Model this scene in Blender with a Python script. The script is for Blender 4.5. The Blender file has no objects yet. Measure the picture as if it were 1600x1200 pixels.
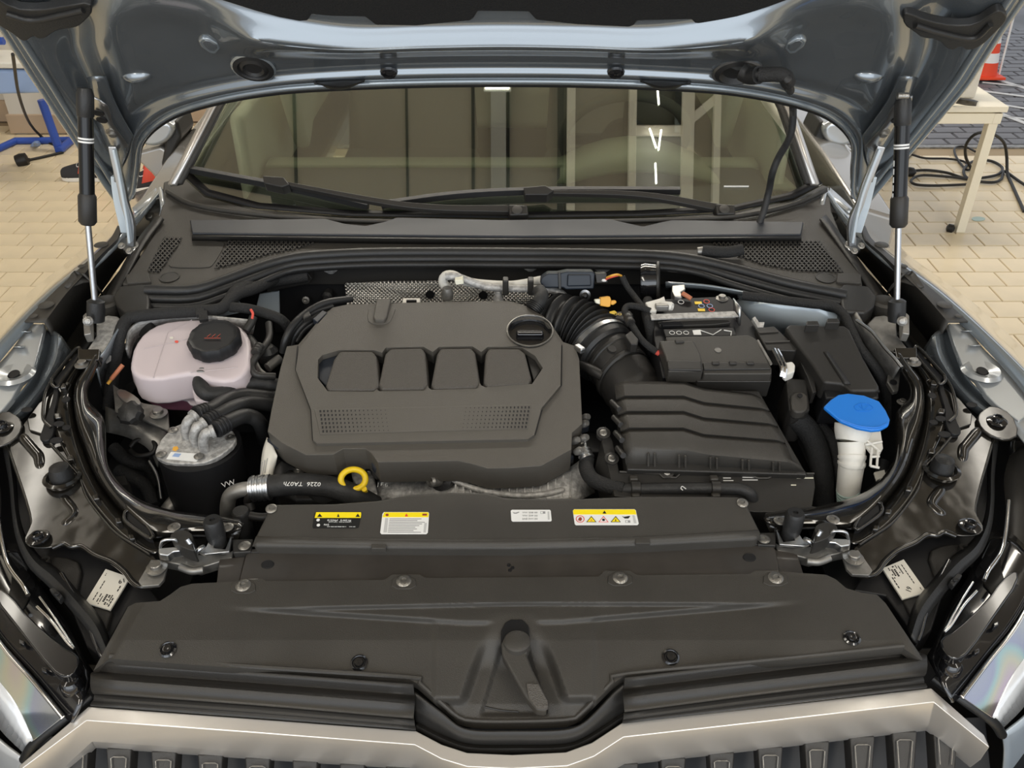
import bpy, bmesh, math, random
from mathutils import Vector, Matrix, Quaternion
from mathutils.geometry import tessellate_polygon
random.seed(4)
R = math.radians
SC = bpy.context.scene
COL = SC.collection
# ------------------------------------------------------------------ camera
FPX, TILT, CAMH = 1400.0, R(34), 1.92
cd = bpy.data.cameras.new('camera'); cam = bpy.data.objects.new('camera', cd); COL.objects.link(cam)
cam.location = (0, 0, CAMH); cam.rotation_euler = (R(90) - TILT, 0, 0)
cd.sensor_fit = 'HORIZONTAL'; cd.sensor_width = 36; cd.lens = 36 * FPX / 1600.0
cd.clip_start = .02; cd.clip_end = 200
SC.camera = cam
# ------------------------------------------------------------------ light
wd = bpy.data.worlds.new('world'); SC.world = wd; wd.use_nodes = True
bg = wd.node_tree.nodes['Background']
bg.inputs[0].default_value = (.88, .93, 1.0, 1); bg.inputs[1].default_value = 1.0
def area(name, loc, rot, sx, sy, power, col):
    l = bpy.data.lights.new(name, 'AREA'); l.shape = 'RECTANGLE'; l.size = sx; l.size_y = sy
    l.energy = power; l.color = col
    o = bpy.data.objects.new(name, l); COL.objects.link(o); o.location = loc; o.rotation_euler = rot
    return o
area('daylight_front', (0, -4.6, 2.4), (R(80), 0, 0), 8, 3.2, 150, (.88, .94, 1.0))
area('ceiling_lamp_rear', (0.3, 5.0, 4.25), (0, 0, 0), 4.5, .7, 130, (1.0, .93, .82))
area('ceiling_lamp_left', (-1.9, -1.9, 4.25), (0, 0, 0), .7, 3.0, 70, (1.0, .93, .82))
area('ceiling_lamp_right', (1.9, -1.9, 4.25), (0, 0, 0), .7, 3.0, 70, (1.0, .93, .82))
area('added_strip_left', (-2.75, 1.7, 4.28), (0, 0, 0), .30, 2.8, 7, (1.0, .93, .82))  # added strip, only to streak the black lamp carrier with reflections
area('added_strip_right', (2.75, 1.7, 4.28), (0, 0, 0), .30, 2.8, 7, (1.0, .93, .82))  # its twin, added for the right lamp carrier
vs = SC.view_settings
SC.display_settings.display_device = 'sRGB'
vs.view_transform = 'Standard'; vs.look = 'None'; vs.gamma = 1; vs.exposure = 0.0; vs.use_curve_mapping = False
SC.cycles.max_bounces = 8; SC.cycles.transparent_max_bounces = 12
# ------------------------------------------------------------------ projection helpers
CT, ST = math.cos(TILT), math.sin(TILT)
CAM = Vector((0, 0, CAMH))
def ray(px, py):
    u = (px - 800) / FPX; v = (600 - py) / FPX
    return Vector((u, CT + v * ST, -ST + v * CT))
def HZ(px, py, z):
    d = ray(px, py); return CAM + d * ((z - CAMH) / d.z)
def HY(px, py, y):
    d = ray(px, py); return CAM + d * (y / d.y)
def HP(px, py, p0, n):
    d = ray(px, py); return CAM + d * ((p0 - CAM).dot(n) / d.dot(n))
def interp(tab, x):
    if x <= tab[0][0]: return tab[0][1]
    for (a, b), (c, d) in zip(tab, tab[1:]):
        if x <= c: return b + (d - b) * (x - a) / (c - a)
    return tab[-1][1]
DECK = [(280, 1.125), (400, 1.10), (500, 1.07), (600, 1.035), (700, 1.0), (800, .97), (900, .95), (1000, .94), (1100, .915), (1200, .87), (1320, .80)]
def D(p, dz=0.0):
    """a pixel of the photograph on the sloping deck of the engine bay, dz metres above it"""
    if isinstance(p, Vector): return p.copy()
    if len(p) > 2: dz = dz + p[2]
    return HZ(p[0], p[1], interp(DECK, p[1]) + dz)
CEN = [(0, 785), (130, 785), (300, 770), (370, 767), (490, 775), (830, 787), (915, 790), (1090, 800), (1200, 802)]
def mir(p):
    c = interp(CEN, p[1]); sep = 2 * (c - p[0]); k = max(0, min(1.2, (p[1] - 500) / 600))
    return (2 * c - p[0], p[1] - .022 * sep * k) + tuple(p[2:])
def side(pts, s):
    return pts if s < 0 else [mir(p) for p in pts]
# plane of the raised bonnet (its underside faces the camera)
HP0 = Vector((0, 1.85, 1.20)); HANG = R(50)
HW = Vector((0, -math.cos(HANG), math.sin(HANG))); HN = Vector((0, -math.sin(HANG), -math.cos(HANG)))
class Surf:
    """a plane in the world; called with a pixel it returns the point of the plane seen there"""
    def __init__(self, p0, n): self.p0 = Vector(p0); self.n = Vector(n).normalized()
    def __call__(self, p, off=0.0):
        if isinstance(p, Vector): return p.copy()
        if len(p) > 2: off += p[2]
        return HP(p[0], p[1], self.p0 + self.n * off, self.n)
def deck(y0, y1, dz=0.):
    """flat piece of the deck between two picture rows"""
    a = D((800, y0), dz); b = D((800, y1), dz); return Surf(a, Vector((1, 0, 0)).cross(a - b))
def three(a, b, c):
    """plane through three pixels with heights on the deck"""
    a, b, c = D(a), D(b), D(c); n = (b - a).cross(c - a)
    return Surf(a, n if n.z > 0 else -n)
def level(z): return Surf((0, 0, z), (0, 0, 1))
def nrm(f, p):
    if hasattr(f, 'n'): return f.n
    if f is D:
        a = D((p[0], p[1] - 8)); b = D((p[0], p[1] + 8)); return Vector((1, 0, 0)).cross(a - b).normalized()
    return Vector((0, 0, 1))
# windscreen plane
WP0 = Vector((0, 1.90, 1.10)); WANG = R(31)
WN = Vector((0, -math.sin(WANG), math.cos(WANG)))
WS = Surf(WP0, WN); HD = Surf(HP0, HN)
# ------------------------------------------------------------------ materials
def mat(name, col, rough=.5, metal=0., coat=0., spec=.5, bump=0., bscale=200., var=0., vscale=8., trans=0., emit=0., flake=0., col2=None, sss=0., detail=4, ior=1.45, coatr=.05, bdist=.002):
    m = bpy.data.materials.new(name); m.use_nodes = True
    nt = m.node_tree; N = nt.nodes; L = nt.links; b = N['Principled BSDF']
    b.inputs['Base Color'].default_value = (*col, 1); b.inputs['Roughness'].default_value = rough
    b.inputs['Metallic'].default_value = metal; b.inputs['Coat Weight'].default_value = coat
    b.inputs['Coat Roughness'].default_value = coatr; b.inputs['Specular IOR Level'].default_value = spec
    b.inputs['Transmission Weight'].default_value = trans; b.inputs['IOR'].default_value = ior
    if sss:
        b.inputs['Subsurface Weight'].default_value = sss; b.inputs['Subsurface Radius'].default_value = (.03, .03, .03); b.inputs['Subsurface Scale'].default_value = 1.0
    if emit:
        b.inputs['Emission Color'].default_value = (*col, 1); b.inputs['Emission Strength'].default_value = emit
    tc = N.new('ShaderNodeTexCoord')
    if var:
        nz = N.new('ShaderNodeTexNoise'); nz.inputs['Scale'].default_value = vscale; nz.inputs['Detail'].default_value = detail
        L.new(tc.outputs['Object'], nz.inputs['Vector'])
        mx = N.new('ShaderNodeMix'); mx.data_type = 'RGBA'
        c2 = col2 if col2 else tuple(c * (1 - var) for c in col)
        mx.inputs[6].default_value = (*col, 1); mx.inputs[7].default_value = (*c2, 1)
        rp = N.new('ShaderNodeValToRGB'); rp.color_ramp.elements[0].position = .38; rp.color_ramp.elements[1].position = .62
        L.new(nz.outputs['Fac'], rp.inputs[0]); L.new(rp.outputs[0], mx.inputs[0]); L.new(mx.outputs[2], b.inputs['Base Color'])
    if bump:
        nb = N.new('ShaderNodeTexNoise'); nb.inputs['Scale'].default_value = bscale; nb.inputs['Detail'].default_value = 3
        L.new(tc.outputs['Object'], nb.inputs['Vector'])
        bp = N.new('ShaderNodeBump'); bp.inputs['Strength'].default_value = bump; bp.inputs['Distance'].default_value = bdist
        L.new(nb.outputs['Fac'], bp.inputs['Height']); L.new(bp.outputs[0], b.inputs['Normal'])
    return m
M = {}
M['plastic'] = mat('textured_black_plastic', (.052, .048, .042), .46, bump=.35, bscale=900, var=.12, vscale=14)
M['plastic_dark'] = mat('dark_black_plastic', (.025, .0235, .0215), .42, bump=.2, bscale=700)
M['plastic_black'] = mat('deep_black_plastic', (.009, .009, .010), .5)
M['plastic_blue'] = mat('slate_plastic', (.022, .026, .034), .38)
M['cover'] = mat('engine_cover_plastic', (.090, .082, .070), .42, bump=.5, bscale=1300)
M['cover_lobe'] = mat('grained_cover_plastic', (.086, .078, .068), .6, bump=1.0, bscale=520)
M['gloss'] = mat('gloss_black_paint', (.008, .008, .009), .16, coat=1, var=.0)
M['stamped'] = mat('stamped_black_steel', (.020, .018, .015), .20, metal=.45, coat=1, bump=.5, bscale=6, coatr=.07, bdist=.03)
M['satin_steel'] = mat('satin_black_steel', (.050, .044, .038), .38, coat=.3, bump=.2, bscale=60, var=.25, vscale=12)
M['rubber'] = mat('black_rubber', (.018, .018, .018), .42, bump=.2, bscale=300)
M['hose'] = mat('hose_rubber', (.030, .030, .030), .55, bump=.35, bscale=260, var=.4, vscale=40)
M['tape'] = mat('cloth_tape', (.016, .016, .016), .75, bump=1, bscale=350)
M['paint'] = mat('blue_grey_metallic_paint', (.27, .305, .33), .22, metal=.55, coat=1, var=.1, vscale=900)
M['paint_dark'] = mat('bonnet_inner_paint', (.22, .245, .265), .24, metal=.7, coat=1, coatr=.03)
M['silver_paint'] = mat('silver_fender_paint', (.48, .50, .51), .28, metal=.6, coat=.6)
M['bluesilver'] = mat('light_blue_body_paint', (.58, .66, .72), .3, metal=.2, coat=.8)
M['steel'] = mat('zinc_steel', (.55, .56, .57), .30, metal=1, bump=.15, bscale=60)
M['dullsteel'] = mat('dull_grey_metal', (.32, .31, .29), .45, metal=.7, var=.4, vscale=30, bump=.3, bscale=90)
M['chrome'] = mat('bright_chrome', (.8, .8, .8), .08, metal=1)
M['satin'] = mat('satin_silver_grille', (.74, .71, .67), .33, metal=.75, coat=.2)
M['cast'] = mat('cast_aluminium', (.52, .51, .49), .55, metal=.4, bump=1, bscale=160, var=.35, vscale=120)
M['alu'] = mat('aluminium_foil', (.50, .49, .46), .38, metal=.9)
M['box_blue'] = mat('slate_blue_housing', (.014, .020, .030), .4)
M['paver'] = mat('grey_paving_stone', (.17, .17, .185), .5, bump=.5, bscale=60, var=.3, vscale=2)
M['tank'] = mat('milky_tank_plastic', (.60, .52, .53), .32, sss=.35, var=.0)
M['tank_low'] = mat('pink_coolant_tank', (.42, .17, .25), .3, sss=.2)
M['white_plastic'] = mat('white_plastic', (.72, .70, .64), .4, sss=.15)
M['green_white'] = mat('pale_green_plastic', (.40, .52, .48), .4)
M['blue'] = mat('blue_cap_plastic', (.015, .19, .66), .38)
M['yellow'] = mat('yellow_plastic', (.90, .62, .02), .35)
M['orange'] = mat('orange_connector', (.75, .38, .05), .45)
M['white'] = mat('white_print', (.80, .80, .78), .5)
M['paper'] = mat('label_paper', (.74, .71, .63), .5)
M['labelgrey'] = mat('grey_print', (.30, .30, .30), .6)
M['labelpale'] = mat('pale_grey_print', (.52, .52, .51), .6)
M['labelyellow'] = mat('yellow_print', (.95, .75, .01), .45)
M['labelblack'] = mat('black_print', (.01, .01, .01), .5)
M['red'] = mat('red_print', (.75, .05, .04), .5)
M['redcap'] = mat('red_brown_print', (.30, .05, .03), .5)
M['copper'] = mat('copper_wire', (.45, .16, .08), .5)
M['palegreen'] = mat('pale_dash_trim', (.42, .42, .31), .6)
M['cream'] = mat('cream_upholstery', (.78, .76, .62), .7)
M['dash'] = mat('dark_dashboard', (.030, .028, .026), .55)
M['greige'] = mat('taupe_seat', (.20, .185, .16), .8)
M['table'] = mat('ivory_table', (.84, .78, .63), .4)
M['cable'] = mat('black_cable', (.012, .011, .010), .5)
M['mat_felt'] = mat('black_felt', (.008, .008, .008), .95, bump=1, bscale=300)
M['bluepaint'] = mat('blue_tube_paint', (.03, .08, .38), .35)
M['lightblue'] = mat('light_blue_board', (.30, .42, .68), .4)
M['wall'] = mat('cream_wall', (.66, .62, .54), .8)
M['skirting'] = mat('tan_skirting', (.48, .36, .25), .5)
M['ceiling'] = mat('taupe_ceiling', (.36, .32, .26), .7)
M['strut'] = mat('strut_black_enamel', (.006, .006, .006), .2, coat=.3, spec=.3)
M['screwhead'] = mat('grey_screw_zinc', (.30, .29, .27), .35, metal=.9, bump=.4, bscale=400)
M['duct'] = mat('grey_ceiling_duct', (.42, .41, .38), .5)
M['doorpaint'] = mat('door_paint_floor_tint', (.40, .38, .35), .25, metal=.6, coat=.6)  # car paint with the floor's warm reflection mixed into its colour
M['seam'] = mat('dark_seam', (.02, .02, .02), .7)
M['beam'] = mat('ivory_beam', (.85, .80, .68), .5)
M['shoe'] = mat('charcoal_knit', (.035, .035, .04), .85, bump=.6, bscale=300)
M['coral'] = mat('coral_fabric', (.75, .10, .07), .7)
M['sole'] = mat('white_sole', (.80, .78, .74), .5)
M['asphalt'] = mat('wet_asphalt', (.15, .15, .162), .55, bump=.6, bscale=9, var=.4, vscale=1.5)
M['linewhite'] = mat('road_paint', (.62, .62, .62), .5)
M['grout'] = mat('floor_grout', (.36, .28, .18), .8)
M['tile'] = mat('cream_floor_tile', (.78, .66, .46), .32, var=.12, vscale=3, bump=.15, bscale=30)
M['cone'] = mat('orange_red_cone', (.80, .07, .02), .5)
M['lamp'] = mat('lamp_panel', (1.0, .95, .85), .5, emit=9)
M['lens'] = mat('clear_lens', (.80, .82, .84), .18, metal=.3, coat=1)
M['bumper_lit_blue'] = mat('bumper_paint_blue_lit', (.56, .64, .72), .3, metal=.15, coat=.6)  # right bumper corner: the cooler light on it is mixed into the colour
M['bumper_lit_grey'] = mat('bumper_paint_grey_lit', (.60, .61, .61), .3, metal=.15, coat=.6)  # same bumper paint at left, with the more neutral light in its colour
def glassmat():
    m = bpy.data.materials.new('windscreen_glass'); m.use_nodes = True; nt = m.node_tree; N = nt.nodes; L = nt.links
    for n in list(N): N.remove(n)
    out = N.new('ShaderNodeOutputMaterial'); t = N.new('ShaderNodeBsdfTransparent'); g = N.new('ShaderNodeBsdfGlossy')
    t.inputs[0].default_value = (.74, .80, .72, 1); g.inputs['Roughness'].default_value = .01; g.inputs[0].default_value = (1, 1, 1, 1)
    lw = N.new('ShaderNodeLayerWeight'); pw = N.new('ShaderNodeMath'); pw.operation = 'POWER'; pw.inputs[1].default_value = 3.0
    ad = N.new('ShaderNodeMath'); ad.operation = 'MULTIPLY_ADD'; ad.inputs[1].default_value = .75; ad.inputs[2].default_value = .30
    L.new(lw.outputs['Facing'], pw.inputs[0]); L.new(pw.outputs[0], ad.inputs[0])
    mx = N.new('ShaderNodeMixShader'); L.new(ad.outputs[0], mx.inputs[0]); L.new(t.outputs[0], mx.inputs[1]); L.new(g.outputs[0], mx.inputs[2])
    L.new(mx.outputs[0], out.inputs[0]); return m
M['glass'] = glassmat()
def heatshield():
    m = mat('embossed_foil', (.72, .70, .66), .25, metal=1); nt = m.node_tree; N = nt.nodes; L = nt.links
    tc = N.new('ShaderNodeTexCoord'); mp = N.new('ShaderNodeMapping'); mp.inputs['Rotation'].default_value = (0, R(45), 0); mp.inputs['Scale'].default_value = (170, 170, 170)
    ck = N.new('ShaderNodeTexVoronoi'); ck.inputs['Randomness'].default_value = 0.0; ck.inputs['Scale'].default_value = 1
    bp = N.new('ShaderNodeBump'); bp.inputs['Strength'].default_value = 1; bp.inputs['Distance'].default_value = .006
    L.new(tc.outputs['Object'], mp.inputs[0]); L.new(mp.outputs[0], ck.inputs['Vector']); L.new(ck.outputs['Distance'], bp.inputs['Height'])
    L.new(bp.outputs[0], N['Principled BSDF'].inputs['Normal']); return m
M['foil'] = heatshield()
def iridescent():
    m = mat('iridescent_lens', (.62, .64, .68), .12, metal=.8, coat=1); nt = m.node_tree; N = nt.nodes; L = nt.links
    tc = N.new('ShaderNodeTexCoord'); nz = N.new('ShaderNodeTexNoise'); nz.inputs['Scale'].default_value = 7; nz.inputs['Detail'].default_value = 1
    rp = N.new('ShaderNodeValToRGB'); cr = rp.color_ramp
    cr.elements[0].position = .35; cr.elements[0].color = (.40, .42, .44, 1); cr.elements[1].position = .75; cr.elements[1].color = (.45, .40, .38, 1)
    for p, c in ((.50, (.34, .36, .46)), (.54, (.36, .50, .48)), (.58, (.52, .50, .38)), (.62, (.50, .40, .46))):
        e = cr.elements.new(p); e.color = (*c, 1)
    L.new(tc.outputs['Object'], nz.inputs[0]); L.new(nz.outputs[0], rp.inputs[0]); L.new(rp.outputs[0], N['Principled BSDF'].inputs['Base Color']); return m
M['irid'] = iridescent()
# ------------------------------------------------------------------ object helpers
def thing(name, label, cat, loc=(0, 0, 0), group=None):
    o = bpy.data.objects.new(name, None); COL.objects.link(o); o.empty_display_size = .05
    o.location = loc; o['label'] = label; o['category'] = cat
    if group: o['group'] = group
    return o
def tag(o, label, cat, group=None):
    o['label'] = label; o['category'] = cat
    if group: o['group'] = group
    return o
def adopt(o, parent):
    if parent is not None:
        o.parent = parent
        if parent.type == 'EMPTY': o.location = o.location - parent.location
def mesh(name, verts, faces, m, parent=None, smooth=True, bevel=0., seg=2, solid=0., sub=0, ang=35, soff=-1):
    me = bpy.data.meshes.new(name); me.from_pydata([tuple(v) for v in verts], [], faces); me.validate()
    bm = bmesh.new(); bm.from_mesh(me); bmesh.ops.recalc_face_normals(bm, faces=bm.faces); bm.to_mesh(me); bm.free()
    if smooth: me.shade_smooth()
    me.materials.append(M[m] if isinstance(m, str) else m)
    o = bpy.data.objects.new(name, me); COL.objects.link(o)
    if sub:
        s = o.modifiers.new('s', 'SUBSURF'); s.levels = sub; s.render_levels = sub
    if solid:
        s = o.modifiers.new('t', 'SOLIDIFY'); s.thickness = solid; s.offset = soff
    if bevel:
        b = o.modifiers.new('b', 'BEVEL'); b.width = bevel; b.segments = seg; b.limit_method = 'ANGLE'; b.angle_limit = R(ang); b.harden_normals = smooth
    elif smooth and not sub:
        me.set_sharp_from_angle(angle=R(38))
    adopt(o, parent); return o
def chaikin(pts, n, closed=True):
    pts = [Vector(p) for p in pts]
    for _ in range(n):
        q = []; m = len(pts)
        for i in range(m if closed else m - 1):
            a, b = pts[i], pts[(i + 1) % m]
            q += [a * .75 + b * .25, a * .25 + b * .75]
        if not closed: q = [pts[0]] + q + [pts[-1]]
        pts = q
    return pts
def plate(name, pts, m, parent=None, dz=0., th=.01, bevel=.002, rnd=0, holes=(), f=D, dirn=None, seg=2, taper=0., sub=0):
    """a slab whose upper outline is pts (pixels on surface f), th thick along dirn"""
    if f is D and all(not isinstance(p, Vector) and len(p) == 2 for p in pts):
        ys = [p[1] for p in pts]; f = deck(min(ys), max(ys) + .01, dz); dz = 0.
    P = [f(p, dz) for p in pts]
    if rnd: P = chaikin(P, rnd)
    H = []
    for h in holes:
        q = [f(p, dz) for p in h]
        H.append(chaikin(q, 1) if rnd else q)
    if dirn is None: dirn = -f.n if hasattr(f, 'n') else Vector((0, 0, -1))
    loops = [P] + H; flat = [v for l in loops for v in l]; n = len(flat)
    up = -dirn.normalized(); a = up.orthogonal().normalized(); b = up.cross(a)
    tris = tessellate_polygon([[Vector((v.dot(a), v.dot(b), 0)) for v in l] for l in loops])
    c = sum(P, Vector()) / len(P)
    low = [v + dirn * th + ((v - c) - up * (v - c).dot(up)) * taper for v in flat]
    F = []
    if not H: F = [list(range(n)), list(range(2 * n - 1, n - 1, -1))]
    else:
        F = [list(t) for t in tris] + [[i + n for i in reversed(t)] for t in tris]
    s = 0
    for l in loops:
        k = len(l)
        for i in range(k):
            j = (i + 1) % k; F.append([s + i, s + j, s + j + n, s + i + n])
        s += k
    return mesh(name, flat + low, F, m, parent, bevel=bevel, seg=seg)
def catmull(P, n):
    P = [Vector(p) for p in P]; out = []
    if len(P) < 3: return [P[0].lerp(P[-1], i / n) for i in range(n + 1)]
    Q = [P[0] * 2 - P[1]] + P + [P[-1] * 2 - P[-2]]
    L = [0]
    for a, b in zip(P, P[1:]): L.append(L[-1] + (b - a).length)
    for i in range(n + 1):
        s = L[-1] * i / n; k = 0
        while k < len(P) - 2 and s > L[k + 1]: k += 1
        t = (s - L[k]) / max(1e-9, L[k + 1] - L[k])
        a, b, c, d = Q[k:k + 4]
        out.append(.5 * ((2 * b) + (c - a) * t + (2 * a - 5 * b + 4 * c - d) * t * t + (3 * b - a - 3 * c + d) * t ** 3))
    return out
def csamp(P, k):
    """centripetal spline, k samples per segment (same count for every line, so rows stay in step)"""
    P = [Vector(p) for p in P]
    if len(P) == 2: return [P[0].lerp(P[1], i / k) for i in range(k + 1)]
    Q = [P[0] * 2 - P[1]] + P + [P[-1] * 2 - P[-2]]; out = []
    for i in range(len(P) - 1):
        a, b, c, d = Q[i:i + 4]
        t1 = max(1e-4, (b - a).length) ** .5; t2 = t1 + max(1e-4, (c - b).length) ** .5; t3 = t2 + max(1e-4, (d - c).length) ** .5
        for j in range(k):
            t = t1 + (t2 - t1) * j / k
            A1 = a * ((t1 - t) / t1) + b * (t / t1); A2 = b * ((t2 - t) / (t2 - t1)) + c * ((t - t1) / (t2 - t1)); A3 = c * ((t3 - t) / (t3 - t2)) + d * ((t - t2) / (t3 - t2))
            B1 = A1 * ((t2 - t) / t2) + A2 * (t / t2); B2 = A2 * ((t3 - t) / (t3 - t1)) + A3 * ((t - t1) / (t3 - t1))
            out.append(B1 * ((t2 - t) / (t2 - t1)) + B2 * ((t - t1) / (t2 - t1)))
    return out + [P[-1]]
def linear(P, n):
    L = [0]
    for a, b in zip(P, P[1:]): L.append(L[-1] + (b - a).length)
    out = []
    for i in range(n + 1):
        s = L[-1] * i / n; k = 0
        while k < len(P) - 2 and s > L[k + 1]: k += 1
        out.append(P[k].lerp(P[k + 1], (s - L[k]) / max(1e-9, L[k + 1] - L[k])))
    return out
def loft(name, rows, m, parent=None, f=D, n=0, cross=0, solid=.004, bevel=0., smooth=True, soff=-1, raw=False, sub=0):
    """skin through rows of pixels (or points); n resamples a row along a spline, cross adds rows between"""
    RW = [[f(p) for p in r] for r in rows]
    if n:
        same = len(set(len(r) for r in RW)) == 1
        RW = [csamp(r, max(1, round(n / (len(r) - 1)))) if same else catmull(r, n) for r in RW]
    if cross:
        k = len(RW[0]); cols = [csamp([r[i] for r in RW], cross) for i in range(k)]
        RW = [[c[j] for c in cols] for j in range(len(cols[0]))]
    k = len(RW[0]); V = [v for r in RW for v in r]; F = []
    for j in range(len(RW) - 1):
        for i in range(k - 1):
            F.append([j * k + i, j * k + i + 1, (j + 1) * k + i + 1, (j + 1) * k + i])
    return mesh(name, V, F, m, parent, smooth=smooth, solid=solid, bevel=bevel, soff=soff, sub=sub)
def tube_data(P, r, seg=12, closed=False):
    V, F = [], []; n = len(P); up = None
    for i, p in enumerate(P):
        t = (P[min(i + 1, n - 1)] - P[max(i - 1, 0)])
        if closed: t = P[(i + 1) % n] - P[i - 1]
        t.normalize()
        if up is None: up = t.orthogonal().normalized()
        else: up = (up - t * up.dot(t)).normalized()
        w = t.cross(up); rr = r(i / max(1, n - 1)) if callable(r) else r
        for k in range(seg):
            a = 2 * math.pi * k / seg; V.append(p + (up * math.cos(a) + w * math.sin(a)) * rr)
    for i in range(n if closed else n - 1):
        for k in range(seg):
            j = (i + 1) % n
            F.append([i * seg + k, i * seg + (k + 1) % seg, j * seg + (k + 1) % seg, j * seg + k])
    if not closed:
        F.append(list(range(seg))[::-1]); F.append([(n - 1) * seg + k for k in range(seg)])
    return V, F
def tube(name, pts, r, m, parent=None, f=D, dz=0., n=None, seg=12, closed=False, straight=False):
    P = [f(p, dz) for p in pts]
    if not straight:
        if closed: P = catmull(P + [P[0]], n or len(P) * 6)[:-1]
        else: P = catmull(P, n or max(2, (len(P) - 1) * 6))
    V, F = tube_data(P, r, seg, closed)
    return mesh(name, V, F, m, parent)
def frame(axis):
    axis = Vector(axis).normalized(); a = Vector((1, 0, 0)) if abs(axis.x) < .9 else Vector((0, 1, 0))
    a = (a - axis * a.dot(axis)).normalized(); return a, axis.cross(a), axis
def lathe(name, c, prof, m, parent=None, axis=(0, 0, 1), seg=32, sx=1., sy=1., bevel=0., wob=0, wamp=0.):
    a, b, ax = frame(axis); V, F = [], []
    for r, h in prof:
        for k in range(seg):
            t = 2 * math.pi * k / seg; rr = r * (1 + (wamp * (1 if math.cos(wob * t) > 0 else -1) if wob else 0))
            V.append(Vector(c) + a * math.cos(t) * rr * sx + b * math.sin(t) * rr * sy + ax * h)
    for i in range(len(prof) - 1):
        for k in range(seg):
            F.append([i * seg + k, i * seg + (k + 1) % seg, (i + 1) * seg + (k + 1) % seg, (i + 1) * seg + k])
    rs = [q[0] for q in prof]; L_ = len(prof) - 1
    if len(prof) == 4 and min(rs) > .001 and min(rs) > .7 * max(rs) and abs(prof[0][1] - prof[3][1]) < .02:
        for k in range(seg): F.append([L_ * seg + k, L_ * seg + (k + 1) % seg, (k + 1) % seg, k])
    else:
        F.append(list(range(seg))[::-1]); F.append([L_ * seg + k for k in range(seg)])
    return mesh(name, V, F, m, parent, bevel=bevel)
def box(name, c, s, m, parent=None, rot=(0, 0, 0), bevel=.003, taper=1.):
    q = Matrix.Rotation(rot[2], 3, 'Z') @ Matrix.Rotation(rot[1], 3, 'Y') @ Matrix.Rotation(rot[0], 3, 'X')
    V = []
    for z in (-.5, .5):
        for x, y in ((-.5, -.5), (.5, -.5), (.5, .5), (-.5, .5)):
            k = taper if z > 0 else 1
            V.append(Vector(c) + q @ Vector((x * s[0] * k, y * s[1] * k, z * s[2])))
    F = [[3, 2, 1, 0], [4, 5, 6, 7], [0, 1, 5, 4], [1, 2, 6, 5], [2, 3, 7, 6], [3, 0, 4, 7]]
    return mesh(name, V, F, m, parent, bevel=bevel)
_SH = {}
def shared(key, build):
    if key not in _SH:
        o = build(); _SH[key] = o.data; o2 = o; mods = [(x.width, x.segments) for x in o.modifiers if x.type == 'BEVEL']
        bpy.data.objects.remove(o)
    return _SH[key]
def put(name, me, loc, parent=None, rot=None, sc=1.):
    o = bpy.data.objects.new(name, me); COL.objects.link(o); o.location = loc
    if rot is not None: o.rotation_mode = 'QUATERNION'; o.rotation_quaternion = Vector((0, 0, 1)).rotation_difference(Vector(rot))
    o.scale = (sc, sc, sc) if not isinstance(sc, tuple) else sc
    adopt(o, parent); return o
Z3 = Vector((0, 0, 0))
def screw_mesh(kind):
    if kind == 'torx':
        return shared('torx', lambda: lathe('screw', Z3, [(.0098, 0), (.0098, .001), (.0080, .0024), (.0060, .0030), (.0036, .0032), (.0034, .0014), (.0001, .0012)], 'screwhead', seg=18))
    if kind == 'clip':
        return shared('clip', lambda: lathe('clip', Z3, [(.0115, 0), (.012, .001), (.0095, .0028), (.0075, .001), (.007, .001), (.0055, .0042), (.003, .0046), (.0001, .0035)], 'gloss', seg=20))
    if kind == 'hex':
        return shared('hex', lambda: lathe('bolt', Z3, [(.0125, 0), (.0125, .0015), (.0085, .003), (.0072, .003), (.0072, .007), (.006, .008), (.0001, .008)], 'screwhead', seg=6 * 3, wob=0))
    if kind == 'darkhex':
        return shared('darkhex', lambda: lathe('bolt', Z3, [(.0165, 0), (.017, .002), (.013, .0035), (.0085, .0035), (.0085, .010), (.006, .0105), (.0055, .007), (.0001, .007)], 'gloss', seg=18))
    if kind == 'flat':
        return shared('flat', lambda: lathe('plastic_rivet', Z3, [(.014, 0), (.0145, .001), (.013, .0022), (.0001, .0028)], 'plastic', seg=20))
def hole(name, p, r, parent, dz=.0012, f=D, ry=None, m='plastic_black'):
    """a punched hole drawn as a proud dark disc in place of its shade, with a rolled rim"""
    n = nrm(f, p)
    return lathe(name, f(p, dz), [(r * 1.10, -.001), (r * 1.06, .0006), (r, .0008), (r * .97, .0003), (.0001, .0003)], m, parent, axis=n, seg=20, sy=ry or 1.)  # the disc stands proud and paints in the dark of the hole
def text(name, s, p, size, m, parent, f=D, dz=.001, rot=0., ext=.0002, sx=1., shear=0.):
    c = bpy.data.curves.new(name, 'FONT'); c.body = s; c.size = size; c.extrude = ext; c.align_x = 'CENTER'; c.align_y = 'CENTER'
    c.shear = shear; c.resolution_u = 2
    t_ = bpy.data.objects.new('tmp', c); COL.objects.link(t_); c.materials.append(M[m])
    me = bpy.data.meshes.new_from_object(t_); bpy.data.objects.remove(t_); bpy.data.curves.remove(c)
    o = bpy.data.objects.new(name, me); COL.objects.link(o)
    P = f(p, dz); up = nrm(f, p)
    x = Vector((1, 0, 0)); y = up.cross(x).normalized(); q = Matrix.Rotation(rot, 3, up)
    x = q @ x; y = q @ y
    o.matrix_world = Matrix(((x.x * sx, y.x, up.x, P.x), (x.y * sx, y.y, up.y, P.y), (x.z * sx, y.z, up.z, P.z), (0, 0, 0, 1)))
    if parent is not None:
        o.parent = parent
        if parent.type == 'EMPTY': o.location = o.location - parent.location
    return o
def ss(a, b, x):
    t = max(0., min(1., (x - a) / (b - a))); return t * t * (3 - 2 * t)
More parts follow.
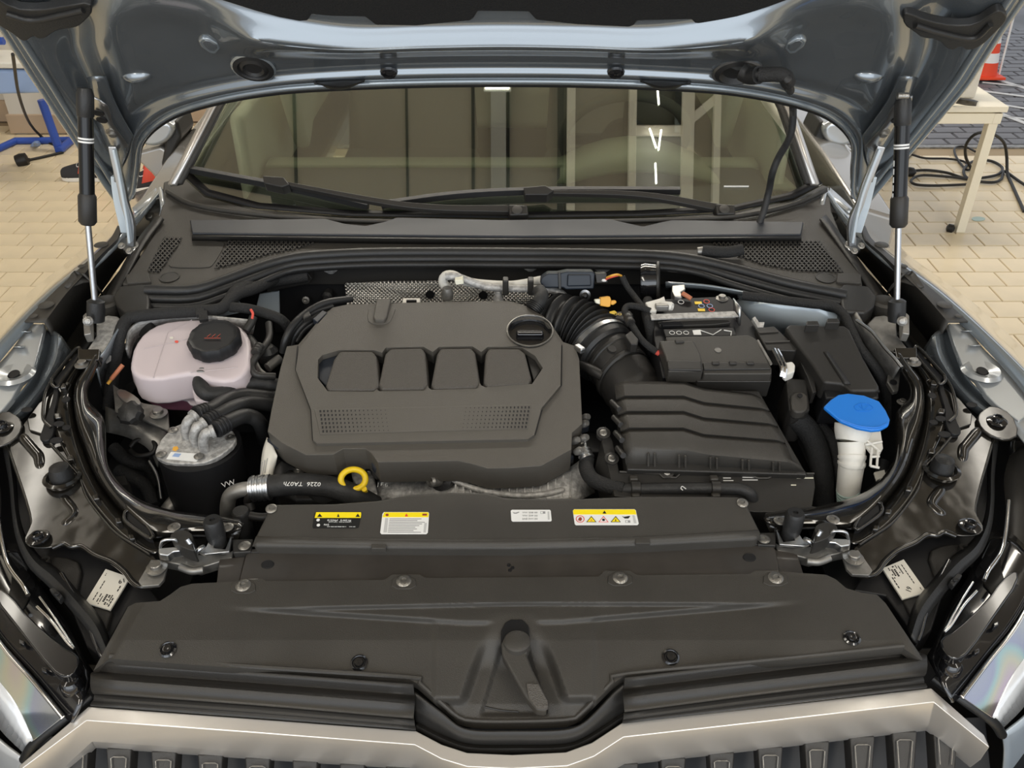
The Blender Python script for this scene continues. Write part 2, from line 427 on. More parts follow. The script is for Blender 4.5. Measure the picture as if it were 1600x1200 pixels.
def field(name, top, bot, h, m, parent=None, nx=120, ny=40, skirt=.03, f=D):
    """moulded panel between two picture curves, with relief h(px, py)"""
    A = linear([Vector((p[0], p[1], 0)) for p in top], nx); B = linear([Vector((p[0], p[1], 0)) for p in bot], nx)
    V, F = [], []
    for j in range(ny + 1):
        for i in range(nx + 1):
            p = A[i].lerp(B[i], j / ny); V.append(f((p.x, p.y), h(p.x, p.y)))
    w = nx + 1
    for j in range(ny):
        for i in range(nx): F.append([j * w + i, j * w + i + 1, (j + 1) * w + i + 1, (j + 1) * w + i])
    ring = [i for i in range(w)] + [j * w + nx for j in range(1, ny + 1)] + [ny * w + i for i in range(nx - 1, -1, -1)] + [j * w for j in range(ny - 1, 0, -1)]
    b0 = len(V)
    for k in ring: V.append(V[k] - Vector((0, 0, skirt)))
    n = len(ring)
    for k in range(n): F.append([ring[k], ring[(k + 1) % n], b0 + (k + 1) % n, b0 + k])
    return mesh(name, V, F, m, parent)
def structure(o): o['kind'] = 'structure'; return o
# ================================================================== the setting
G0 = level(0.0)
fl = structure(mesh('floor', [(-6, -3, -.03), (8, -3, -.03), (8, 5.52, -.03), (-1.2, 5.52, -.03), (-1.2, 6.1, -.03), (-6, 6.1, -.03),
                              (-6, -3, -.008), (8, -3, -.008), (8, 5.52, -.008), (-1.2, 5.52, -.008), (-1.2, 6.1, -.008), (-6, 6.1, -.008)],
                    [[5, 4, 3, 2, 1, 0], [6, 7, 8, 9, 10, 11]] + [[i, (i + 1) % 6, (i + 1) % 6 + 6, i + 6] for i in range(6)], 'grout', smooth=False))
TX, TY, GAP = .172, .143, .0045
def tilebox(x, y, hz=.0):
    a, b = TX / 2 - GAP / 2, TY / 2 - GAP / 2; c = .003
    V = [(x - a, y - b, -.009), (x + a, y - b, -.009), (x + a, y + b, -.009), (x - a, y + b, -.009),
         (x - a, y - b, -.003 + hz), (x + a, y - b, -.003 + hz), (x + a, y + b, -.003 + hz), (x - a, y + b, -.003 + hz),
         (x - a + c, y - b + c, hz), (x + a - c, y - b + c, hz), (x + a - c, y + b - c, hz), (x - a + c, y + b - c, hz)]
    F = [[0, 1, 5, 4], [1, 2, 6, 5], [2, 3, 7, 6], [3, 0, 4, 7], [4, 5, 9, 8], [5, 6, 10, 9], [6, 7, 11, 10], [7, 4, 8, 11], [8, 9, 10, 11]]
    return V, F
def to_px(p):
    q = Vector(p) - CAM; z = q.y * CT - q.z * ST; up = q.y * ST + q.z * CT
    return (800 + FPX * q.x / z, 600 - FPX * up / z) if z > 0 else (-9999, 0)
near, rest = [], []
r = 0; y = -1.0
while y < 6.0:
    off = (r % 2) * TX / 2 + .03; i0 = int(-5.5 / TX)
    for i in range(i0, int(7.5 / TX)):
        x = i * TX + off; px, py = to_px((x, y, 0)); c = 0
        if -.7 < x < .7 and .7 < y < 4.8: continue
        if y > 5.42 and x > -1.3: continue
        vis = -20 < px < 1620 and -20 < py < 640 and ((px < 330 and px < 60 + (560 - py) * .7 ) or (px > 1230 and px > 1250 + (py - 250) * .85))
        (near if vis else rest).append((y, x))
    y += TY; r += 1
near.sort(); rest += near[298:]; near = near[:298]
tme = None
for k, (ty, tx) in enumerate(near):
    hz = 0
    if tme is None:
        V, F = tilebox(0, 0); o = mesh('floor_tile', V, F, 'tile', fl, smooth=False); tme = o.data
        o.location = (tx, ty, random.uniform(-.0006, .0006))
    else:
        o = bpy.data.objects.new('floor_tile', tme); COL.objects.link(o); o.parent = fl; o.location = (tx, ty, random.uniform(-.0006, .0006))
V, F = [], []
for ty, tx in rest:
    v, f = tilebox(tx, ty, random.uniform(-.0006, .0006)); b0 = len(V); V += v; F += [[i + b0 for i in q] for q in f]
o = mesh('distant_tiles', V, F, 'tile', fl, smooth=False); o['kind'] = 'stuff'
# outside yard
yard = structure(box('ground', (6, 25.55, -.065), (40, 40, .08), 'asphalt', bevel=0))
near_s, V, F = [], [], []
for r in range(28):
    for i in range(34):
        x, y = .9 + i * .20 + (r % 2) * .10, 5.66 + r * .115; px, py = to_px((x, y, 0))
        if 1370 < px < 1625 and len(near_s) < 260: near_s.append((x, y)); continue
        b0 = len(V); V += [(x - .096, y - .053, -.03), (x + .096, y - .053, -.03), (x + .096, y + .053, -.03), (x - .096, y + .053, -.03), (x - .09, y - .048, -.012), (x + .09, y - .048, -.012), (x + .09, y + .048, -.012), (x - .09, y + .048, -.012)]
        F += [[b0 + 4, b0 + 5, b0 + 6, b0 + 7]] + [[b0 + k, b0 + (k + 1) % 4, b0 + 4 + (k + 1) % 4, b0 + 4 + k] for k in range(4)]
o = mesh('distant_paving', V, F, 'paver', yard, smooth=False); o['kind'] = 'stuff'
st = mesh('paving_stone', [(-.096, -.053, -.03), (.096, -.053, -.03), (.096, .053, -.03), (-.096, .053, -.03), (-.09, -.048, -.012), (.09, -.048, -.012), (.09, .048, -.012), (-.09, .048, -.012)], [[4, 5, 6, 7]] + [[k, (k + 1) % 4, 4 + (k + 1) % 4, 4 + k] for k in range(4)], 'paver', yard, smooth=False)
for k, (x, y) in enumerate(near_s):
    o = st if k == 0 else bpy.data.objects.new('paving_stone', st.data)
    if k: COL.objects.link(o); o.parent = yard
    o.location = (x, y, random.uniform(-.002, .002)); o.rotation_euler = (0, 0, random.uniform(-.03, .03))
structure(box('threshold', (3.4, 5.53, -.012), (9.2, .05, .03), 'dullsteel'))
yl = thing('road_marking', 'thin white painted lines on the grey yard beyond the tiles', 'road marking', (3, 7, -.01))
for a, b, w in (((1515, 139), (1700, 163), 2), ((1512, 155), (1700, 184), 2), ((1540, 118), (1700, 168), 3), ((1508, 172), (1700, 200), 2), ((1550, 172), (1760, 252), 4), ((1535, 128), (1700, 146), 1.6)):
    plate('line', [(a[0], a[1] - w / 2), (b[0], b[1] - w / 2), (b[0], b[1] + w / 2), (a[0], a[1] + w / 2)], 'linewhite', yl, f=level(-.006), th=.004, bevel=0)
# walls and ceiling
wl = structure(box('wall_back', (-4.2, 6.10, 2.1), (6.4, .1, 4.6), 'wall', bevel=0))
structure(box('baseboard_back', (-4.2, 6.035, .07), (6.4, .03, .14), 'skirting'))
structure(box('wall_left', (-6.05, 1.5, 2.1), (.1, 9, 4.6), 'wall', bevel=0))
ce = structure(box('ceiling', (1, 2.6, 4.5), (14, 11, .1), 'ceiling', bevel=0))
for i in range(9):
    box('panel_seam', (-5.48 + i * 1.05, 2.6, 4.447), (.018, 11, .012), 'seam', ce, bevel=0)
box('panel_seam', (-.62, 2.6, 4.447), (.014, 11, .012), 'seam', ce, bevel=0)
for yy in (-1.2, 1.2, 7.2): box('ceiling_beam', (1, yy, 4.40), (14, .10, .10), 'beam', ce, bevel=.004)
box('dark_rail', (.285, 2.5, 4.42), (.035, 2.4, .05), 'seam', ce, bevel=0)
for x_, w_ in ((.345, .05), (.705, .045), (1.03, .07), (1.20, .04)): box('frame_bar', (x_, 2.5, 4.42), (w_, 2.4, .05), 'beam', ce, bevel=.003)
box('frame_bar', (.865, 2.66, 4.425), (.29, .06, .04), 'beam', ce, bevel=.003); box('frame_bar', (1.115, 2.78, 4.425), (.22, .05, .04), 'beam', ce, rot=(0, 0, .7), bevel=.003)
box('dark_pane', (.865, 2.35, 4.44), (.28, .55, .01), 'duct', ce, bevel=0); box('dark_pane', (.865, 3.1, 4.44), (.28, .8, .01), 'seam', ce, bevel=0)
box('ceiling_duct', (-.08, 2.5, 4.42), (.09, 2.4, .05), 'duct', ce, bevel=.004); box('panel_seam', (-.02, 2.5, 4.44), (.012, 2.4, .03), 'seam', ce, bevel=0)
t = thing('spot_lamp', 'small bright ceiling spot above the windscreen', 'lamp', (-.085, 2.94, 4.36))
box('housing', (-.085, 2.94, 4.385), (.16, .12, .03), 'white_plastic', t); box('diffuser', (-.085, 2.94, 4.366), (.14, .10, .008), 'lamp', t)
for k, (x_, y_, a_) in enumerate(((.845, 2.86, .1), (.86, 2.60, -.12), (.82, 2.61, .35), (.84, 2.41, .06))):
    t = thing('light_stick', ['farthest of the thin white ceiling light sticks', 'straight stick of the forked pair of ceiling lights', 'slanting stick of the forked pair of ceiling lights', 'nearest of the thin white ceiling light sticks'][k], 'lamp', (x_, y_, 4.37), group='ceiling light sticks')
    box('tube', (x_, y_, 4.37), (.010, .12, .010), 'lamp', t, rot=(0, 0, a_)); box('clip', (x_, y_, 4.385), (.016, .03, .02), 'seam', t, rot=(0, 0, a_), bevel=0)
for nm, x, y, sx, sy in (('rear', .3, 5.0, 4.5, .1), ('left', -1.9, -1.9, .1, 3.0), ('right', 1.9, -1.9, .1, 3.0), ('side_left', -2.75, 1.7, .1, 2.8), ('side_right', 2.75, 1.7, .1, 2.8)):  # the two side strips are added, for reflections in the lamp carriers
    t = thing('ceiling_lamp', {'rear': 'long lamp strip across the ceiling above the windscreen', 'left': 'long lamp strip on the ceiling in front of the car at left', 'right': 'long lamp strip on the ceiling in front of the car at right', 'side_left': 'narrow lamp strip added above the left fender for reflections', 'side_right': 'narrow lamp strip added above the right fender for reflections'}[nm], 'lamp', (x, y, 4.33), group='ceiling lamp strips')
    box('housing', (x, y, 4.36), (sx + .06, sy + .06, .05), 'white_plastic', t); box('diffuser', (x, y, 4.332), (sx, sy, .012), 'lamp', t)
# ---- left background: cream plinth, blue stand, board, cable, shoes
t = thing('plinth', 'cream square pillar base against the back wall behind the open bonnet', 'pillar', (-2.95, 5.9, 0))
box('pillar', (-2.95, 5.90, .75), (.6, .26, 1.5), 'wall', t); box('skirting', (-2.95, 5.885, .07), (.63, .27, .12), 'skirting', t)
def gz(px, py, z=0.): return HZ(px, py, z)
t = thing('tube_stand', 'blue tubular steel stand holding a pale blue board at far left', 'stand', gz(92, 232))
tube('frame', [gz(-30, 245, .02), gz(25, 220, .02), gz(115, 219, .02)], .022, 'bluepaint', t, straight=True)
tube('foot', [gz(92, 236, .02), gz(112, 219, .02)], .024, 'bluepaint', t, straight=True)
q = gz(92, 232, .02); tube('upright', [q, q + Vector((-.02, 0, .30))], .026, 'bluepaint', t, straight=True)
q = gz(-10, 222, .02); tube('upright', [q, q + Vector((0, 0, .95))], .03, 'bluepaint', t, straight=True)
tube('crossbar', [HY(-40, 64, 5.0), HY(6, 64, 5.0)], .02, 'bluepaint', t, straight=True)
YB = Surf((0, 4.9, 0), (0, -1, 0))
t = thing('foam_board', 'pale blue padded board with white upper rim resting on the blue stand', 'board', HY(30, 147, 4.9))
plate('pad', [(-60, 108), (50, 110), (62, 122), (76, 146), (-60, 150)], 'lightblue', t, f=YB, th=.25, bevel=.02)
plate('rim', [(-60, 97), (44, 98), (48, 108), (-60, 107)], 'white_plastic', t, f=YB, dz=.01, th=.27, bevel=.01)
t = thing('crumpled_film', 'crumpled clear plastic film lying by the blue stand foot', 'film', gz(55, 226))
loft('film', [[(47, 229, .0), (52, 229, .03), (58, 229, .01), (63, 227, .0)], [(49, 226, .02), (53, 224, .06), (59, 224, .03), (64, 223, .01)], [(50, 222, .0), (55, 220, .03), (60, 220, .04), (65, 220, .0)]], 'lightblue', t, f=lambda p: HZ(p[0], p[1], p[2]), smooth=False)
o = tube('floor_cable', [(20, 85, .9), (30, 150, .5), (48, 195, .15), (75, 222, .01), (100, 236, .01), (72, 244, .01), (45, 250, .01)], .008, 'cable', f=lambda p, z=0: HZ(p[0], p[1], p[2]))
tag(o, 'black cable hanging past the blue stand onto the floor at left', 'cable')
t = thing('plug', 'round black cable plug lying on the tiles at far left', 'plug', gz(34, 250))
lathe('body', gz(34, 250, .03), [(.018, -.03), (.035, -.03), (.04, 0), (.035, .03), (.02, .032)], 'cable', t, axis=(1, .3, .2), seg=16)
tube('stem', [(38, 250), (46, 250)], .012, 'cable', t, f=lambda p, z=0: HZ(p[0], p[1], .02), straight=True)
def shoe(px, py, ang, lab, toe=1, z=0.):
    c = gz(px, py); t = thing('sneaker', lab, 'shoe', c, group='sneakers of the person behind the car')
    q = Matrix.Rotation(ang, 3, 'Z')
    def S(x, y, z): return c + q @ Vector((x, y, z))
    prof = [(-.14, .035, .02), (-.12, .045, .0), (-.05, .042, 0), (.03, .045, 0), (.10, .05, 0), (.145, .036, .01), (.16, .012, .012)]
    V, F = [], []; hs = [.095, .115, .105, .08, .060, .045, .03]
    rows = []
    for (x, w, zz), h in zip(prof, hs):
        rows.append([S(x, -w, .022), S(x, -w * .95, .022 + h * .45), S(x, -w * .55, .018 + h * .92), S(x, 0, .022 + h), S(x, w * .55, .018 + h * .92), S(x, w * .95, .022 + h * .45), S(x, w, .022)])
    loft('upper', rows, 'shoe', t, cross=3, n=12, solid=.003)
    out = [S(x, -w * 1.08, .0) for x, w, _ in prof] + [S(x, w * 1.08, .0) for x, w, _ in reversed(prof)]
    plate('sole', [p + Vector((0, 0, .026)) for p in chaikin(out, 1)], 'sole', t, th=.026, bevel=.006)
    loft('collar', [[S(-.09, -.047, .07), S(-.10, -.035, .19), S(-.12, 0, .20), S(-.10, .035, .19), S(-.09, .047, .07)], [S(-.03, -.050, .06), S(-.05, -.040, .18), S(-.06, 0, .20), S(-.05, .040, .18), S(-.03, .050, .06)], [S(.04, -.047, .05), S(.0, -.03, .16), S(-.01, 0, .18), S(.0, .03, .16), S(.04, .047, .05)]], 'coral', t, cross=3, n=8, solid=.004)
    # sock and start of the leg, hidden behind the bonnet above
    lathe('sock', S(-.06, 0, .07), [(.035, 0), (.034, .12), (.036, .24)], 'shoe', t, seg=14)
    tube('lace', [S(.0, -.03, .10), S(.02, 0, .112), S(.0, .03, .10), S(.04, .03, .085), S(.05, 0, .095), S(.04, -.03, .085)], .0025, 'white', t)
    return t
shoe(141, 280, R(178), 'charcoal and coral sneaker seen left of the gas strut')
shoe(236, 294, R(200), 'charcoal and coral sneaker seen under the door mirror')
# ---- right background: table, cloth, bin, cone, cables, tape
def leg(t, a, top):
    b = Vector((a.x, a.y, top)); V = box('leg', (a + b) / 2, (.045, .045, top), 'table', t, bevel=.003)
    lathe('foot_cap', a, [(.02, 0), (.022, .004), (.02, .012)], 'cable', t, seg=14)
TT = .60
A = gz(1498, 361); t = thing('work_table', 'ivory metal table standing on the tiles at right', 'table', A)
Bx = HZ(1555, 172, TT)
y0, y1 = A.y - .03, A.y + 1.0; x1 = A.x + .03; x0 = x1 - 1.45
for xx, yy in ((A.x, A.y), (x0 + .03, A.y), (A.x, y1 - .03), (x0 + .03, y1 - .03)): leg(t, Vector((xx, yy, 0)), TT)
box('top', ((x0 + x1) / 2, (y0 + y1) / 2, TT + .035), (x1 - x0 + .02, y1 - y0 + .02, .028), 'table', t, bevel=.003)
for yy in (y0 + .022, y1 - .022): box('rail', ((x0 + x1) / 2, yy, TT - .012), (x1 - x0, .04, .05), 'table', t)
for xx in (x0 + .022, x1 - .022): box('rail', (xx, (y0 + y1) / 2, TT - .012), (.04, y1 - y0, .05), 'table', t)
TZ = level(TT + .052)
o = loft('black_cloth', [[(1466, 162, .0), (1480, 160, .012), (1495, 162, .008), (1510, 165, .012), (1525, 166, .0)], [(1468, 155, .05), (1484, 153, .06), (1500, 155, .04), (1512, 157, .06), (1527, 160, .02)], [(1475, 153, .04), (1490, 152, .05), (1505, 153, .03), (1518, 155, .05), (1529, 158, .0)]], 'cable', f=TZ, cross=3, n=14)
tag(o, 'rumpled black cloth strap lying on the ivory table', 'cloth')
c = TZ((1502, 154)); t = thing('white_canister', 'white plastic canister standing on the far edge of the ivory table', 'canister', c)
box('body', c + Vector((0, .05, .11)), (.13, .11, .22), 'wall', t, bevel=.012); box('lid', c + Vector((-.01, .05, .235)), (.10, .08, .03), 'wall', t, bevel=.008)
cc = gz(1536, 120); sc_ = .0
t = thing('traffic_cone', 'red and white striped traffic cone out on the grey yard', 'cone', cc)
hc = .46
def cr(h): return .095 - .070 * h / hc
bands = [(0.01, .12, 'cone'), (.12, .19, 'white'), (.19, .26, 'cone'), (.26, .33, 'white'), (.33, .46, 'cone')]
box('base_plate', cc + Vector((0, 0, .015)), (.24, .24, .02), 'cone', t, bevel=.005)
for a, b, m_ in bands: lathe('band', cc, [(cr(a) * (1.02), a), (cr(b) * 1.02, b)], m_, t, seg=24)
tube('pole', [cc + Vector((.11, -.02, 0)), cc + Vector((.09, -.02, .46))], .008, 'white', t, straight=True)
def floorline(name, pts, r, m_, lab, cat, hh=.012, group=None):
    o = tube(name, [p if len(p) > 2 else (p[0], p[1], hh) for p in pts], r, m_, f=lambda p, z=0: HZ(p[0], p[1], p[2]))
    return tag(o, lab, cat, group)
floorline('cable', [(1380, 225), (1425, 228), (1424, 240), (1400, 268), (1380, 285)], .0065, 'cable', 'black cable loop on the floor close behind the right gas strut', 'cable')
floorline('cable', [(1380, 230), (1420, 240), (1445, 247), (1480, 248), (1505, 252), (1517, 262), (1510, 265), (1497, 250), (1491, 235), (1497, 229), (1510, 230), (1524, 237)], .0065, 'cable', 'black cable running right into a narrow loop behind the table leg', 'cable')
floorline('extension_cord', [(1385, 270), (1425, 267), (1450, 266), (1480, 270), (1510, 279), (1540, 277), (1560, 272), (1566, 262), (1550, 252), (1530, 250), (1515, 255), (1506, 265), (1508, 275), (1520, 282), (1550, 285), (1564, 280), (1568, 268), (1574, 270), (1600, 288), (1640, 310)], .008, 'cable', 'thick black extension cord snaking under the ivory table', 'cable')
floorline('cord_loop', [(1516, 280), (1480, 276), (1440, 274), (1424, 281), (1430, 288), (1460, 290), (1515, 288)], .0075, 'cable', 'flat black cord loop lying left of the table leg', 'cable')
floorline('cord_coil', [(1517, 262, .02), (1509, 245, .1), (1510, 225, .2), (1525, 209, .28), (1548, 208, .28), (1568, 222, .2), (1573, 245, .1), (1574, 270, .02), (1582, 290, .01), (1600, 330, .01)], .0085, 'cable', 'tall round coil of black cord standing up behind the table leg', 'cable')
t = thing('cord_plug', 'black round plug on the cord beside the right gas strut', 'plug', gz(1422, 269))
lathe('body', gz(1420, 269, .02), [(.012, -.04), (.026, -.03), (.03, 0), (.026, .025), (.01, .04)], 'cable', t, axis=(1, 0, 0), seg=14)
o = plate('green_sticker', [(1517, 341), (1524, 338), (1536, 339), (1541, 342), (1534, 345), (1522, 345)], 'green_white', f=level(.003), th=.002, rnd=2, bevel=0); tag(o, 'small oval green and white floor sticker by the table leg', 'sticker')
t = thing('caster', 'small black cable end on the tiles beside the table leg', 'plug', gz(1485, 358))
lathe('body', gz(1485, 357, .015), [(.008, -.02), (.022, -.012), (.022, .012), (.008, .02)], 'cable', t, axis=(.8, -.5, 0), seg=16)
# ================================================================== the car body
cb = thing('car_body', 'blue grey car body with roof, doors and front pillars around the windscreen', 'car', (0, 3, 0))
# dark tub below the engine parts
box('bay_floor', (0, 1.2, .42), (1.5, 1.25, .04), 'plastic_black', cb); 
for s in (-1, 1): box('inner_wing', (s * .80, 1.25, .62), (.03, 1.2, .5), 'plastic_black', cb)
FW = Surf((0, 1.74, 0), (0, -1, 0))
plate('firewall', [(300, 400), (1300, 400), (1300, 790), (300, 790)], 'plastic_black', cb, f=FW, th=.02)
plate('crossmember', [(330, 430), (360, 408), (1200, 408), (1240, 430), (1240, 445), (330, 445)], 'plastic_dark', cb, f=Surf((0, 1.715, 0), (0, -1, 0)), th=.02)
def bodyx(s):
    pil = [[(252, 290, .02), (318, 172, .02), (392, 40, .02)], [(264, 288, .03), (330, 170, .03), (404, 40, .03)]]
    def wf(p): return WS(p)
    loft('pillar_trim', [side(r_, s) for r_ in [[(262, 287, .028), (322, 172, .028), (395, 40, .028)], [(272, 286, .034), (331, 172, .034), (404, 40, .034)]]], 'satin', cb, f=wf, solid=.01)
    loft('pillar', [side(r_, s) for r_ in [[(272, 286, .022), (331, 172, .022), (404, 40, .022)], [(281, 284, .03), (339, 172, .03), (412, 40, .03)]]], 'plastic', cb, f=wf, solid=.01)
    loft('pillar_seal', [side(r_, s) for r_ in [[(281, 284, .012), (339, 172, .012), (412, 40, .012)], [(292, 280, .008), (349, 170, .008), (421, 40, .008)]]], 'gloss', cb, f=wf, solid=.01)
    # body side behind the mirror: quarter window and door
    x = s * .80
    V = [(x, 1.95, .55), (x, 1.95, 1.10), (x * .98, 2.2, 1.14), (x * .97, 4.9, 1.22), (x, 4.9, .5)]
    V2 = [(s * .93, 1.95, .5), (s * .90, 1.95, 1.07), (s * .88, 2.2, 1.12), (s * .88, 4.9, 1.2), (s * .93, 4.9, .5)]
    mesh('door_panel', [Vector(v) for v in V + V2], [[0, 1, 2, 3, 4], [9, 8, 7, 6, 5]] + [[i, (i + 1) % 5, (i + 1) % 5 + 5, i + 5] for i in range(5)], 'doorpaint', cb, bevel=.01)
    tube('roof_rail', [Vector((s * .66, 2.75, 1.56)), Vector((s * .62, 3.3, 1.66)), Vector((s * .62, 4.6, 1.62)), Vector((s * .70, 5.0, 1.3))], .03, 'plastic_dark', cb)
    box('middle_pillar', (s * .74, 3.4, 1.38), (.05, .12, .6), 'plastic_dark', cb, rot=(0, -s * .2, 0))
    box('cream_pillar', (s * .62, 2.62, 1.22), (.05, .26, .34), 'cream', cb, bevel=.02, rot=(.5, 0, 0))
    box('cream_trim', (s * .70, 2.9, 1.08), (.04, 1.3, .28), 'cream', cb, bevel=.02)
for s in (-1, 1): bodyx(s)
loft('roof', [[Vector((-.62, y_, z_)), Vector((-.3, y_, z_ + .03)), Vector((.3, y_, z_ + .03)), Vector((.62, y_, z_))] for y_, z_ in ((2.8, 1.58), (3.3, 1.68), (4.6, 1.64), (4.95, 1.55))], 'paint', cb, n=12, solid=.03)
box('rear_hatch', (0, 4.95, .95), (1.5, .06, .8), 'cream', cb); box('cabin_floor', (0, 3.5, .5), (1.5, 2.9, .04), 'dash', cb)
# windscreen
wsn = thing('windscreen', 'clear windscreen with room reflections behind the wipers', 'window', WS((790, 335)))
gl = [(286, 274), (320, 305), (400, 326), (550, 338), (780, 341), (1000, 338), (1150, 330), (1240, 310), (1285, 287), (1195, 168), (1118, 45), (420, 45), (345, 168)]
plate('pane', gl, 'glass', wsn, f=WS, th=.004, bevel=0)
band = gl[:9]; loft('black_border', [[WS(p, .001) for p in band], [WS((p[0] + (785 - p[0]) * .015, p[1] - 9 if 1 else 0), .001) for p in band]], 'plastic_black', wsn, solid=.001)
for q in [(1082, 291, 38)]:
    plate('etched_mark', [(1131, 290), (1170, 290), (1170, 292), (1131, 292)], 'white', wsn, f=WS, dz=.002, th=.0005, bevel=0)
# cabin
t = thing('dashboard', 'dark dashboard top seen through the lower windscreen', 'dashboard', (0, 2.3, .8))
box('top', (0, 2.22, 1.0), (1.36, .42, .10), 'dash', t, bevel=.03)
box('pale_trim', (0, 2.37, 1.045), (1.34, .07, .025), 'palegreen', t, bevel=.008)
loft('cowl_hood', [[Vector((x_, 2.42, 1.02 + .09 * max(0, 1 - ((x_ - .33) / .24) ** 2))) for x_ in [-.1 + .06 * i for i in range(15)]], [Vector((x_, 2.22, 1.04 + .05 * max(0, 1 - ((x_ - .33) / .24) ** 2))) for x_ in [-.1 + .06 * i for i in range(15)]]], 'palegreen', t, solid=.01)
box('front', (0, 2.45, .86), (1.34, .08, .3), 'dash', t, bevel=.02)
t = thing('steering_wheel', 'grey steering wheel rim seen through the windscreen on the right', 'steering wheel', (.33, 2.62, .98))
C0 = Vector((.34, 2.66, 1.02)); ax = Vector((0, .85, .52)).normalized(); a_, b_, _ = frame(ax)
tube('rim', [C0 + (a_ * math.cos(k * math.pi / 8) + b_ * math.sin(k * math.pi / 8)) * .185 for k in range(16)], .016, 'greige', t, closed=True)
lathe('hub', C0, [(.05, -.03), (.075, 0), (.06, .03)], 'dash', t, axis=ax, seg=20)
for an in (0, 180, 270): box('spoke', C0 + (a_ * math.cos(R(an)) + b_ * math.sin(R(an))) * .11, (.12, .02, .03) if an != 270 else (.03, .02, .12), 'dash', t)
def seat(x, lab):
    t = thing('passenger_chair', lab, 'seat', (x, 3.1, .55), group='front seats')
    box('cushion', (x, 2.95, .72), (.5, .52, .16), 'greige', t, bevel=.05, rot=(R(6), 0, 0))
    box('backrest', (x, 3.28, 1.05), (.48, .14, .62), 'greige', t, bevel=.06, rot=(R(-14), 0, 0), taper=.85)
    box('headrest', (x, 3.38, 1.44), (.27, .10, .17), 'greige', t, bevel=.04, rot=(R(-10), 0, 0))
seat(-.36, 'taupe front passenger seat seen through the windscreen at left'); seat(.36, 'taupe driver seat seen behind the steering wheel')
t = thing('rear_bench', 'cream rear bench at the back of the cabin', 'seat', (0, 4.2, .5))
box('cushion', (0, 4.1, .75), (1.2, .5, .2), 'cream', t, bevel=.05); box('backrest', (0, 4.45, 1.05), (1.2, .15, .6), 'cream', t, bevel=.05, rot=(R(-12), 0, 0))
# ---- cowl
cw = thing('windscreen_cowl', 'wide black plastic cowl below the windscreen with mesh grilles at both ends', 'cowl', D((780, 400)))
CW = Surf(D((780, 330)), Vector((1, 0, 0)).cross(D((780, 330)) - D((780, 440))))
plate('panel', [(255, 284), (286, 276), (320, 307), (400, 328), (550, 340), (780, 343), (1000, 340), (1150, 332), (1240, 312), (1285, 288), (1296, 292), (1300, 330), (1322, 385), (1345, 425), (1350, 456),
                (1325, 455), (1230, 434), (1150, 412), (1080, 398), (1000, 391), (800, 388), (600, 388), (500, 392), (450, 398), (400, 411), (350, 431), (300, 447), (228, 449), (190, 443), (212, 410), (240, 365), (252, 325)], 'plastic', cw, f=CW, th=.012, bevel=.004)
loft('windscreen_ledge', [[CW(p, .002) for p in ((262, 300), (300, 322), (400, 338), (550, 346), (780, 349), (1000, 346), (1150, 341), (1240, 322), (1290, 300))], [CW(p, .012) for p in ((262, 295), (300, 315), (400, 331), (550, 341), (780, 344), (1000, 341), (1150, 334), (1240, 315), (1290, 292))]], 'plastic', cw, n=30, solid=.006)
plate('trim_strip', [(296, 343), (508, 341), (540, 349), (572, 352), (600, 346), (620, 339), (780, 343), (950, 341), (985, 349), (1005, 353), (1030, 347), (1050, 343), (1256, 346), (1252, 366), (800, 369), (300, 364)], 'plastic_blue', cw, f=CW, dz=.014, th=.014, bevel=.003)
loft('lip', [[CW(p, .006) for p in ((300, 364), (560, 367), (800, 369), (1252, 366))], [CW(p, .016) for p in ((300, 369), (560, 372), (800, 374), (1252, 371))], [CW(p, .002) for p in ((300, 376), (560, 380), (800, 382), (1252, 378))]], 'plastic_dark', cw, n=12, solid=.003)
def clipseg(poly, a, b):
    """parts of line a-b inside the polygon"""
    ts = []; d = (b[0] - a[0], b[1] - a[1])
    for i in range(len(poly)):
        p, q = poly[i], poly[(i + 1) % len(poly)]; e = (q[0] - p[0], q[1] - p[1]); den = d[0] * e[1] - d[1] * e[0]
        if abs(den) < 1e-9: continue
        t_ = ((p[0] - a[0]) * e[1] - (p[1] - a[1]) * e[0]) / den; u_ = ((p[0] - a[0]) * d[1] - (p[1] - a[1]) * d[0]) / den
        if 0 <= u_ < 1: ts.append(t_)
    ts.sort(); return [(ts[i], ts[i + 1]) for i in range(0, len(ts) - 1, 2)]
def lattice(name, poly, f, parent, m_, gap=7.0, w=1.9, dz=.001, h=.002, slopes=(1.05, -1.05)):
    V, F = [], []; xs = [p[0] for p in poly]; ys = [p[1] for p in poly]
    for sl in slopes:
        k = min(xs) - 200
        while k < max(xs) + 200:
            a = (k, min(ys)); b = (k + (max(ys) - min(ys)) / sl, max(ys))
            for t0, t1 in clipseg(poly, a, b):
                if t1 - t0 < .03: continue
                p = (a[0] + (b[0] - a[0]) * t0, a[1] + (b[1] - a[1]) * t0); q = (a[0] + (b[0] - a[0]) * t1, a[1] + (b[1] - a[1]) * t1)
                b0 = len(V)
                for pt in ((p[0] - w / 2, p[1]), (p[0] + w / 2, p[1]), (q[0] + w / 2, q[1]), (q[0] - w / 2, q[1])): V.append(f(pt, dz)); 
                for i in range(4): V.append(V[b0 + i] - nrm(f, p) * h)
                F += [[b0, b0 + 1, b0 + 2, b0 + 3], [b0, b0 + 4, b0 + 5, b0 + 1], [b0 + 1, b0 + 5, b0 + 6, b0 + 2], [b0 + 2, b0 + 6, b0 + 7, b0 + 3], [b0 + 3, b0 + 7, b0 + 4, b0]]
            k += gap
    o = mesh(name, V, F, m_, parent, smooth=False); o['kind'] = 'stuff'; return o
g1 = [(256, 370), (285, 371), (249, 424), (230, 423)]
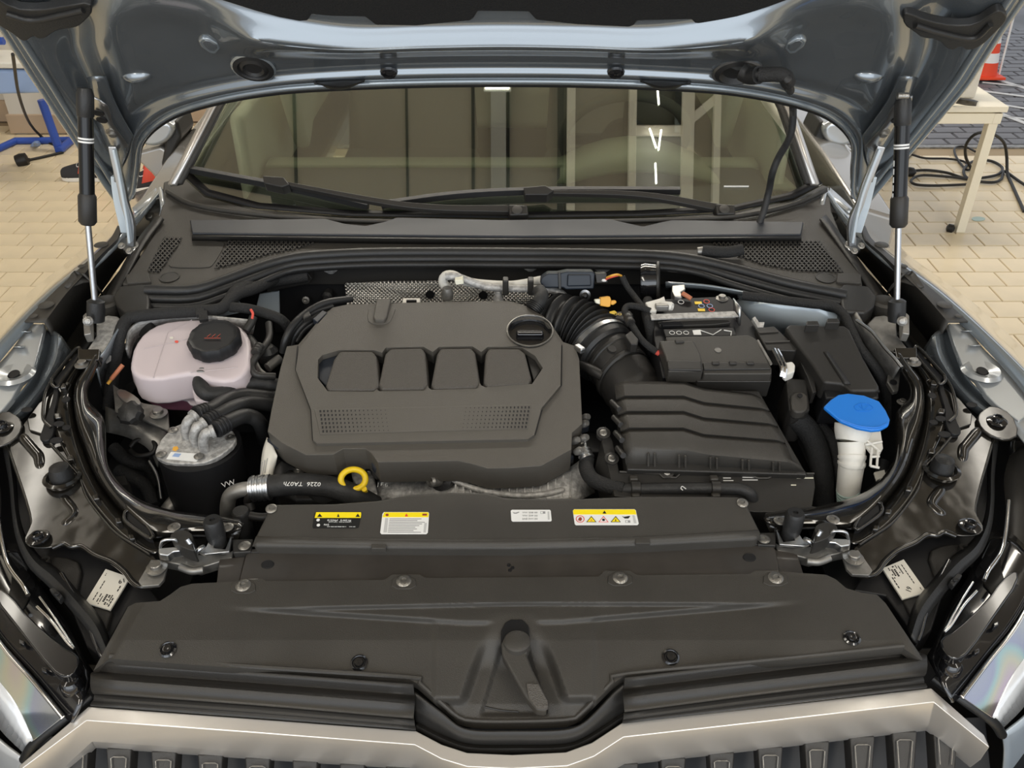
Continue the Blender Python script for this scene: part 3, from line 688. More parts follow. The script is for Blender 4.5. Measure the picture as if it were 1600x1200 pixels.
g2 = [(358, 375), (494, 378), (470, 386), (420, 396), (380, 408), (335, 419)]
g3 = [(1110, 378), (1210, 375), (1281, 376), (1318, 425), (1240, 421), (1190, 412), (1135, 392)]
for g in (g1, g2, g3):
    plate('grille_opening', g, 'plastic_black', cw, f=CW, dz=.0012, th=.002, bevel=0); lattice('grille_mesh', g, CW, cw, 'plastic', dz=.004)
plate('service_lid', [(292, 375), (345, 376), (352, 382), (334, 412), (326, 418), (268, 418), (262, 412), (282, 379)], 'plastic', cw, f=CW, dz=.002, th=.003, bevel=.001, rnd=1)
for p in ((265, 433), (1290, 434)):
    lathe('emblem_mark', CW(p, .001), [(.020, 0), (.020, .001), (.0175, .001), (.0170, .0002), (.0001, .0002)], 'plastic_dark', cw, axis=CW.n, seg=24)
SEAL = [(228, 452), (300, 452), (350, 437), (400, 418), (450, 404), (500, 398), (600, 394), (800, 394), (1000, 397), (1080, 404), (1150, 419), (1230, 441), (1322, 460)]
sl = thing('cowl_seal', 'thick ribbed black rubber seal along the front edge of the cowl', 'seal', D((780, 400)))
for k, (dy, dz_, rr) in enumerate(((1, .003, .011), (11, -.006, .009), (20, -.012, .007))):
    tube('rubber_tube', [(p[0], p[1] + dy * (1.0 if 400 < p[0] < 1100 else 1.35), dz_) for p in SEAL], rr, 'rubber', sl, n=70, f=lambda p, z=0: CW(p))
loft('web', [[CW((p[0], p[1] + 2), -.004) for p in SEAL], [CW((p[0], p[1] + 24), -.016) for p in SEAL]], 'plastic_dark', sl, n=50, solid=.004)
for s, lab in ((-1, 'left'), (1, 'right')):
    t = thing('cowl_end_block', 'black plastic end block at the %s end of the rubber cowl seal' % lab, 'cover', D(side([(205, 460)], s)[0]))
    plate('block', side([(186, 446), (226, 442), (232, 448), (234, 474), (232, 486), (196, 488), (182, 478), (176, 462)], s), 'plastic_dark', t, f=CW, dz=.004, th=.06, bevel=.006)
    lathe('drain_cup', D(side([(166, 476)], s)[0], -.01), [(.018, -.03), (.026, -.01), (.028, .006), (.022, .01), (.018, -.004), (.0001, -.006)], 'plastic', t, seg=20)
    plate('tab', side([(196, 428), (232, 426), (236, 440), (198, 442)], s), 'plastic', t, f=CW, dz=.006, th=.01)
# ================================================================== bonnet (raised)
hd = thing('bonnet', 'raised blue grey bonnet showing its painted inner panel above the engine', 'bonnet', HD((785, 126)))
def HM(l): return l + [mir(p) for p in reversed(l[:-1])]
ROWS = [
 HM([(188, 318, 0.0000), (206, 303, 0.0000), (213, 262, 0), (221, 218, 0), (262, 181, 0), (330, 157, 0), (430, 139, 0), (550, 131, 0), (670, 127, 0), (785, 126, 0)]),
 HM([(180, 305, 0.0080), (196, 285, 0.0100), (203, 245, 0.0100), (212, 206, 0.0100), (254, 172, 0.0100), (325, 149, 0.0100), (428, 131, 0.0100), (548, 122, 0.0100), (669, 118, 0.0100), (785, 117, 0.0100)]),
 HM([(166, 288, -.004), (184, 262, 0.0000), (190, 228, 0), (202, 190, 0.0000), (244, 158, 0), (318, 136, 0), (424, 118, 0), (545, 109, 0), (667, 105, 0), (785, 104, 0)]),
 HM([(146, 258, 0.0120), (164, 224, 0.0040), (168, 190, -.012), (194, 166, 0.0060), (240, 140, 0.0040), (318, 122, 0.0030), (424, 110, 0.0040), (545, 102, 0.0040), (667, 98, 0.0040), (785, 97, 0.0040)]),
 HM([(100, 190, 0.0120), (122, 165, 0.0040), (140, 130, -.02), (184, 112, 0.0120), (250, 95, 0.0060), (322, 96, 0.0020), (420, 92, 0.0120), (545, 92, 0.0084), (667, 88, 0.0084), (785, 87, 0.0084)]),
 HM([(62, 132, 0.0120), (84, 112, 0.0040), (118, 80, -.02), (168, 62, 0.0160), (245, 40, 0.0080), (325, 55, 0.0080), (412, 68, 0.017), (545, 79, 0.0185), (667, 76, 0.0185), (785, 74, 0.0185)]),
 HM([(40, 98, 0.0120), (66, 72, 0.0040), (112, 46, -.02), (160, 26, 0.0160), (230, 5, 0.0160), (318, 22, 0.0143), (402, 58, 0.018), (540, 74, 0.0185), (665, 71, 0.0185), (785, 69, 0.0185)]),
 HM([(0, 36, 0.0120), (30, 10, 0.0040), (85, 0, -.01), (145, -12, 0.0100), (225, -30, 0.0084), (322, 4, 0.0109), (410, 36, 0.0115), (540, 57, 0.0125), (665, 54, 0.0125), (785, 52, 0.0125)]),
 HM([(-60, -50, 0.0120), (-20, -60, 0.0040), (40, -60, 0.0000), (120, -60, 0.0000), (225, -66, 0.0000), (330, -16, 0.0000), (415, 14, 0.003), (540, 36, 0.005), (665, 36, 0.005), (785, 34, 0.005)]),
]
def off_for(p, y):
    lo, hi = -.05, .09
    for _ in range(30):
        md = (lo + hi) / 2
        if HD((p[0], p[1]), md).y > y: lo = md
        else: hi = md
    return lo
for i in range(len(ROWS[8])):
    if 6 <= i <= len(ROWS[8]) - 7:
        y8 = HD(ROWS[8][i]).y
        for r_, dy in ((7, .002), (6, .006), (5, .007)):
            p = ROWS[r_][i]; ROWS[r_][i] = (p[0], p[1], off_for(p, y8 - dy))
far = []
for p in ROWS[-1]:
    q = HD((p[0], p[1])); k = Vector((q.x * 1.08, 1.85 - .95 * math.cos(HANG), 1.20 + .95 * math.sin(HANG)))
    far.append(k)
mid = [HD((p[0], p[1])).lerp(k, .5) for p, k in zip(ROWS[-1], far)]
loft('inner_panel', ROWS + [mid, far], 'paint_dark', hd, f=HD, cross=5, n=120, solid=.0015, soff=1)
skin = [[HD(p) - HN * .03 for p in ROWS[0]], [HD(p) - HN * .05 for p in ROWS[4]], [p - HN * .05 for p in mid], [p - HN * .04 for p in far]]
loft('outer_skin', skin, 'paint', hd, n=40, cross=3, solid=.002)
EDGE = ROWS[0]
tube('rear_hem', [(p[0], p[1] + 1, .004) for p in EDGE], .0055, 'paint', hd, f=HD, n=110)
tube('rear_seal', [(p[0], p[1] + 4, -.012) for p in EDGE[1:-1]], .007, 'rubber', hd, f=HD, n=110)
for s in (-1, 1):
    E = side([(-60, -50), (0, 36), (40, 98), (62, 132), (100, 190), (146, 258), (166, 288), (190, 322)], s)
    tube('side_hem', [(p[0], p[1], .006) for p in E], .008, 'paint', hd, f=HD, n=40)
    E2 = side([(-40, -50), (18, 36), (58, 98), (80, 132), (116, 190), (158, 256), (176, 286)], s)
    tube('side_bead', [(p[0], p[1], .010) for p in E2], .006, 'paint', hd, f=HD, n=40)
    # hinge stiffener beneath, drain dome, square pocket
    loft('hinge_reinforcement', [side(r_, s) for r_ in [[(138, 120, .002), (150, 175, .006), (168, 225, .006), (190, 262, .004)], [(150, 118, .022), (160, 160, .026), (180, 205, .026), (200, 236, .022)], [(165, 118, .012), (176, 150, .016), (196, 190, .016), (208, 210, .012)]]], 'paint_dark', hd, f=HD, n=16, cross=3, solid=.003)
    c = HD(side([(212, 116)], s)[0], .004)
    lathe('drain_dome', c, [(.030, -.004), (.026, .006), (.015, .014), (.0001, .017)], 'paint_dark', hd, axis=HN, seg=24, sx=1.0, sy=.5)
    for hx, hy in ((155, 176), (160, 187)):
        hole('punched_hole', side([(hx, hy)], s)[0], .010, hd, dz=.030, f=HD)
    P = side([(306, 68), (318, 58), (348, 74), (334, 90)], s)
    plate('pocket', P, 'paint', hd, f=HD, dz=.012, th=.012, bevel=.004, rnd=1)
    plate('pocket_recess', side([(314, 68), (322, 62), (342, 73), (332, 83)], s), 'paint_dark', hd, f=HD, dz=.013, th=.006, bevel=.001, rnd=1)
    c = HD(side([(608, 115)], s)[0], .006)
    lathe('stop_dome', c, [(.016, -.002), (.0145, .002), (.009, .005), (.0001, .006)], 'gloss', hd, axis=HN, seg=24)
    loft('edge_buffer', [side(r_, s) for r_ in [[(490, 126, .006), (510, 125, .008), (535, 123, .008), (570, 123, .006)], [(492, 129, .022), (512, 133, .026), (540, 134, .026), (568, 126, .022)], [(500, 132, .010), (515, 139, .012), (538, 140, .012), (562, 131, .010)]]], 'rubber', hd, f=HD, n=14, cross=3, solid=.004)
    # moulded rubber corner pieces
    cp = [(-20, -12), (20, 14), (60, 17), (100, 10), (142, 4), (144, 20), (140, 26), (128, 38), (118, 44), (98, 46), (84, 50), (72, 60), (60, 62), (52, 56), (40, 66), (30, 62), (18, 52), (0, 42), (-30, 20)]
    if s > 0: cp = [(1411, 22), (1420, 21), (1450, 33), (1490, 41), (1525, 39), (1550, 22), (1562, 16), (1574, 24), (1572, 35), (1555, 52), (1535, 72), (1512, 81), (1500, 72), (1490, 80), (1478, 76), (1466, 62), (1440, 60), (1428, 50), (1412, 40)]
    o = plate('corner_rubber', cp, 'rubber', hd, f=HD, dz=.026, th=.016, bevel=.005, rnd=1)
    cl = [(10, 22), (50, 32), (95, 24), (130, 16)] if s < 0 else [(1430, 40), (1470, 52), (1520, 60), (1548, 38)]
    tube('corner_rubber_rib', [(p[0], p[1], .028) for p in cl], .005, 'rubber', hd, f=HD)
c = HD((396, 107), .010)
lathe('round_plug', c, [(.034, -.006), (.034, .002), (.027, .004), (.025, .0), (.022, .002), (.018, .004), (.014, .0), (.0001, .0)], 'rubber', hd, axis=HN, seg=32)
lathe('plug_rim', c, [(.037, -.004), (.038, .0), (.0345, .002), (.034, 0)], 'paint', hd, axis=HN, seg=32)
c = HD((1152, 115), .010)
lathe('hose_grommet', c, [(.032, -.008), (.033, 0), (.026, .004), (.020, -.004), (.0001, -.006)], 'rubber', hd, axis=HN, seg=32, sx=1.2)
lathe('grommet_rim', c, [(.034, -.006), (.036, -.001), (.032, .0005), (.0315, -.004)], 'steel', hd, axis=HN, seg=32, sx=1.2)
ins = [(300, -14), (330, -4), (400, 18), (436, 28), (468, 34), (481, 33), (487, 23), (520, 26), (570, 27), (577, 32), (587, 40), (650, 41), (735, 33), (741, 28), (747, 18), (826, 19), (832, 26), (838, 32), (900, 39), (983, 43), (991, 40), (996, 33), (1080, 31), (1086, 37), (1100, 40), (1150, 28), (1200, 12), (1260, -10), (1290, -22)]
IP = [HD(p, .009) for p in ins] + [Vector((.62, 1.85 - .9 * math.cos(HANG), 1.2 + .9 * math.sin(HANG))) + HN * .006, Vector((-.62, 1.85 - .9 * math.cos(HANG), 1.2 + .9 * math.sin(HANG))) + HN * .006]
plate('insulation_mat', IP, 'mat_felt', hd, f=HD, th=.014, dirn=-HN, bevel=.003)
# ---- hinges
for s, lab in ((-1, 'left'), (1, 'right')):
    b0 = D(side([(204, 386)], s)[0], .0)
    hg = thing('hinge_assembly', 'zinc plated %s bonnet hinge with two bent arms and a holed bracket' % lab, 'hinge', b0)
    loft('bracket', [side(r_, s) for r_ in [[(142, 148, .030), (142, 165, .034), (146, 182, .034), (160, 192, .034), (176, 218, .034), (184, 236, .03)], [(158, 156, .038), (166, 162, .04), (172, 172, .04), (176, 190, .04), (190, 212, .04), (200, 226, .034)]]], 'steel', hg, f=HD, n=18, cross=2, solid=.003)
    for hx, hy in ((154, 177), (159, 188)): hole('bracket_hole', side([(hx, hy)], s)[0], .009, hg, dz=.042, f=HD)
    put('bolt', screw_mesh('hex'), HD(side([(176, 207)], s)[0], .040), hg, rot=HN)
    def arm(pts, r, m_='steel'):
        P = [HD(side([a[:2]], s)[0], a[2]) if a[3] == 'h' else D(side([a[:2]], s)[0], a[2]) for a in pts]
        return P
    A = arm([(173, 228, .03, 'h'), (177, 238, .03, 'h')], 0)
    t0 = HD(side([(178, 236)], s)[0], .04); b1 = D(side([(202, 384)], s)[0], .02)
    def L(px, py, k): # depth between the two ends
        y_ = t0.y + (b1.y - t0.y) * k; return HY(*side([(px, py)], s)[0][:2], y_)
    def bar(name, cl, w, th, m_):
        P = catmull(cl, 18); V, F = [], []
        for i, p in enumerate(P):
            tg = (P[min(i + 1, 18)] - P[max(i - 1, 0)]).normalized(); sd = tg.cross(Vector((0, -1, .5))).normalized(); nn = sd.cross(tg).normalized()
            for a, c_ in ((-1, -1), (1, -1), (1, 1), (-1, 1)): V.append(p + sd * a * w / 2 + nn * c_ * th / 2)
        for i in range(18):
            for k in range(4): F.append([i * 4 + k, i * 4 + (k + 1) % 4, i * 4 + 4 + (k + 1) % 4, i * 4 + 4 + k])
        F += [[0, 1, 2, 3], [75, 74, 73, 72]]
        return mesh(name, V, F, m_, hg, bevel=.002)
    bar('arm', [L(176, 228, 0), L(182, 256, .2), L(190, 290, .45), L(196, 320, .65), L(205, 350, .8), L(205, 384, 1)], .016, .010, 'steel')
    bar('arm_rib', [L(181, 230, 0) - Vector((0, .01, 0)), L(188, 262, .2) - Vector((0, .01, 0)), L(195, 300, .5) - Vector((0, .01, 0)), L(202, 340, .8) - Vector((0, .01, 0)), L(206, 376, 1) - Vector((0, .01, 0))], .006, .012, 'bluesilver')
    bar('link', [L(172, 284, .35) + Vector((0, .03, 0)), L(174, 305, .5) + Vector((0, .03, 0)), L(178, 330, .7) + Vector((0, .03, 0)), L(188, 372, .95) + Vector((0, .03, 0))], .017, .012, 'bluesilver')
    bar('upper_link', [L(174, 232, 0) + Vector((0, .02, 0)), L(174, 262, .2) + Vector((0, .02, 0)), L(176, 290, .4) + Vector((0, .02, 0))], .006, .01, 'paint')
    plate('foot', side([(186, 374), (196, 370), (212, 376), (212, 388), (203, 396), (192, 390)], s), 'steel', hg, dz=.0, th=.01)
    for q in ((190, 384), (211, 383), (202, 392)): put('pivot', screw_mesh('hex'), D(side([q], s)[0], .006), hg, rot=(0, -.6, .8), sc=.6)
    for q in ((235, 339), (242, 345)): put('hinge_bolt', screw_mesh('hex'), D(side([q], s)[0], -.03), hg, rot=(0, -.6, .8), sc=.9)
# ---- gas struts
for s, lab in ((-1, 'left'), (1, 'right')):
    pts = [(133, 152), (137, 346), (150, 492)] if s < 0 else [(1411, 166), (1404, 350), (1401, 492)]
    bot = D(pts[2], .02); top = HD(pts[0], .06)
    def SP(px, py):
        k = (py - pts[0][1]) / (pts[2][1] - pts[0][1]); return HY(px, py, top.y + (bot.y - top.y) * k)
    gs = thing('gas_strut', 'black %s gas strut holding up the bonnet beside the fender' % lab, 'gas strut', bot)
    a, b, c = SP(*pts[0]), SP(*pts[1]), SP(*pts[2]); r = .0125
    mid_ = SP(pts[0][0] * .95 + pts[1][0] * .05, pts[0][1] + 12)
    tube('cylinder', [a.lerp(b, .06), b], r * 1.02, 'strut', gs, straight=True, seg=24)
    tube('rod', [b, c], .0055, 'steel', gs, straight=True, seg=16)
    ax_ = (b - a).normalized()
    lathe('end_sleeve', b, [(r * 1.02, -.05), (r * 1.25, -.045), (r * 1.25, 0.0), (r * .9, .006), (r * .5, .007)], 'plastic_dark', gs, axis=ax_, seg=24)
    lathe('upper_socket', a, [(r * .9, -.015), (r * 1.15, -.005), (r * 1.15, .03), (r * .95, .034), (r * .95, .042)], 'rubber', gs, axis=ax_, seg=20)
    lathe('lower_socket', c, [(r * .75, -.03), (r * 1.25, -.026), (r * 1.3, -.005), (r * 1.2, .012), (r * .8, .014)], 'rubber', gs, axis=ax_, seg=20)
    for k in (.30, .325):
        q = a.lerp(b, k + .02); lathe('white_band', q, [(r * 1.03, -.0016), (r * 1.04, -.0015), (r * 1.04, .0015), (r * 1.03, .0016)], 'white', gs, axis=ax_, seg=24)
    bx = side([(140, 490)], -1)[0] if s < 0 else (1409, 491)
    sg = -1 if s < 0 else 1
    plate('ball_bracket', [(c_ if s < 0 else mir(c_)) for c_ in [(129, 493), (134, 488), (141, 492), (142, 521), (131, 523)]], 'dullsteel', gs, dz=.015, th=.02, bevel=.002)
    lathe('ball_stud', D((137 if s < 0 else 1410, 502), .03), [(.005, -.01), (.009, -.008), (.009, -.004), (.005, -.002), (.005, .002), (.0001, .003)], 'screwhead', gs, axis=(sg * -.3, -.8, .4), seg=18)
    lathe('upper_stud', HD((141 if s < 0 else 1402, 150), .05), [(.004, -.02), (.006, -.018), (.006, .0), (.0001, .002)], 'screwhead', gs, axis=(sg * -1, 0, 0), seg=14)
    if s > 0:
        for k in range(6): lathe('printed_mark', a.lerp(b, .45 + k * .07) + Vector((-.0128, -.002, 0)), [(.0012, 0), (.0012, .010)], 'labelpale', gs, axis=ax_, seg=6)
# ---- washer hose to bonnet
hp = [HD((1160, 112), .03), HD((1185, 117), .05), HD((1222, 117), .055), HD((1232, 130), .055)] + [HY(x, y, yy) for x, y, yy in ((1238, 160, 1.80), (1239, 185, 1.80), (1234, 215, 1.80), (1217, 245, 1.82), (1207, 270, 1.82), (1201, 300, 1.84), (1190, 340, 1.82), (1175, 372, 1.80), (1160, 388, 1.76))]
wh = thing('washer_hose', 'black washer hose hanging from the bonnet grommet down to the cowl', 'hose', hp[-1])
tube('hose', hp, .0075, 'hose', wh, n=60)
tube('hose_sleeve', hp[1:4], .012, 'tape', wh, n=14)
tube('hose_elbow', [HD((1160, 112), .03), HD((1172, 118), .04), HD((1186, 117), .05)], .015, 'rubber', wh, n=10)
tube('lower_sleeve', [CW((1160, 390), .02), CW((1135, 394), .016), CW((1098, 392), .012)], .012, 'tape', wh, n=12)
tube('end_nozzle', [CW((1100, 392), .012), CW((1090, 393), .010)], .009, 'dullsteel', wh, straight=True)
# ---- wipers
def wiper(name, lab, base, elbow, tip_a, bl, cap):
    t = thing('wiper', lab, 'wiper', WS(base, .02), group='windscreen wipers')
    P = [WS(base, .03), WS(elbow, .045), WS(tip_a, .035)]
    V, F = [], []; n = 14; C = catmull(P, n)
    for i, p in enumerate(C):
        k = i / n; tg = (C[min(i + 1, n)] - C[max(i - 1, 0)]).normalized(); sd = tg.cross(WN).normalized(); w = .0125 - .006 * k; h = .005
        for a, c_ in ((-w, -h), (-w * .7, h), (w * .7, h), (w, -h)): V.append(p + sd * a + WN * c_)
    for i in range(n):
        for k in range(4): F.append([i * 4 + k, i * 4 + (k + 1) % 4, i * 4 + 4 + (k + 1) % 4, i * 4 + 4 + k])
    F += [[0, 1, 2, 3], [n * 4 + 3, n * 4 + 2, n * 4 + 1, n * 4]]
    mesh('arm', V, F, 'plastic_dark', t, bevel=.0015)
    C = catmull([WS(p, .012) for p in bl], 16); V, F = [], []
    for i, p in enumerate(C):
        tg = (C[min(i + 1, 16)] - C[max(i - 1, 0)]).normalized(); sd = tg.cross(WN).normalized()
        for a, c_ in ((-.011, 0), (-.008, .010), (.004, .014), (.010, .002)): V.append(p + sd * a + WN * c_)
    for i in range(16):
        for k in range(4): F.append([i * 4 + k, i * 4 + (k + 1) % 4, i * 4 + 4 + (k + 1) % 4, i * 4 + 4 + k])
    F += [[0, 1, 2, 3], [67, 66, 65, 64]]
    mesh('blade_spoiler', V, F, 'rubber', t, bevel=.001)
    tube('blade_rubber', [WS(p, .006) for p in bl], .004, 'rubber', t, n=16, seg=6)
    plate('adapter', cap, 'plastic_dark', t, f=WS, dz=.05, th=.03, bevel=.003)
    plate('base_cover', [(base[0] - 14, base[1] - 9), (base[0] + 16, base[1] - 8), (base[0] + 18, base[1] + 7), (base[0] - 12, base[1] + 8)], 'plastic_dark', t, f=WS, dz=.05, th=.04, bevel=.004)
    put('arm_nut_cap', screw_mesh('flat'), WS(base, .052), t, rot=WN, sc=.8)
    return t
wiper('wiper', 'left wiper with its blade rising to the upper left of the windscreen', (808, 328), (640, 322), (430, 285), [(294, 266), (380, 282), (460, 297), (576, 324)], [(410, 274), (443, 276), (452, 288), (440, 292), (412, 286)])
wiper('wiper', 'right wiper with its blade lying along the foot of the windscreen', (1132, 327), (1000, 305), (842, 301), [(596, 322), (720, 306), (860, 300), (1062, 300)], [(818, 292), (852, 289), (866, 297), (856, 304), (820, 304)])
# ================================================================== fenders
for s, lab in ((-1, 'left'), (1, 'right')):
    fd = thing('front_fender', 'blue grey %s front fender with silver painted inner shelf' % lab, 'fender', D(side([(60, 470)], s)[0], -.5))
    O = [(250, 291), (205, 343), (150, 395), (75, 455), (0, 531), (-70, 615), (-120, 700), (-150, 800), (-150, 900)]
    I = [(256, 300), (214, 352), (162, 408), (88, 470), (14, 548), (-52, 640), (-95, 730), (-110, 820), (-100, 900)]
    def off(r_, dx, dy, dz): return [(p[0] + dx, p[1] + dy, dz) for p in r_]
    loft('outer_panel', [side(r_, s) for r_ in [off(O, -40, 10, -.55), off(O, -22, 4, -.25), off(O, -8, 0, -.05), off(O, 0, 0, .0), off(O, 4, 4, .004), off(I, 0, 0, -.004)]], 'paint', fd, n=50, cross=3, solid=.002)
    # shelf behind the cover
    plate('inner_shelf', side([(16, 548), (36, 520), (40, 505), (70, 506), (62, 540), (52, 575), (46, 585), (32, 598), (18, 624), (4, 640), (-30, 668), (-70, 640)], s), 'silver_paint', fd, dz=-.008, th=.012, bevel=.002)
    loft('shelf_end', [side(r_, s) for r_ in [[(-90, 700, -.01), (-40, 655, -.01), (0, 618, -.012)], [(-60, 740, -.012), (-20, 680, -.012), (4, 642, -.012)]]], 'silver_paint', fd, n=8, solid=.003)
    for q in ((40, 518), (30, 542)):
        loft('pressed_slot', [side(r_, s) for r_ in [[(q[0] - 9, q[1] - 2, -.007), (q[0] + 10, q[1] - 2, -.007)], [(q[0] - 8, q[1], -.001), (q[0] + 9, q[1], -.001)], [(q[0] - 10, q[1] + 2, -.007), (q[0] + 8, q[1] + 2, -.007)]]], 'silver_paint', fd, solid=.001)
    lathe('shelf_boss', D(side([(22, 584)], s)[0], -.008), [(.036, -.002), (.030, .004), (.018, .001), (.012, -.002)], 'silver_paint', fd, seg=28)
    hole('shelf_hole', side([(22, 584)], s)[0], .009, fd, dz=-.005)
    # curved grey inner wing piece between shelf and lamp carrier
    loft('inner_wing', [side(r_, s) for r_ in [
        [(66, 506, -.012), (60, 545, -.012), (48, 590, -.014), (20, 625, -.014), (-10, 655, -.014)],
        [(78, 515, -.03), (72, 555, -.035), (56, 600, -.035), (30, 630, -.03), (-6, 664, -.03)],
        [(92, 522, -.01), (88, 560, -.012), (64, 606, -.014), (36, 640, -.014), (0, 668, -.02)],
        [(110, 548, -.03), (98, 575, -.03), (74, 612, -.03), (44, 648, -.03), (6, 676, -.035)]]], 'paint_dark', fd, n=20, cross=4, solid=.002)
    hole('wing_hole', side([(53, 581)], s)[0], .005, fd, dz=-.026)
    # cover strip
    fc = thing('fender_cover', 'matt black plastic trim along the %s inner fender with round rivets' % lab, 'cover', D(side([(150, 430)], s)[0]))
    loft('trim', [side(r_, s) for r_ in [
        [(38, 502, .008), (88, 452, .008), (120, 423, .010), (150, 395, .010), (172, 373, .010), (184, 352, .008)],
        [(70, 503, .009), (104, 458, .010), (128, 432, .012), (158, 398, .012), (182, 374, .012), (190, 356, .010)],
        [(96, 548, -.07), (120, 510, -.08), (145, 476, -.09), (170, 440, -.09), (195, 405, -.08), (206, 392, -.06)]]], 'plastic', fc, n=30, solid=.004)
    loft('step', [side(r_, s) for r_ in [[(101, 447, .014), (116, 423, .016), (130, 430, .016)], [(108, 450, .010), (140, 440, .0), (160, 462, -.04)]]], 'plastic', fc, n=6, solid=.004)
    loft('inner_strip', [side(r_, s) for r_ in [[(166, 460, -.02), (185, 425, -.01), (216, 372, .0), (246, 335, .0)], [(178, 466, -.01), (196, 430, .0), (226, 378, .004), (254, 340, .01)]]], 'plastic_dark', fc, n=12, solid=.006)
    loft('lower_lip', [side(r_, s) for r_ in [[(104, 560, -.07), (125, 530, -.07), (143, 515, -.07)], [(122, 560, -.06), (140, 535, -.06), (150, 520, -.06)]]], 'rubber', fc, n=8, solid=.006)
    for q in ((72, 477), (158, 383)): put('plastic_rivet', screw_mesh('flat'), D(side([q], s)[0], .011), fc)
    for q in ((52, 494), (128, 416)): put('small_rivet', screw_mesh('flat'), D(side([q], s)[0], .010), fc, sc=.55)
    plate('well_liner', side([(92, 552), (120, 505), (160, 455), (215, 385), (222, 420), (215, 470), (176, 500), (140, 560), (110, 590)], s), 'plastic_dark', fc, dz=-.10, th=.02)
    # body corner behind hinges
    pl = thing('hinge_well', 'dark %s hinge well with pale painted corner beside the cowl' % lab, 'body panel', D(side([(225, 340)], s)[0], -.1))
    plate('well', side([(190, 352), (215, 330), (252, 300), (262, 300), (250, 340), (215, 385), (202, 400), (190, 385)], s), 'plastic_black', pl, dz=-.08, th=.02)
    loft('corner_plate', [side(r_, s) for r_ in [[(206, 325, .0), (225, 308, .0), (244, 293, .0)], [(210, 332, .0), (232, 316, .004), (246, 310, .0)]]], 'silver_paint', pl, n=8, solid=.004)
    tube('flange', side([(250, 296, .0), (254, 318, .0), (252, 338, -.02), (232, 365, -.03), (212, 392, -.04)], s), .006, 'silver_paint', pl)
    # mirror
    mr = thing('door_mirror', 'silver grey %s door mirror seen past the bonnet corner' % lab, 'mirror', HY(*side([(240, 240)], s)[0][:2], 2.35))
    MP = Surf((0, 2.3, 0), (0, -1, 0))
    plate('housing', side([(212, 195), (262, 188), (272, 200), (268, 215), (256, 226), (236, 231), (218, 224), (208, 210)], s), 'silver_paint', mr, f=MP, th=.16, bevel=.02, rnd=1)
    plate('foot', side([(256, 200), (276, 188), (284, 215), (262, 262), (250, 262), (256, 230)], s), 'plastic_dark', mr, f=MP, dz=-.02, th=.12, bevel=.01)
    plate('door_top', side([(214, 238), (250, 228), (270, 240), (258, 275), (250, 290), (236, 272), (214, 252)], s), 'doorpaint', mr, f=MP, dz=-.03, th=.1, bevel=.01)

for s, lab in ((-1, 'left'), (1, 'right')):
    t = thing('bumper_corner', 'painted %s bumper corner below the headlamp lens' % lab, 'bumper', D(side([(0, 1180)], s)[0], -.3))
    loft('skin', [side(r_, s) for r_ in [[(-120, 1000, -.10), (-60, 1090, -.11), (-5, 1155, -.12), (36, 1188, -.12)], [(-150, 1060, -.16), (-90, 1140, -.16), (-20, 1200, -.18), (34, 1215, -.18)], [(-160, 1160, -.3), (-90, 1230, -.3), (-20, 1270, -.3), (40, 1280, -.3)]]], 'bumper_lit_blue' if s > 0 else 'bumper_lit_grey', t, n=16, cross=4, solid=.004)
    tube('gap_seal', side([(38, 1186, -.10), (52, 1164, -.07), (98, 1125, -.05), (128, 1100, -.05), (142, 1088, -.05)], s), .007, 'rubber', t, n=20)
    plate('liner', side([(-80, 640), (20, 628), (60, 650), (70, 900), (20, 960), (-80, 900)], s), 'plastic_black', t, dz=-.09, th=.02)
    loft('gloss_panel', [side(r_, s) for r_ in [[(-60, 690, -.05), (-50, 760, -.05), (-40, 830, -.045), (-28, 900, -.04), (-10, 960, -.035)], [(-14, 690, -.06), (-4, 750, -.06), (-2, 810, -.055), (2, 860, -.05), (20, 915, -.04)]]], 'gloss', t, n=20, solid=.004)
# ================================================================== front end
fp = thing('lock_carrier_cover', 'broad matt black moulded cover over the front end with eight fixings', 'cover', D((800, 1000), -.03))
FT = [(200, 948), (212, 942), (250, 939), (266, 929), (282, 917), (300, 912), (340, 910), (372, 908), (410, 904), (416, 908), (600, 906), (613, 898), (655, 898), (666, 903), (935, 901), (946, 892), (985, 892), (996, 899), (1170, 897), (1182, 892), (1220, 893), (1290, 898), (1306, 905), (1322, 919), (1346, 926), (1370, 929), (1384, 943)]
FB = [(146, 1048), (172, 1029), (400, 1046), (640, 1062), (652, 1068), (690, 1102), (716, 1124), (740, 1130), (800, 1131), (886, 1128), (908, 1118), (958, 1068), (974, 1057), (1200, 1035), (1412, 1013), (1446, 1036)]
def fh(x, y):
    xs = x if x < 800 else 1606 - x; y = y + (0 if x < 800 else .02 * (x - 800))
    h = 0.
    L1 = 948 - (xs - 410) * .022
    fade = ss(380, 520, xs)
    h -= .007 * ss(L1, L1 + 9, y) * fade
    L2 = min(949 + (xs - 430) * .064, 968)
    xw = 758 - (y - 975) * .34            # inner wall of the island beside the well
    inner = ss(xw - 3, xw + 17, xs)
    step = ss(L2, L2 + 11, y) * ss(330, 480, xs)
    h -= .009 * step * (1 - ss(672, 684, xs)) + .006 * step * ss(672, 684, xs) * (1 - inner)
    low = ss(1088, 1104, y) * ss(672, 684, xs) * (1 - inner)
    well = .003 * ss(955, 985, y) + .020 * ss(975, 1050, y)
    h -= well * inner + .014 * low
    xw2 = 778 - (y - 1012) * .30
    h -= .006 * ss(xw2, xw2 + 10, xs) * ss(1003, 1013, y) * (1 - ss(1112, 1122, y)) * inner
    # side slope at both ends
    xe = 215 - (y - 948) * .55
    h -= .010 * (1 - ss(xe - 10, xe + 10, xs))
    return h
field('panel', FT, FB, fh, 'plastic', fp, nx=400, ny=130, skirt=.012)
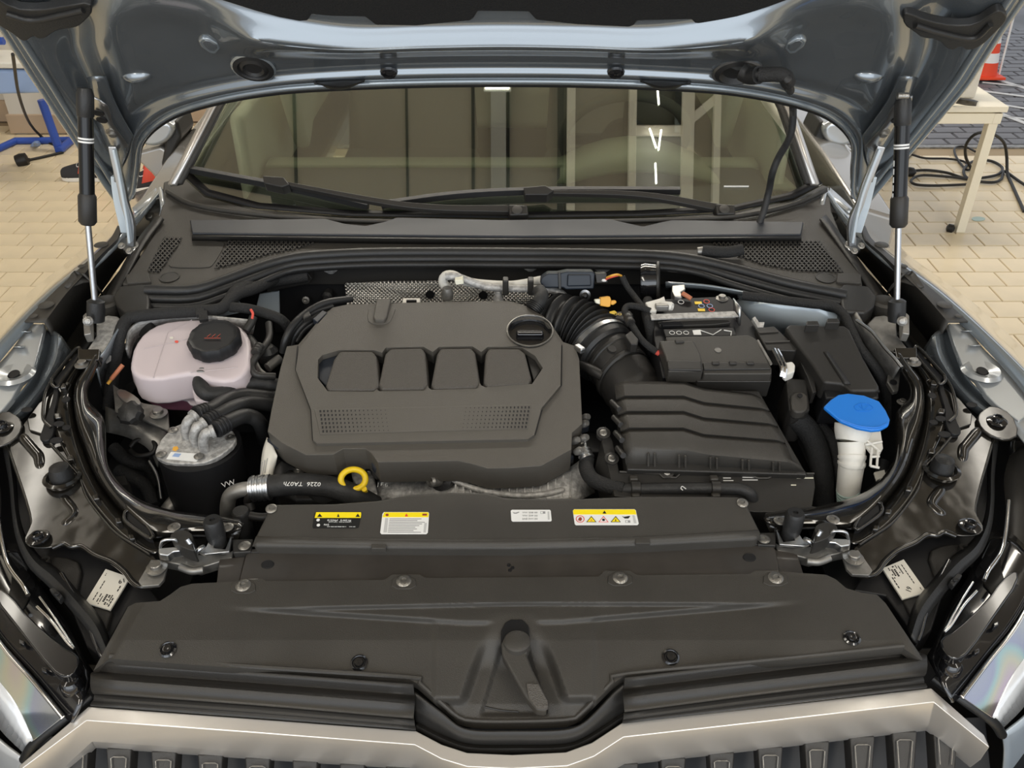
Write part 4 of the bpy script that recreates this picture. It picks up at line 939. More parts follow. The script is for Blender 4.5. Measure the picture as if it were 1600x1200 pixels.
for q in ((380, 915), (631, 908), (969, 903), (1212, 903)):
    put('screw', screw_mesh('torx'), D(q, .001), fp, rot=nrm(D, q), sc=1.15)
    plate('screw_pad', [(q[0] - 18, q[1] - 8), (q[0] + 18, q[1] - 8), (q[0] + 20, q[1] + 12), (q[0] - 20, q[1] + 12)], 'plastic', fp, dz=.0015, th=.004, rnd=1, bevel=.001)
for q in ((262, 1015), (561, 1036), (1048, 1027), (1331, 997)):
    put('clip', screw_mesh('clip'), D(q, fh(*q) + .001), fp, rot=nrm(D, q))
tube('lower_bead', [(p[0], p[1] - 4, fh(p[0], p[1] - 4) + .001) for p in FB[1:-1]], .0035, 'plastic', fp, n=100, seg=8)
tube('wear_arc', [(744, 1098, -.034), (760, 1105, -.035), (785, 1110, -.035), (810, 1112, -.035)], .0012, 'plastic_dark', fp, seg=6)
plate('lever_slot', [(782, 1012), (783, 985), (789, 972), (798, 967), (816, 967), (826, 977), (829, 1004)], 'plastic_black', fp, dz=-.006, th=.02)
lv = thing('bonnet_release_lever', 'curved black release lever in the well of the front cover', 'lever', D((820, 1050), -.02))
plate('grip', [(783, 1006), (789, 993), (800, 987), (815, 987), (825, 996), (828, 1012), (823, 1022), (832, 1045), (857, 1094), (859, 1105), (852, 1111), (838, 1109), (822, 1090), (800, 1052), (785, 1025)], 'plastic', lv, dz=.001, th=.022, bevel=.004, seg=3)
plate('grip_end', [(822, 1066), (842, 1068), (856, 1095), (857, 1104), (850, 1108), (838, 1106), (826, 1090)], 'cover_lobe', lv, dz=.0018, th=.006, bevel=.002)
lathe('pivot', D((808, 1003), -.001), [(.0185, -.012), (.0185, .002), (.015, .005), (.0001, .006)], 'plastic', lv, seg=28)
# slam panel
sp = thing('front_crossmember', 'black painted steel crossmember between the slim duct and the front cover', 'crossmember', D((800, 880), -.05))
plate('beam', [(390, 863), (800, 866), (1204, 850), (1212, 858), (1218, 893), (1180, 893), (1172, 899), (996, 901), (985, 893), (946, 893), (935, 903), (666, 905), (655, 899), (613, 899), (600, 908), (416, 910), (408, 905), (374, 906), (384, 866)], 'satin_steel', sp, dz=-.004, th=.04, bevel=.002)
plate('end_tab', [(342, 873), (384, 869), (374, 912), (338, 912)], 'satin_steel', sp, dz=-.010, th=.02)
plate('end_tab', [(1208, 858), (1246, 864), (1256, 897), (1216, 896)], 'satin_steel', sp, dz=-.010, th=.02)
plate('flange', [(392, 858), (800, 861), (1202, 846), (1204, 850), (800, 866), (390, 863)], 'plastic_dark', sp, dz=-.002, th=.05, bevel=.001)
for q, r_ in (((418, 882), .009), ((1171, 871), .009)): hole('beam_hole', q, r_, sp, dz=-.003, ry=.75)
for q in ((797, 891), (801, 887), (795, 883)): hole('pin_hole', q, .0025, sp, dz=-.003)
# duct
du = thing('radiator_duct', 'slim black air duct cover carrying four warning stickers', 'duct', D((790, 820), -.04))
DS = deck(770, 855, .014)
plate('cover', [(424, 786), (520, 785), (590, 780), (640, 771), (700, 767), (760, 768), (792, 776), (900, 777), (1000, 773), (1100, 773), (1152, 774), (1164, 779), (1189, 830), (1186, 841), (1000, 851), (800, 856), (600, 855), (394, 852), (398, 838)], 'plastic', du, f=DS, th=.045, bevel=.007, seg=3)
loft('front_lip', [[DS(p, .001) for p in ((400, 838), (600, 842), (800, 843), (1000, 838), (1185, 828))], [DS(p, .0015) for p in ((398, 843), (600, 847), (800, 848), (1000, 843), (1187, 833))], [DS(p, -.005) for p in ((394, 854), (600, 858), (800, 859), (1000, 854), (1188, 843))]], 'plastic', du, n=16, cross=3, solid=.002)
for x0_, x1_, y_ in ((580, 603, 854), (993, 1016, 846)):
    plate('latch_tab', [(x0_, y_ - 4), (x1_, y_ - 4), (x1_, y_ + 3), (x0_, y_ + 3)], 'plastic', du, f=DS, dz=.003, th=.01, bevel=.001)
for q in ((424, 795), (1160, 786)): put('screw', screw_mesh('torx'), DS(q, .001), du, rot=DS.n, sc=.9)
def corners(a, b, c, d): return [a, b, c, d]
# sticker 1
def stick(name, q, m_, parent, dz=.0010, th=.0006, rnd=0):
    return plate(name, q, m_, parent, f=DS, dz=dz, th=th, bevel=0, rnd=rnd)
def tri(name, x, y, w, h, m_, parent, dz): return stick(name, [(x - w / 2, y + h / 2), (x, y - h / 2), (x + w / 2, y + h / 2)], m_, parent, dz)
s1 = stick('refrigerant_sticker', [(494, 800), (564, 800), (565, 802), (560, 824), (557, 825), (489, 825), (488, 823), (491, 803)], 'labelblack', du)
s1['label'] = 'black sticker with a yellow band and white print'
stick('yellow_band', [(494, 800.3), (564, 800.3), (564.5, 803), (563.5, 809), (491.5, 809)], 'labelyellow', s1, .0013)
tri('warning_sign', 499.5, 805, 8, 5, 'labelblack', s1, .0016); tri('flame', 528.5, 805, 4, 5, 'labelblack', s1, .0016); tri('service_sign', 559, 805, 7, 5, 'labelblack', s1, .0016)
text('print', 'R1234yf   0.460 kg', (530, 813), .0042, 'white', s1, f=DS, dz=.0014, sx=1.15)
text('print', '(GWP 0,501)   CO2 eq 0,00023 t', (531, 815.6), .0021, 'white', s1, f=DS, dz=.0014, sx=1.2)
text('print', 'PAG', (510, 820), .0042, 'white', s1, f=DS, dz=.0014)
text('print', 'VW G05 005 8020 00/11     VW AG', (533, 823), .0023, 'white', s1, f=DS, dz=.0014, sx=1.25)
for q in ((497, 812.5), (497.5, 820.5)):
    lathe('snow_symbol', DS(q, .0014), [(.0028, 0), (.0028, .0002), (.0001, .0002)], 'white', s1, axis=DS.n, seg=6)
# sticker 2
s2 = stick('instruction_sticker', [(600, 800), (669, 800), (670.5, 802), (668.5, 832), (666, 834.5), (596, 834.5), (594, 832), (597.5, 803)], 'white', du)
s2['label'] = 'white sticker with a yellow band and tiny grey lines of text'
stick('yellow_band', [(600.5, 800.4), (668.8, 800.4), (670, 802.5), (669.3, 808), (597.4, 808)], 'labelyellow', s2, .0013)
tri('warning_sign', 635, 804.5, 5, 4.5, 'red', s2, .0016)
stick('arrow_sign', [(602, 804.5), (604, 802.5), (607, 803), (607, 806), (604, 806.5)], 'redcap', s2, .0016)
stick('book_sign', [(660, 802.5), (667, 802.5), (667, 805.5), (660, 805.5)], 'redcap', s2, .0016)
stick('grey_column', [(602, 809.5), (606.5, 809.5), (604.5, 832), (599, 832)], 'labelpale', s2, .0013)
stick('grey_column', [(663, 817), (667, 817), (665.5, 832), (661.5, 832)], 'labelpale', s2, .0013)
for k, w_ in enumerate((50, 44, 56, 52, 48, 42, 45, 40, 52)):
    y_ = 810.3 + k * 2.6; x0_ = 608.5 - k * .35
    stick('text_line', [(x0_, y_), (x0_ + w_, y_), (x0_ + w_, y_ + 1.0), (x0_, y_ + 1.0)], 'labelgrey', s2, .0013)
# sticker 3
s3 = stick('oil_sticker', [(800, 796.5), (859, 796.5), (860.5, 798), (862, 813), (860.5, 814.5), (801, 814.8), (799, 813), (798, 798)], 'white', du)
s3['label'] = 'small white oil grade sticker'
for k, w_ in enumerate(('VW 508 00', 'VW 509 00', 'SAE 0W-20')):
    text('print', w_, (828, 801 + k * 4.9), .0040, 'labelgrey', s3, f=DS, dz=.0013, sx=1.25)
stick('book_sign', [(844.5, 799), (852, 799), (852, 802.5), (844.5, 802.5)], 'labelgrey', s3, .0013)
stick('book_page', [(845.2, 799.5), (848, 799.5), (848, 802), (845.2, 802)], 'white', s3, .0015)
stick('oil_can_sign', [(801, 800), (805, 801), (811, 799.5), (811.5, 800.5), (807, 802.5), (803, 802.5)], 'labelgrey', s3, .0013)
stick('grey_bar', [(855.5, 799.5), (858, 799), (859, 811.5), (856, 812)], 'labelpale', s3, .0013)
# sticker 4
s4 = stick('warning_sticker', [(897, 795.6), (991.5, 795.6), (993.5, 797.5), (998, 818), (996, 820.3), (900, 820.5), (898, 818.5), (895, 798)], 'white', du)
s4['label'] = 'white and yellow sticker with a row of five warning pictograms'
stick('yellow_band', [(897, 796), (991.4, 796), (993, 797.6), (994.5, 803.8), (896.2, 803.8), (895.2, 798)], 'labelyellow', s4, .0013)
tri('warning_sign', 944.5, 800, 6, 4.6, 'labelblack', s4, .0016)
c = DS((906.5, 811), .0013); lathe('no_touch_ring', c, [(.0066, 0), (.0066, .0002), (.0056, .0002), (.0056, 0)], 'red', s4, axis=DS.n, seg=24)
stick('hand_sign', [(903, 812.5), (905, 808.5), (908, 808), (909.5, 811), (907.5, 814)], 'redcap', s4, .0015)
for x_, m_ in ((924, 'labelyellow'), (943, 'white'), (962, 'labelyellow')):
    tri('pictogram_border', x_, 811, 16, 9.6, 'labelblack' if m_ != 'white' else 'red', s4, .0013); tri('pictogram_field', x_, 811.5, 12.5, 7.2, m_, s4, .0015)
tri('heat_symbol', 924, 812.5, 4, 3.5, 'orange', s4, .0018); tri('bolt_symbol', 962, 812, 2, 4.5, 'labelblack', s4, .0018)
lathe('fan_symbol', DS((943, 812.3), .0016), [(.0025, 0), (.0025, .0003), (.0001, .0003)], 'labelblack', s4, axis=DS.n, seg=5)
stick('oil_can_sign', [(972, 806.5), (975, 807.5), (984, 806), (984.5, 807), (982, 810), (976, 810)], 'labelblack', s4, .0013)
stick('book_sign', [(977, 813), (984.5, 813), (985, 816.5), (977, 816.5)], 'labelgrey', s4, .0013); stick('book_page', [(978, 813.6), (981, 813.6), (981, 816), (978, 816)], 'white', s4, .0015)
stick('grey_bar', [(988, 805), (991.5, 805), (994.5, 817.5), (990.5, 817.5)], 'labelpale', s4, .0013)
# ---- grille surround
gr = thing('radiator_grille', 'satin silver grille surround with black vertical slats along the bottom edge', 'grille', D((800, 1180), -.2))
def gl_(x, rows):  # ledges above the frame
    return rows
for s in (-1, 1):
    rr = [[(166, 1033, -.010), (400, 1049, -.010), (646, 1068, -.010)], [(152, 1051, -.020), (400, 1068, -.020), (648, 1087, -.020)], [(143, 1054, -.016), (400, 1074, -.016), (648, 1094, -.016)],
          [(142, 1062, -.004), (400, 1082, -.004), (648, 1102, -.004)], [(144, 1076, -.010), (400, 1095, -.010), (647, 1116, -.010)], [(148, 1083, -.032), (400, 1101, -.032), (647, 1122, -.032)],
          [(148, 1090, -.030), (400, 1108, -.030), (648, 1129, -.030)], [(146, 1094, -.036), (400, 1113, -.036), (649, 1133, -.036)], [(142, 1103, -.036), (400, 1122, -.036), (650, 1141, -.036)]]
    if s > 0:
        def rt(p):
            k = (p[0] - 142) / (650 - 142); return (1448 + (972 - 1448) * k, p[1] - 28 + 18 * k, p[2])
        rr = [[rt(p) for p in r_] for r_ in rr]
    loft('upper_trim', rr, 'plastic_dark', gr, n=12, cross=3, solid=.003)
ctr = [(648, 1080), (690, 1112), (718, 1134), (740, 1140), (800, 1141), (888, 1138), (912, 1128), (960, 1080), (974, 1068)]
low = [(650, 1140), (690, 1160), (718, 1171), (740, 1175), (800, 1176), (888, 1173), (915, 1163), (960, 1135), (974, 1126)]
loft('centre_fascia', [[(p[0], p[1], -.018) for p in ctr], [(a[0] * .5 + b[0] * .5, a[1] * .5 + b[1] * .5, -.045) for a, b in zip(ctr, low)], [(p[0], p[1] - 12, -.055) for p in low], [(p[0], p[1] - 6, -.048) for p in low], [(p[0], p[1] + 1, -.052) for p in low]], 'plastic_dark', gr, n=60, solid=.003)
R0 = [(30, 1196), (138, 1104), (400, 1123), (650, 1142), (690, 1163), (730, 1176), (800, 1179), (884, 1175), (925, 1160), (972, 1129), (1200, 1104), (1455, 1075), (1538, 1148)]
R1 = [(28, 1206), (135, 1126), (400, 1145), (648, 1164), (690, 1186), (730, 1198), (800, 1201), (886, 1197), (928, 1182), (974, 1152), (1200, 1127), (1459, 1097), (1546, 1168)]
R2 = [(60, 1236), (144, 1159), (400, 1176), (650, 1192), (690, 1216), (730, 1230), (800, 1234), (886, 1229), (930, 1212), (976, 1186), (1200, 1161), (1451, 1132), (1532, 1188)]
R3 = [(80, 1240), (150, 1169), (400, 1187), (652, 1203), (690, 1226), (730, 1240), (800, 1244), (886, 1239), (932, 1222), (976, 1196), (1200, 1171), (1447, 1142), (1516, 1200)]
def dzr(r_, z, ez): return [(p[0], p[1], z if 0 < i < len(r_) - 1 else ez) for i, p in enumerate(r_)]
loft('silver_surround', [dzr(R0, -.040, -.055), dzr(R1, -.036, -.055), dzr(R2, -.075, -.095), dzr(R3, -.115, -.13)], 'satin', gr, solid=.004, bevel=.003)
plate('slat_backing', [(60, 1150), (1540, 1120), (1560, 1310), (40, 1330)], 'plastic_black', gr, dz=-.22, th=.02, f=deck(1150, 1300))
GX = [118, 185, 255, 328, 402, 476, 550, 622, 978, 1052, 1128, 1204, 1277, 1348, 1414, 1478]
for i, x_ in enumerate(GX):
    yt = 1166 + (x_ - 140) * .066 if x_ < 800 else 1192 - (x_ - 980) * .115
    g = plate('slat', [(x_ - 20, yt), (x_ + 20, yt), (x_ + 14, yt + 90), (x_ - 14, yt + 90)], 'plastic_dark', gr, dz=-.105, th=.03, bevel=.003)
    tube('slat_trim', [(x_ - 9, yt + 60), (x_ - 12, yt + 16), (x_ - 8, yt + 14), (x_ + 8, yt + 14), (x_ + 12, yt + 16), (x_ + 9, yt + 60)], .0008, 'screwhead', g, dz=-.103, seg=6, straight=True)
# ---- headlamps
for s, lab in ((-1, 'left'), (1, 'right')):
    hl = thing('headlamp', 'glossy %s headlamp with clear iridescent lens and black housing' % lab, 'headlamp', D(side([(60, 1000)], s)[0], -.15))
    loft('lens', [side(r_, s) for r_ in [
        [(-60, 905, -.03), (0, 1004, -.03), (50, 1062, -.03), (98, 1121, -.035)],
        [(-75, 930, -.04), (-20, 1040, -.045), (25, 1100, -.05), (52, 1158, -.06)]]], 'irid', hl, n=18, cross=4, solid=.006, bevel=.001)
    loft('lens_facet', [side(r_, s) for r_ in [
        [(-75, 930, -.04), (-20, 1040, -.045), (22, 1098, -.05), (50, 1158, -.06)],
        [(-100, 960, -.08), (-45, 1070, -.08), (0, 1140, -.10), (38, 1178, -.10)]]], 'lens', hl, n=14, solid=.006)
    tube('lens_edge', side([(-60, 905, -.026), (0, 1004, -.026), (50, 1062, -.026), (98, 1121, -.031)], s), .003, 'chrome', hl, n=20)
    loft('housing', [side(r_, s) for r_ in [
        [(-60, 900, -.035), (0, 1000, -.035), (50, 1058, -.035), (100, 1120, -.04), (112, 1130, -.04)],
        [(-30, 880, -.035), (20, 960, -.032), (60, 1010, -.03), (100, 1065, -.03), (128, 1098, -.03)],
        [(0, 850, -.05), (40, 930, -.04), (75, 985, -.035), (108, 1040, -.035), (138, 1078, -.035)],
        [(30, 850, -.07), (70, 925, -.05), (105, 975, -.045), (130, 1025, -.045), (148, 1052, -.05)]]], 'gloss', hl, n=20, cross=3, solid=.004)
    plate('cover_plate', side([(-10, 912), (18, 930), (45, 965), (98, 1010), (122, 1022), (124, 1036), (112, 1056), (96, 1058), (80, 1048), (30, 985), (-10, 935)], s), 'gloss', hl, dz=-.012, th=.02, bevel=.003, rnd=1)
    tube('ridge_line', side([(96, 897, -.024), (112, 925, -.02), (135, 965, -.018), (152, 1010, -.02), (160, 1026, -.022)], s), .004, 'gloss', hl)
    tube('ridge_line', side([(58, 948, -.012), (80, 970, -.01), (104, 1002, -.01), (116, 1013, -.01)], s), .0022, 'chrome', hl)
    tube('ridge_line', side([(62, 933, -.012), (85, 965, -.01), (116, 1013, -.01)], s), .0018, 'chrome', hl)
    for q in ((34, 1003), (69, 1047)): plate('clip_nib', side([(q[0] - 5, q[1] - 6), (q[0] + 5, q[1] - 2), (q[0] + 3, q[1] + 5), (q[0] - 5, q[1] + 2)], s), 'gloss', hl, dz=-.02, th=.01)
    lathe('adjuster', D(side([(112, 1070)], s)[0], -.03), [(.015, -.01), (.015, .004), (.011, .010), (.004, .012), (.0001, .012)], 'gloss', hl, seg=20)
    # black lamp body and paper label
    lb = plate('lamp_body', side([(50, 855), (100, 850), (175, 870), (225, 905), (250, 940), (200, 950), (172, 1000), (160, 1030), (135, 1010), (110, 950), (75, 905)], s), 'plastic_black', hl, dz=-.045, th=.05, bevel=.003)
    plate('body_step', side([(60, 870), (100, 868), (130, 880), (118, 930), (96, 925), (72, 895)], s), 'plastic_dark', hl, dz=-.038, th=.02, bevel=.004, rnd=1)
    plate('body_step', side([(150, 945), (175, 955), (165, 985), (150, 975), (140, 960)], s), 'plastic_dark', hl, dz=-.040, th=.02, bevel=.003)
    for q in ((55, 868), (44, 860)): plate('rib', side([(q[0] - 12, q[1]), (q[0] - 9, q[1] - 2), (q[0] + 2, q[1] + 14), (q[0] - 1, q[1] + 15)], s), 'plastic_dark', hl, dz=-.034, th=.02, bevel=.0005)
    lathe('screw_post', D(side([(70, 874)], s)[0], -.03), [(.0085, -.03), (.0075, .0), (.004, .0), (.0035, -.008), (.0001, -.008)], 'plastic_dark', hl, seg=18)
    LS = deck(890, 955, -.040)
    if s < 0: LQ = [(165, 890), (176, 890), (200, 905), (172, 953), (133, 942)]; c4 = [(165, 889), (203, 902), (172, 953), (133, 941)]
    else: c4 = [(1379, 888), (1412, 874), (1448, 925), (1410, 936)]
    pb = plate('paper_label', c4, 'paper', hl, f=LS, dz=.006, th=.003, bevel=0)
    def LQ(u, v):  # u across, v along
        a, b, c_, d_ = c4
        return ((a[0] * (1 - u) + b[0] * u) * (1 - v) + (d_[0] * (1 - u) + c_[0] * u) * v, (a[1] * (1 - u) + b[1] * u) * (1 - v) + (d_[1] * (1 - u) + c_[1] * u) * v)
    for (u0, u1, v0, v1) in ((.55, .62, .62, .95), (.66, .72, .62, .92), (.76, .80, .60, .95), (.84, .88, .3, .95), (.35, .39, .65, .9), (.2, .23, .3, .9), (.45, .48, .7, .95), (.1, .13, .1, .2)):
        if s > 0: v0, v1 = 1 - v1, 1 - v0; u0, u1 = 1 - u1, 1 - u0
        n_ = 7
        for k in range(n_):
            if random.random() < .25: continue
            va = v0 + (v1 - v0) * k / n_; vb = va + (v1 - v0) / n_ * .75
            plate('print', [LQ(u0, va), LQ(u1, va), LQ(u1, vb), LQ(u0, vb)], 'labelblack', pb, f=LS, dz=.0065, th=.0004, bevel=0)
    text('print', '19', LQ(.80, .16) if s < 0 else LQ(.45, .80), .011, 'labelblack', pb, f=LS, dz=.0065, rot=R(205 if s < 0 else 60))
    # rubber weather strip running round the lamp
    loft('weather_strip', [side(r_, s) for r_ in [
        [(4, 700, -.04), (14, 755, -.035), (18, 800, -.03), (26, 845, -.025), (44, 885, -.022), (74, 915, -.02), (108, 950, -.018), (140, 990, -.018), (160, 1030, -.02)],
        [(12, 698, -.03), (20, 755, -.025), (24, 800, -.022), (33, 840, -.018), (52, 874, -.014), (84, 902, -.012), (118, 938, -.010), (150, 978, -.010), (168, 1018, -.012)],
        [(24, 720, -.05), (27, 758, -.05), (30, 800, -.045), (40, 836, -.04), (60, 866, -.035), (94, 892, -.03), (126, 928, -.03), (158, 966, -.03), (174, 1004, -.03)]]], 'rubber', hl, n=48, cross=2, solid=.004)
    plate('strip_clip', side([(76, 920), (84, 916), (98, 930), (92, 938)], s), 'rubber', hl, dz=-.006, th=.012, bevel=.002)
    hole('clip_slot', side([(88, 928)], s)[0], .004, hl, dz=-.004, ry=.6)
    # grey carrier seen left of the strip
    loft('lamp_frame', [side(r_, s) for r_ in [
        [(-12, 720, -.06), (0, 760, -.055), (2, 820, -.05), (14, 880, -.045), (40, 925, -.035), (46, 932, -.035)],
        [(-50, 700, -.05), (-40, 760, -.05), (-40, 830, -.045), (-26, 900, -.04), (0, 950, -.03), (30, 960, -.03)]]], 'plastic_dark', hl, n=24, solid=.004)
    tube('seam', side([(-4, 800, -.03), (4, 850, -.028), (14, 885, -.026), (36, 915, -.02), (44, 930, -.02)], s), .0035, 'chrome', hl)
# ---- stamped black lamp carriers
for s, lab in ((-1, 'left'), (1, 'right')):
    lc = thing('lamp_carrier', 'stamped glossy black steel %s lamp carrier with beads, holes and bolts' % lab, 'bracket', D(side([(100, 760)], s)[0], -.1))
    A0 = [(160, 548), (150, 575), (136, 607), (137, 628), (148, 642), (158, 655), (163, 690), (165, 722), (182, 752), (215, 782), (258, 798), (300, 805), (376, 814)]
    A1 = [(156, 552), (146, 575), (130, 605), (129, 630), (134, 650), (148, 680), (157, 712), (172, 750), (200, 784), (238, 808), (280, 815), (330, 818), (378, 820)]
    A2 = [(150, 556), (138, 578), (124, 602), (122, 632), (128, 665), (142, 700), (155, 735), (174, 766), (200, 795), (232, 822), (250, 830), (300, 828), (376, 828)]
    A3 = [(140, 560), (128, 580), (117, 602), (115, 634), (120, 668), (132, 705), (146, 740), (166, 772), (190, 800), (222, 828), (238, 842), (262, 842), (300, 840)]
    A4 = [(130, 566), (120, 582), (108, 606), (105, 634), (110, 668), (122, 706), (136, 742), (156, 776), (180, 806), (210, 832), (234, 850), (250, 850), (262, 850)]
    A5 = [(118, 572), (108, 588), (96, 612), (86, 640), (84, 668), (98, 700), (118, 736), (138, 776), (160, 806), (188, 836), (228, 862), (240, 866), (244, 866)]
    def z_(r_, z): return [(p[0], p[1], z) for p in r_]
    loft('arched_rail', [side(z_(A0, -.035), s), side(z_(A0, -.012), s), side(z_(A1, .004), s), side(z_(A2, .006), s), side(z_(A3, -.024), s), side(z_(A4, -.014), s), side(z_(A5, -.012), s)], 'stamped', lc, n=84, cross=4, solid=.003)
    tube('rolled_edge', side(z_(A0, -.012), s), .003, 'stamped', lc, n=80)
    OUT = [(70, 622), (96, 628), (92, 652), (86, 668), (98, 700), (118, 736), (138, 776), (160, 806), (188, 836), (228, 862), (246, 872), (248, 900), (240, 915), (214, 914), (196, 893), (176, 876), (148, 865), (128, 852), (112, 853), (98, 848), (80, 856), (48, 856), (36, 845), (46, 824), (50, 812), (38, 770), (24, 730), (12, 694), (30, 672), (42, 655), (55, 640)]
    plate('outer_plate', side(OUT, s), 'stamped', lc, dz=-.016, th=.004, bevel=.0015, rnd=1)
    tube('plate_edge', side([(p[0], p[1], -.018) for p in [(12, 694), (24, 730), (38, 770), (50, 812), (49, 824)]], s), .003, 'stamped', lc)
    tube('front_flange', side([(p[0], p[1], -.016) for p in [(82, 856), (100, 849), (112, 854), (128, 853), (148, 866), (176, 878), (196, 894), (208, 910), (222, 917), (249, 914)]], s), .0045, 'stamped', lc, n=50)
    tube('seam_edge', side([(p[0], p[1], -.010) for p in [(78, 692), (98, 715), (122, 742), (132, 768), (142, 786), (165, 815), (185, 835), (222, 858), (234, 866)]], s), .0022, 'stamped', lc, n=50)
    plate('upper_ear', side([(-30, 690), (-20, 655), (10, 640), (28, 650), (36, 662), (30, 680), (12, 694), (-10, 700)], s), 'stamped', lc, dz=-.008, th=.006, bevel=.002, rnd=1)
    plate('upper_bridge', side([(42, 655), (60, 630), (82, 612), (100, 592), (112, 600), (100, 625), (90, 660), (70, 680), (45, 672)], s), 'stamped', lc, dz=-.010, th=.006, bevel=.002)
    # slot and fence beside the rail
    tube('slot_frame', side([(p[0], p[1], -.002) for p in [(81, 592), (100, 568), (118, 546), (124, 544), (124, 556), (112, 575), (98, 594), (90, 605), (82, 602)]], s), .003, 'stamped', lc, closed=True)
    plate('slot_recess', side([(84, 594), (118, 552), (122, 552), (120, 566), (96, 596), (88, 602)], s), 'plastic_black', lc, dz=-.006, th=.01)
    tube('fence', side([(p[0], p[1], -.004) for p in [(80, 596), (72, 612), (68, 632), (68, 655), (80, 668)]], s), .003, 'stamped', lc)
    plate('dark_recess', side([(76, 640), (82, 620), (84, 604), (92, 604), (88, 628), (84, 645), (86, 665), (80, 686), (68, 690), (60, 684), (66, 670), (70, 655)], s), 'plastic_black', lc, dz=-.005, th=.01, rnd=1)
    plate('top_box', side([(121, 545), (156, 545), (154, 562), (122, 562)], s), 'stamped', lc, dz=.008, th=.02, bevel=.002)
    for pts_ in ([(32, 680), (44, 694), (56, 708), (62, 716), (64, 728), (65, 736)], [(98, 777), (106, 786), (115, 797), (118, 806), (110, 816), (96, 824)]):
        tube('pressed_bead', side([(p[0], p[1], -.016) for p in pts_], s), lambda t: .010 * (1 - abs(2 * t - 1) ** 8 * .6), 'stamped', lc, seg=14)
    for q, r_, ry in (((42, 640), .009, .6), ((92, 662), .009, .6), ((88, 688), .010, .6), ((103, 624), .007, .9), ((104, 668), .007, .7)): hole('carrier_hole', side([q], s)[0], r_, lc, dz=-.004, ry=ry)
    for q in ((97, 602), (89, 649), (109, 715), (149, 776), (184, 812), (205, 838)):
        plate('weld_nut', side([(q[0] - 6, q[1] - 4), (q[0] + 5, q[1] - 5), (q[0] + 7, q[1] + 3), (q[0] - 4, q[1] + 5)], s), 'stamped', lc, dz=-.002, th=.012, bevel=.003)
    for q, kd in (((60, 841), 'darkhex'), ((5, 668), 'darkhex')): put('bolt', screw_mesh(kd), D(side([q], s)[0], -.008), lc, sc=1.0)
    put('bolt', screw_mesh('hex'), D(side([(129, 570)], s)[0], .002), lc, sc=1.1)
    c = D(side([(98, 748)], s)[0], -.01)
    lathe('buffer_cup', c, [(.026, -.004), (.030, .004), (.024, .006), (.020, .0)], 'stamped', lc, seg=28)
    lathe('rubber_buffer', c, [(.019, -.002), (.018, .012), (.015, .024), (.008, .028), (.0001, .028)], 'rubber', lc, seg=28)
    plate('lower_slot', side([(197, 800), (204, 799), (232, 826), (236, 837), (228, 836), (198, 812)], s), 'plastic_black', lc, dz=.004, th=.02, bevel=.001)
    tube('slot_rim', side([(p[0], p[1], .006) for p in [(195, 800), (205, 797), (225, 815), (239, 836), (232, 840), (197, 815)]], s), .0028, 'stamped', lc, closed=True)
    loft('cross_brace', [side(r_, s) for r_ in [[(236, 842, -.01), (262, 838, -.006), (300, 838, -.004), (372, 842, -.004)], [(240, 815, .0), (268, 812, .004), (300, 812, .006), (380, 818, .006)]]], 'stamped', lc, n=16, solid=.004)
    plate('corner_bracket', side([(216, 908), (236, 874), (262, 878), (256, 905), (248, 914), (222, 916)], s), 'dullsteel', lc, dz=-.006, th=.006, bevel=.001)
    put('corner_bolt', screw_mesh('hex'), D(side([(245, 888)], s)[0], -.004), lc, sc=1.25)
# ---- latches beside the crossmember
for s, lab in ((-1, 'left'), (1, 'right')):
    la = thing('bonnet_catch', '%s bonnet catch of bent zinc plate with a black rubber stop' % lab, 'latch', D(side([(310, 850)], s)[0], -.06))
    plate('base', side([(246, 858), (292, 854), (300, 862), (312, 866), (352, 866), (366, 858), (362, 872), (310, 888), (250, 876)], s), 'dullsteel', la, dz=-.010, th=.02)
    plate('zinc_plate', side([(247, 856), (286, 853), (292, 860), (270, 862), (262, 868), (248, 866)], s), 'steel', la, dz=.010, th=.016)
    tube('wire_spring', side([(250, 856, .02), (254, 845, .03), (272, 843, .03), (280, 850, .02)], s), .0022, 'steel', la)
    plate('hook_housing', side([(264, 836), (276, 828), (292, 828), (302, 836), (300, 852), (306, 862), (286, 856), (270, 846)], s), 'plastic_dark', la, dz=.026, th=.03, bevel=.004, rnd=1)
    tube('hook', side([(292, 842, .03), (300, 854, .02), (304, 864, .01), (312, 858, .015), (318, 855, .012)], s), .004, 'steel', la)
    plate('u_plate', side([(310, 862), (322, 854), (330, 838), (336, 838), (334, 856), (352, 858), (360, 838), (362, 838), (358, 862), (320, 866)], s), 'steel', la, dz=.006, th=.006, bevel=.001)
    c = D(side([(341, 850)], s)[0], -.004)
    lathe('rubber_stop', c, [(.0135, 0), (.0135, .012), (.0145, .02), (.0145, .045), (.012, .050), (.004, .050), (.0035, .047), (.0001, .047)], 'rubber', la, seg=26)
    for q in ((272, 824), (355, 824)): put('screw', screw_mesh('torx'), D(side([q], s)[0], .012), la)
    plate('side_tab', side([(362, 842), (396, 842), (392, 862), (364, 864)], s), 'plastic_dark', la, dz=.0, th=.02)
    put('screw', screw_mesh('torx'), D(side([(382, 853)], s)[0], .002), la)
    tube('cable_guide', side([(282, 886, -.01), (300, 892, -.01), (318, 890, -.01)], s), .006, 'dullsteel', la)
# ================================================================== engine bay contents
def rings(name, c0, c1, r, n, m, parent, amp=.08, seg=28, cap=True):
    a = (c1 - c0); L_ = a.length; prof = []
    for i in range(n):
        h = L_ * i / n; w = L_ / n
        prof += [(r * (1 - amp), h), (r * (1 - amp), h + w * .25), (r, h + w * .4), (r, h + w * .8), (r * (1 - amp), h + w * .95)]
    return lathe(name, c0, prof, m, parent, axis=a, seg=seg)
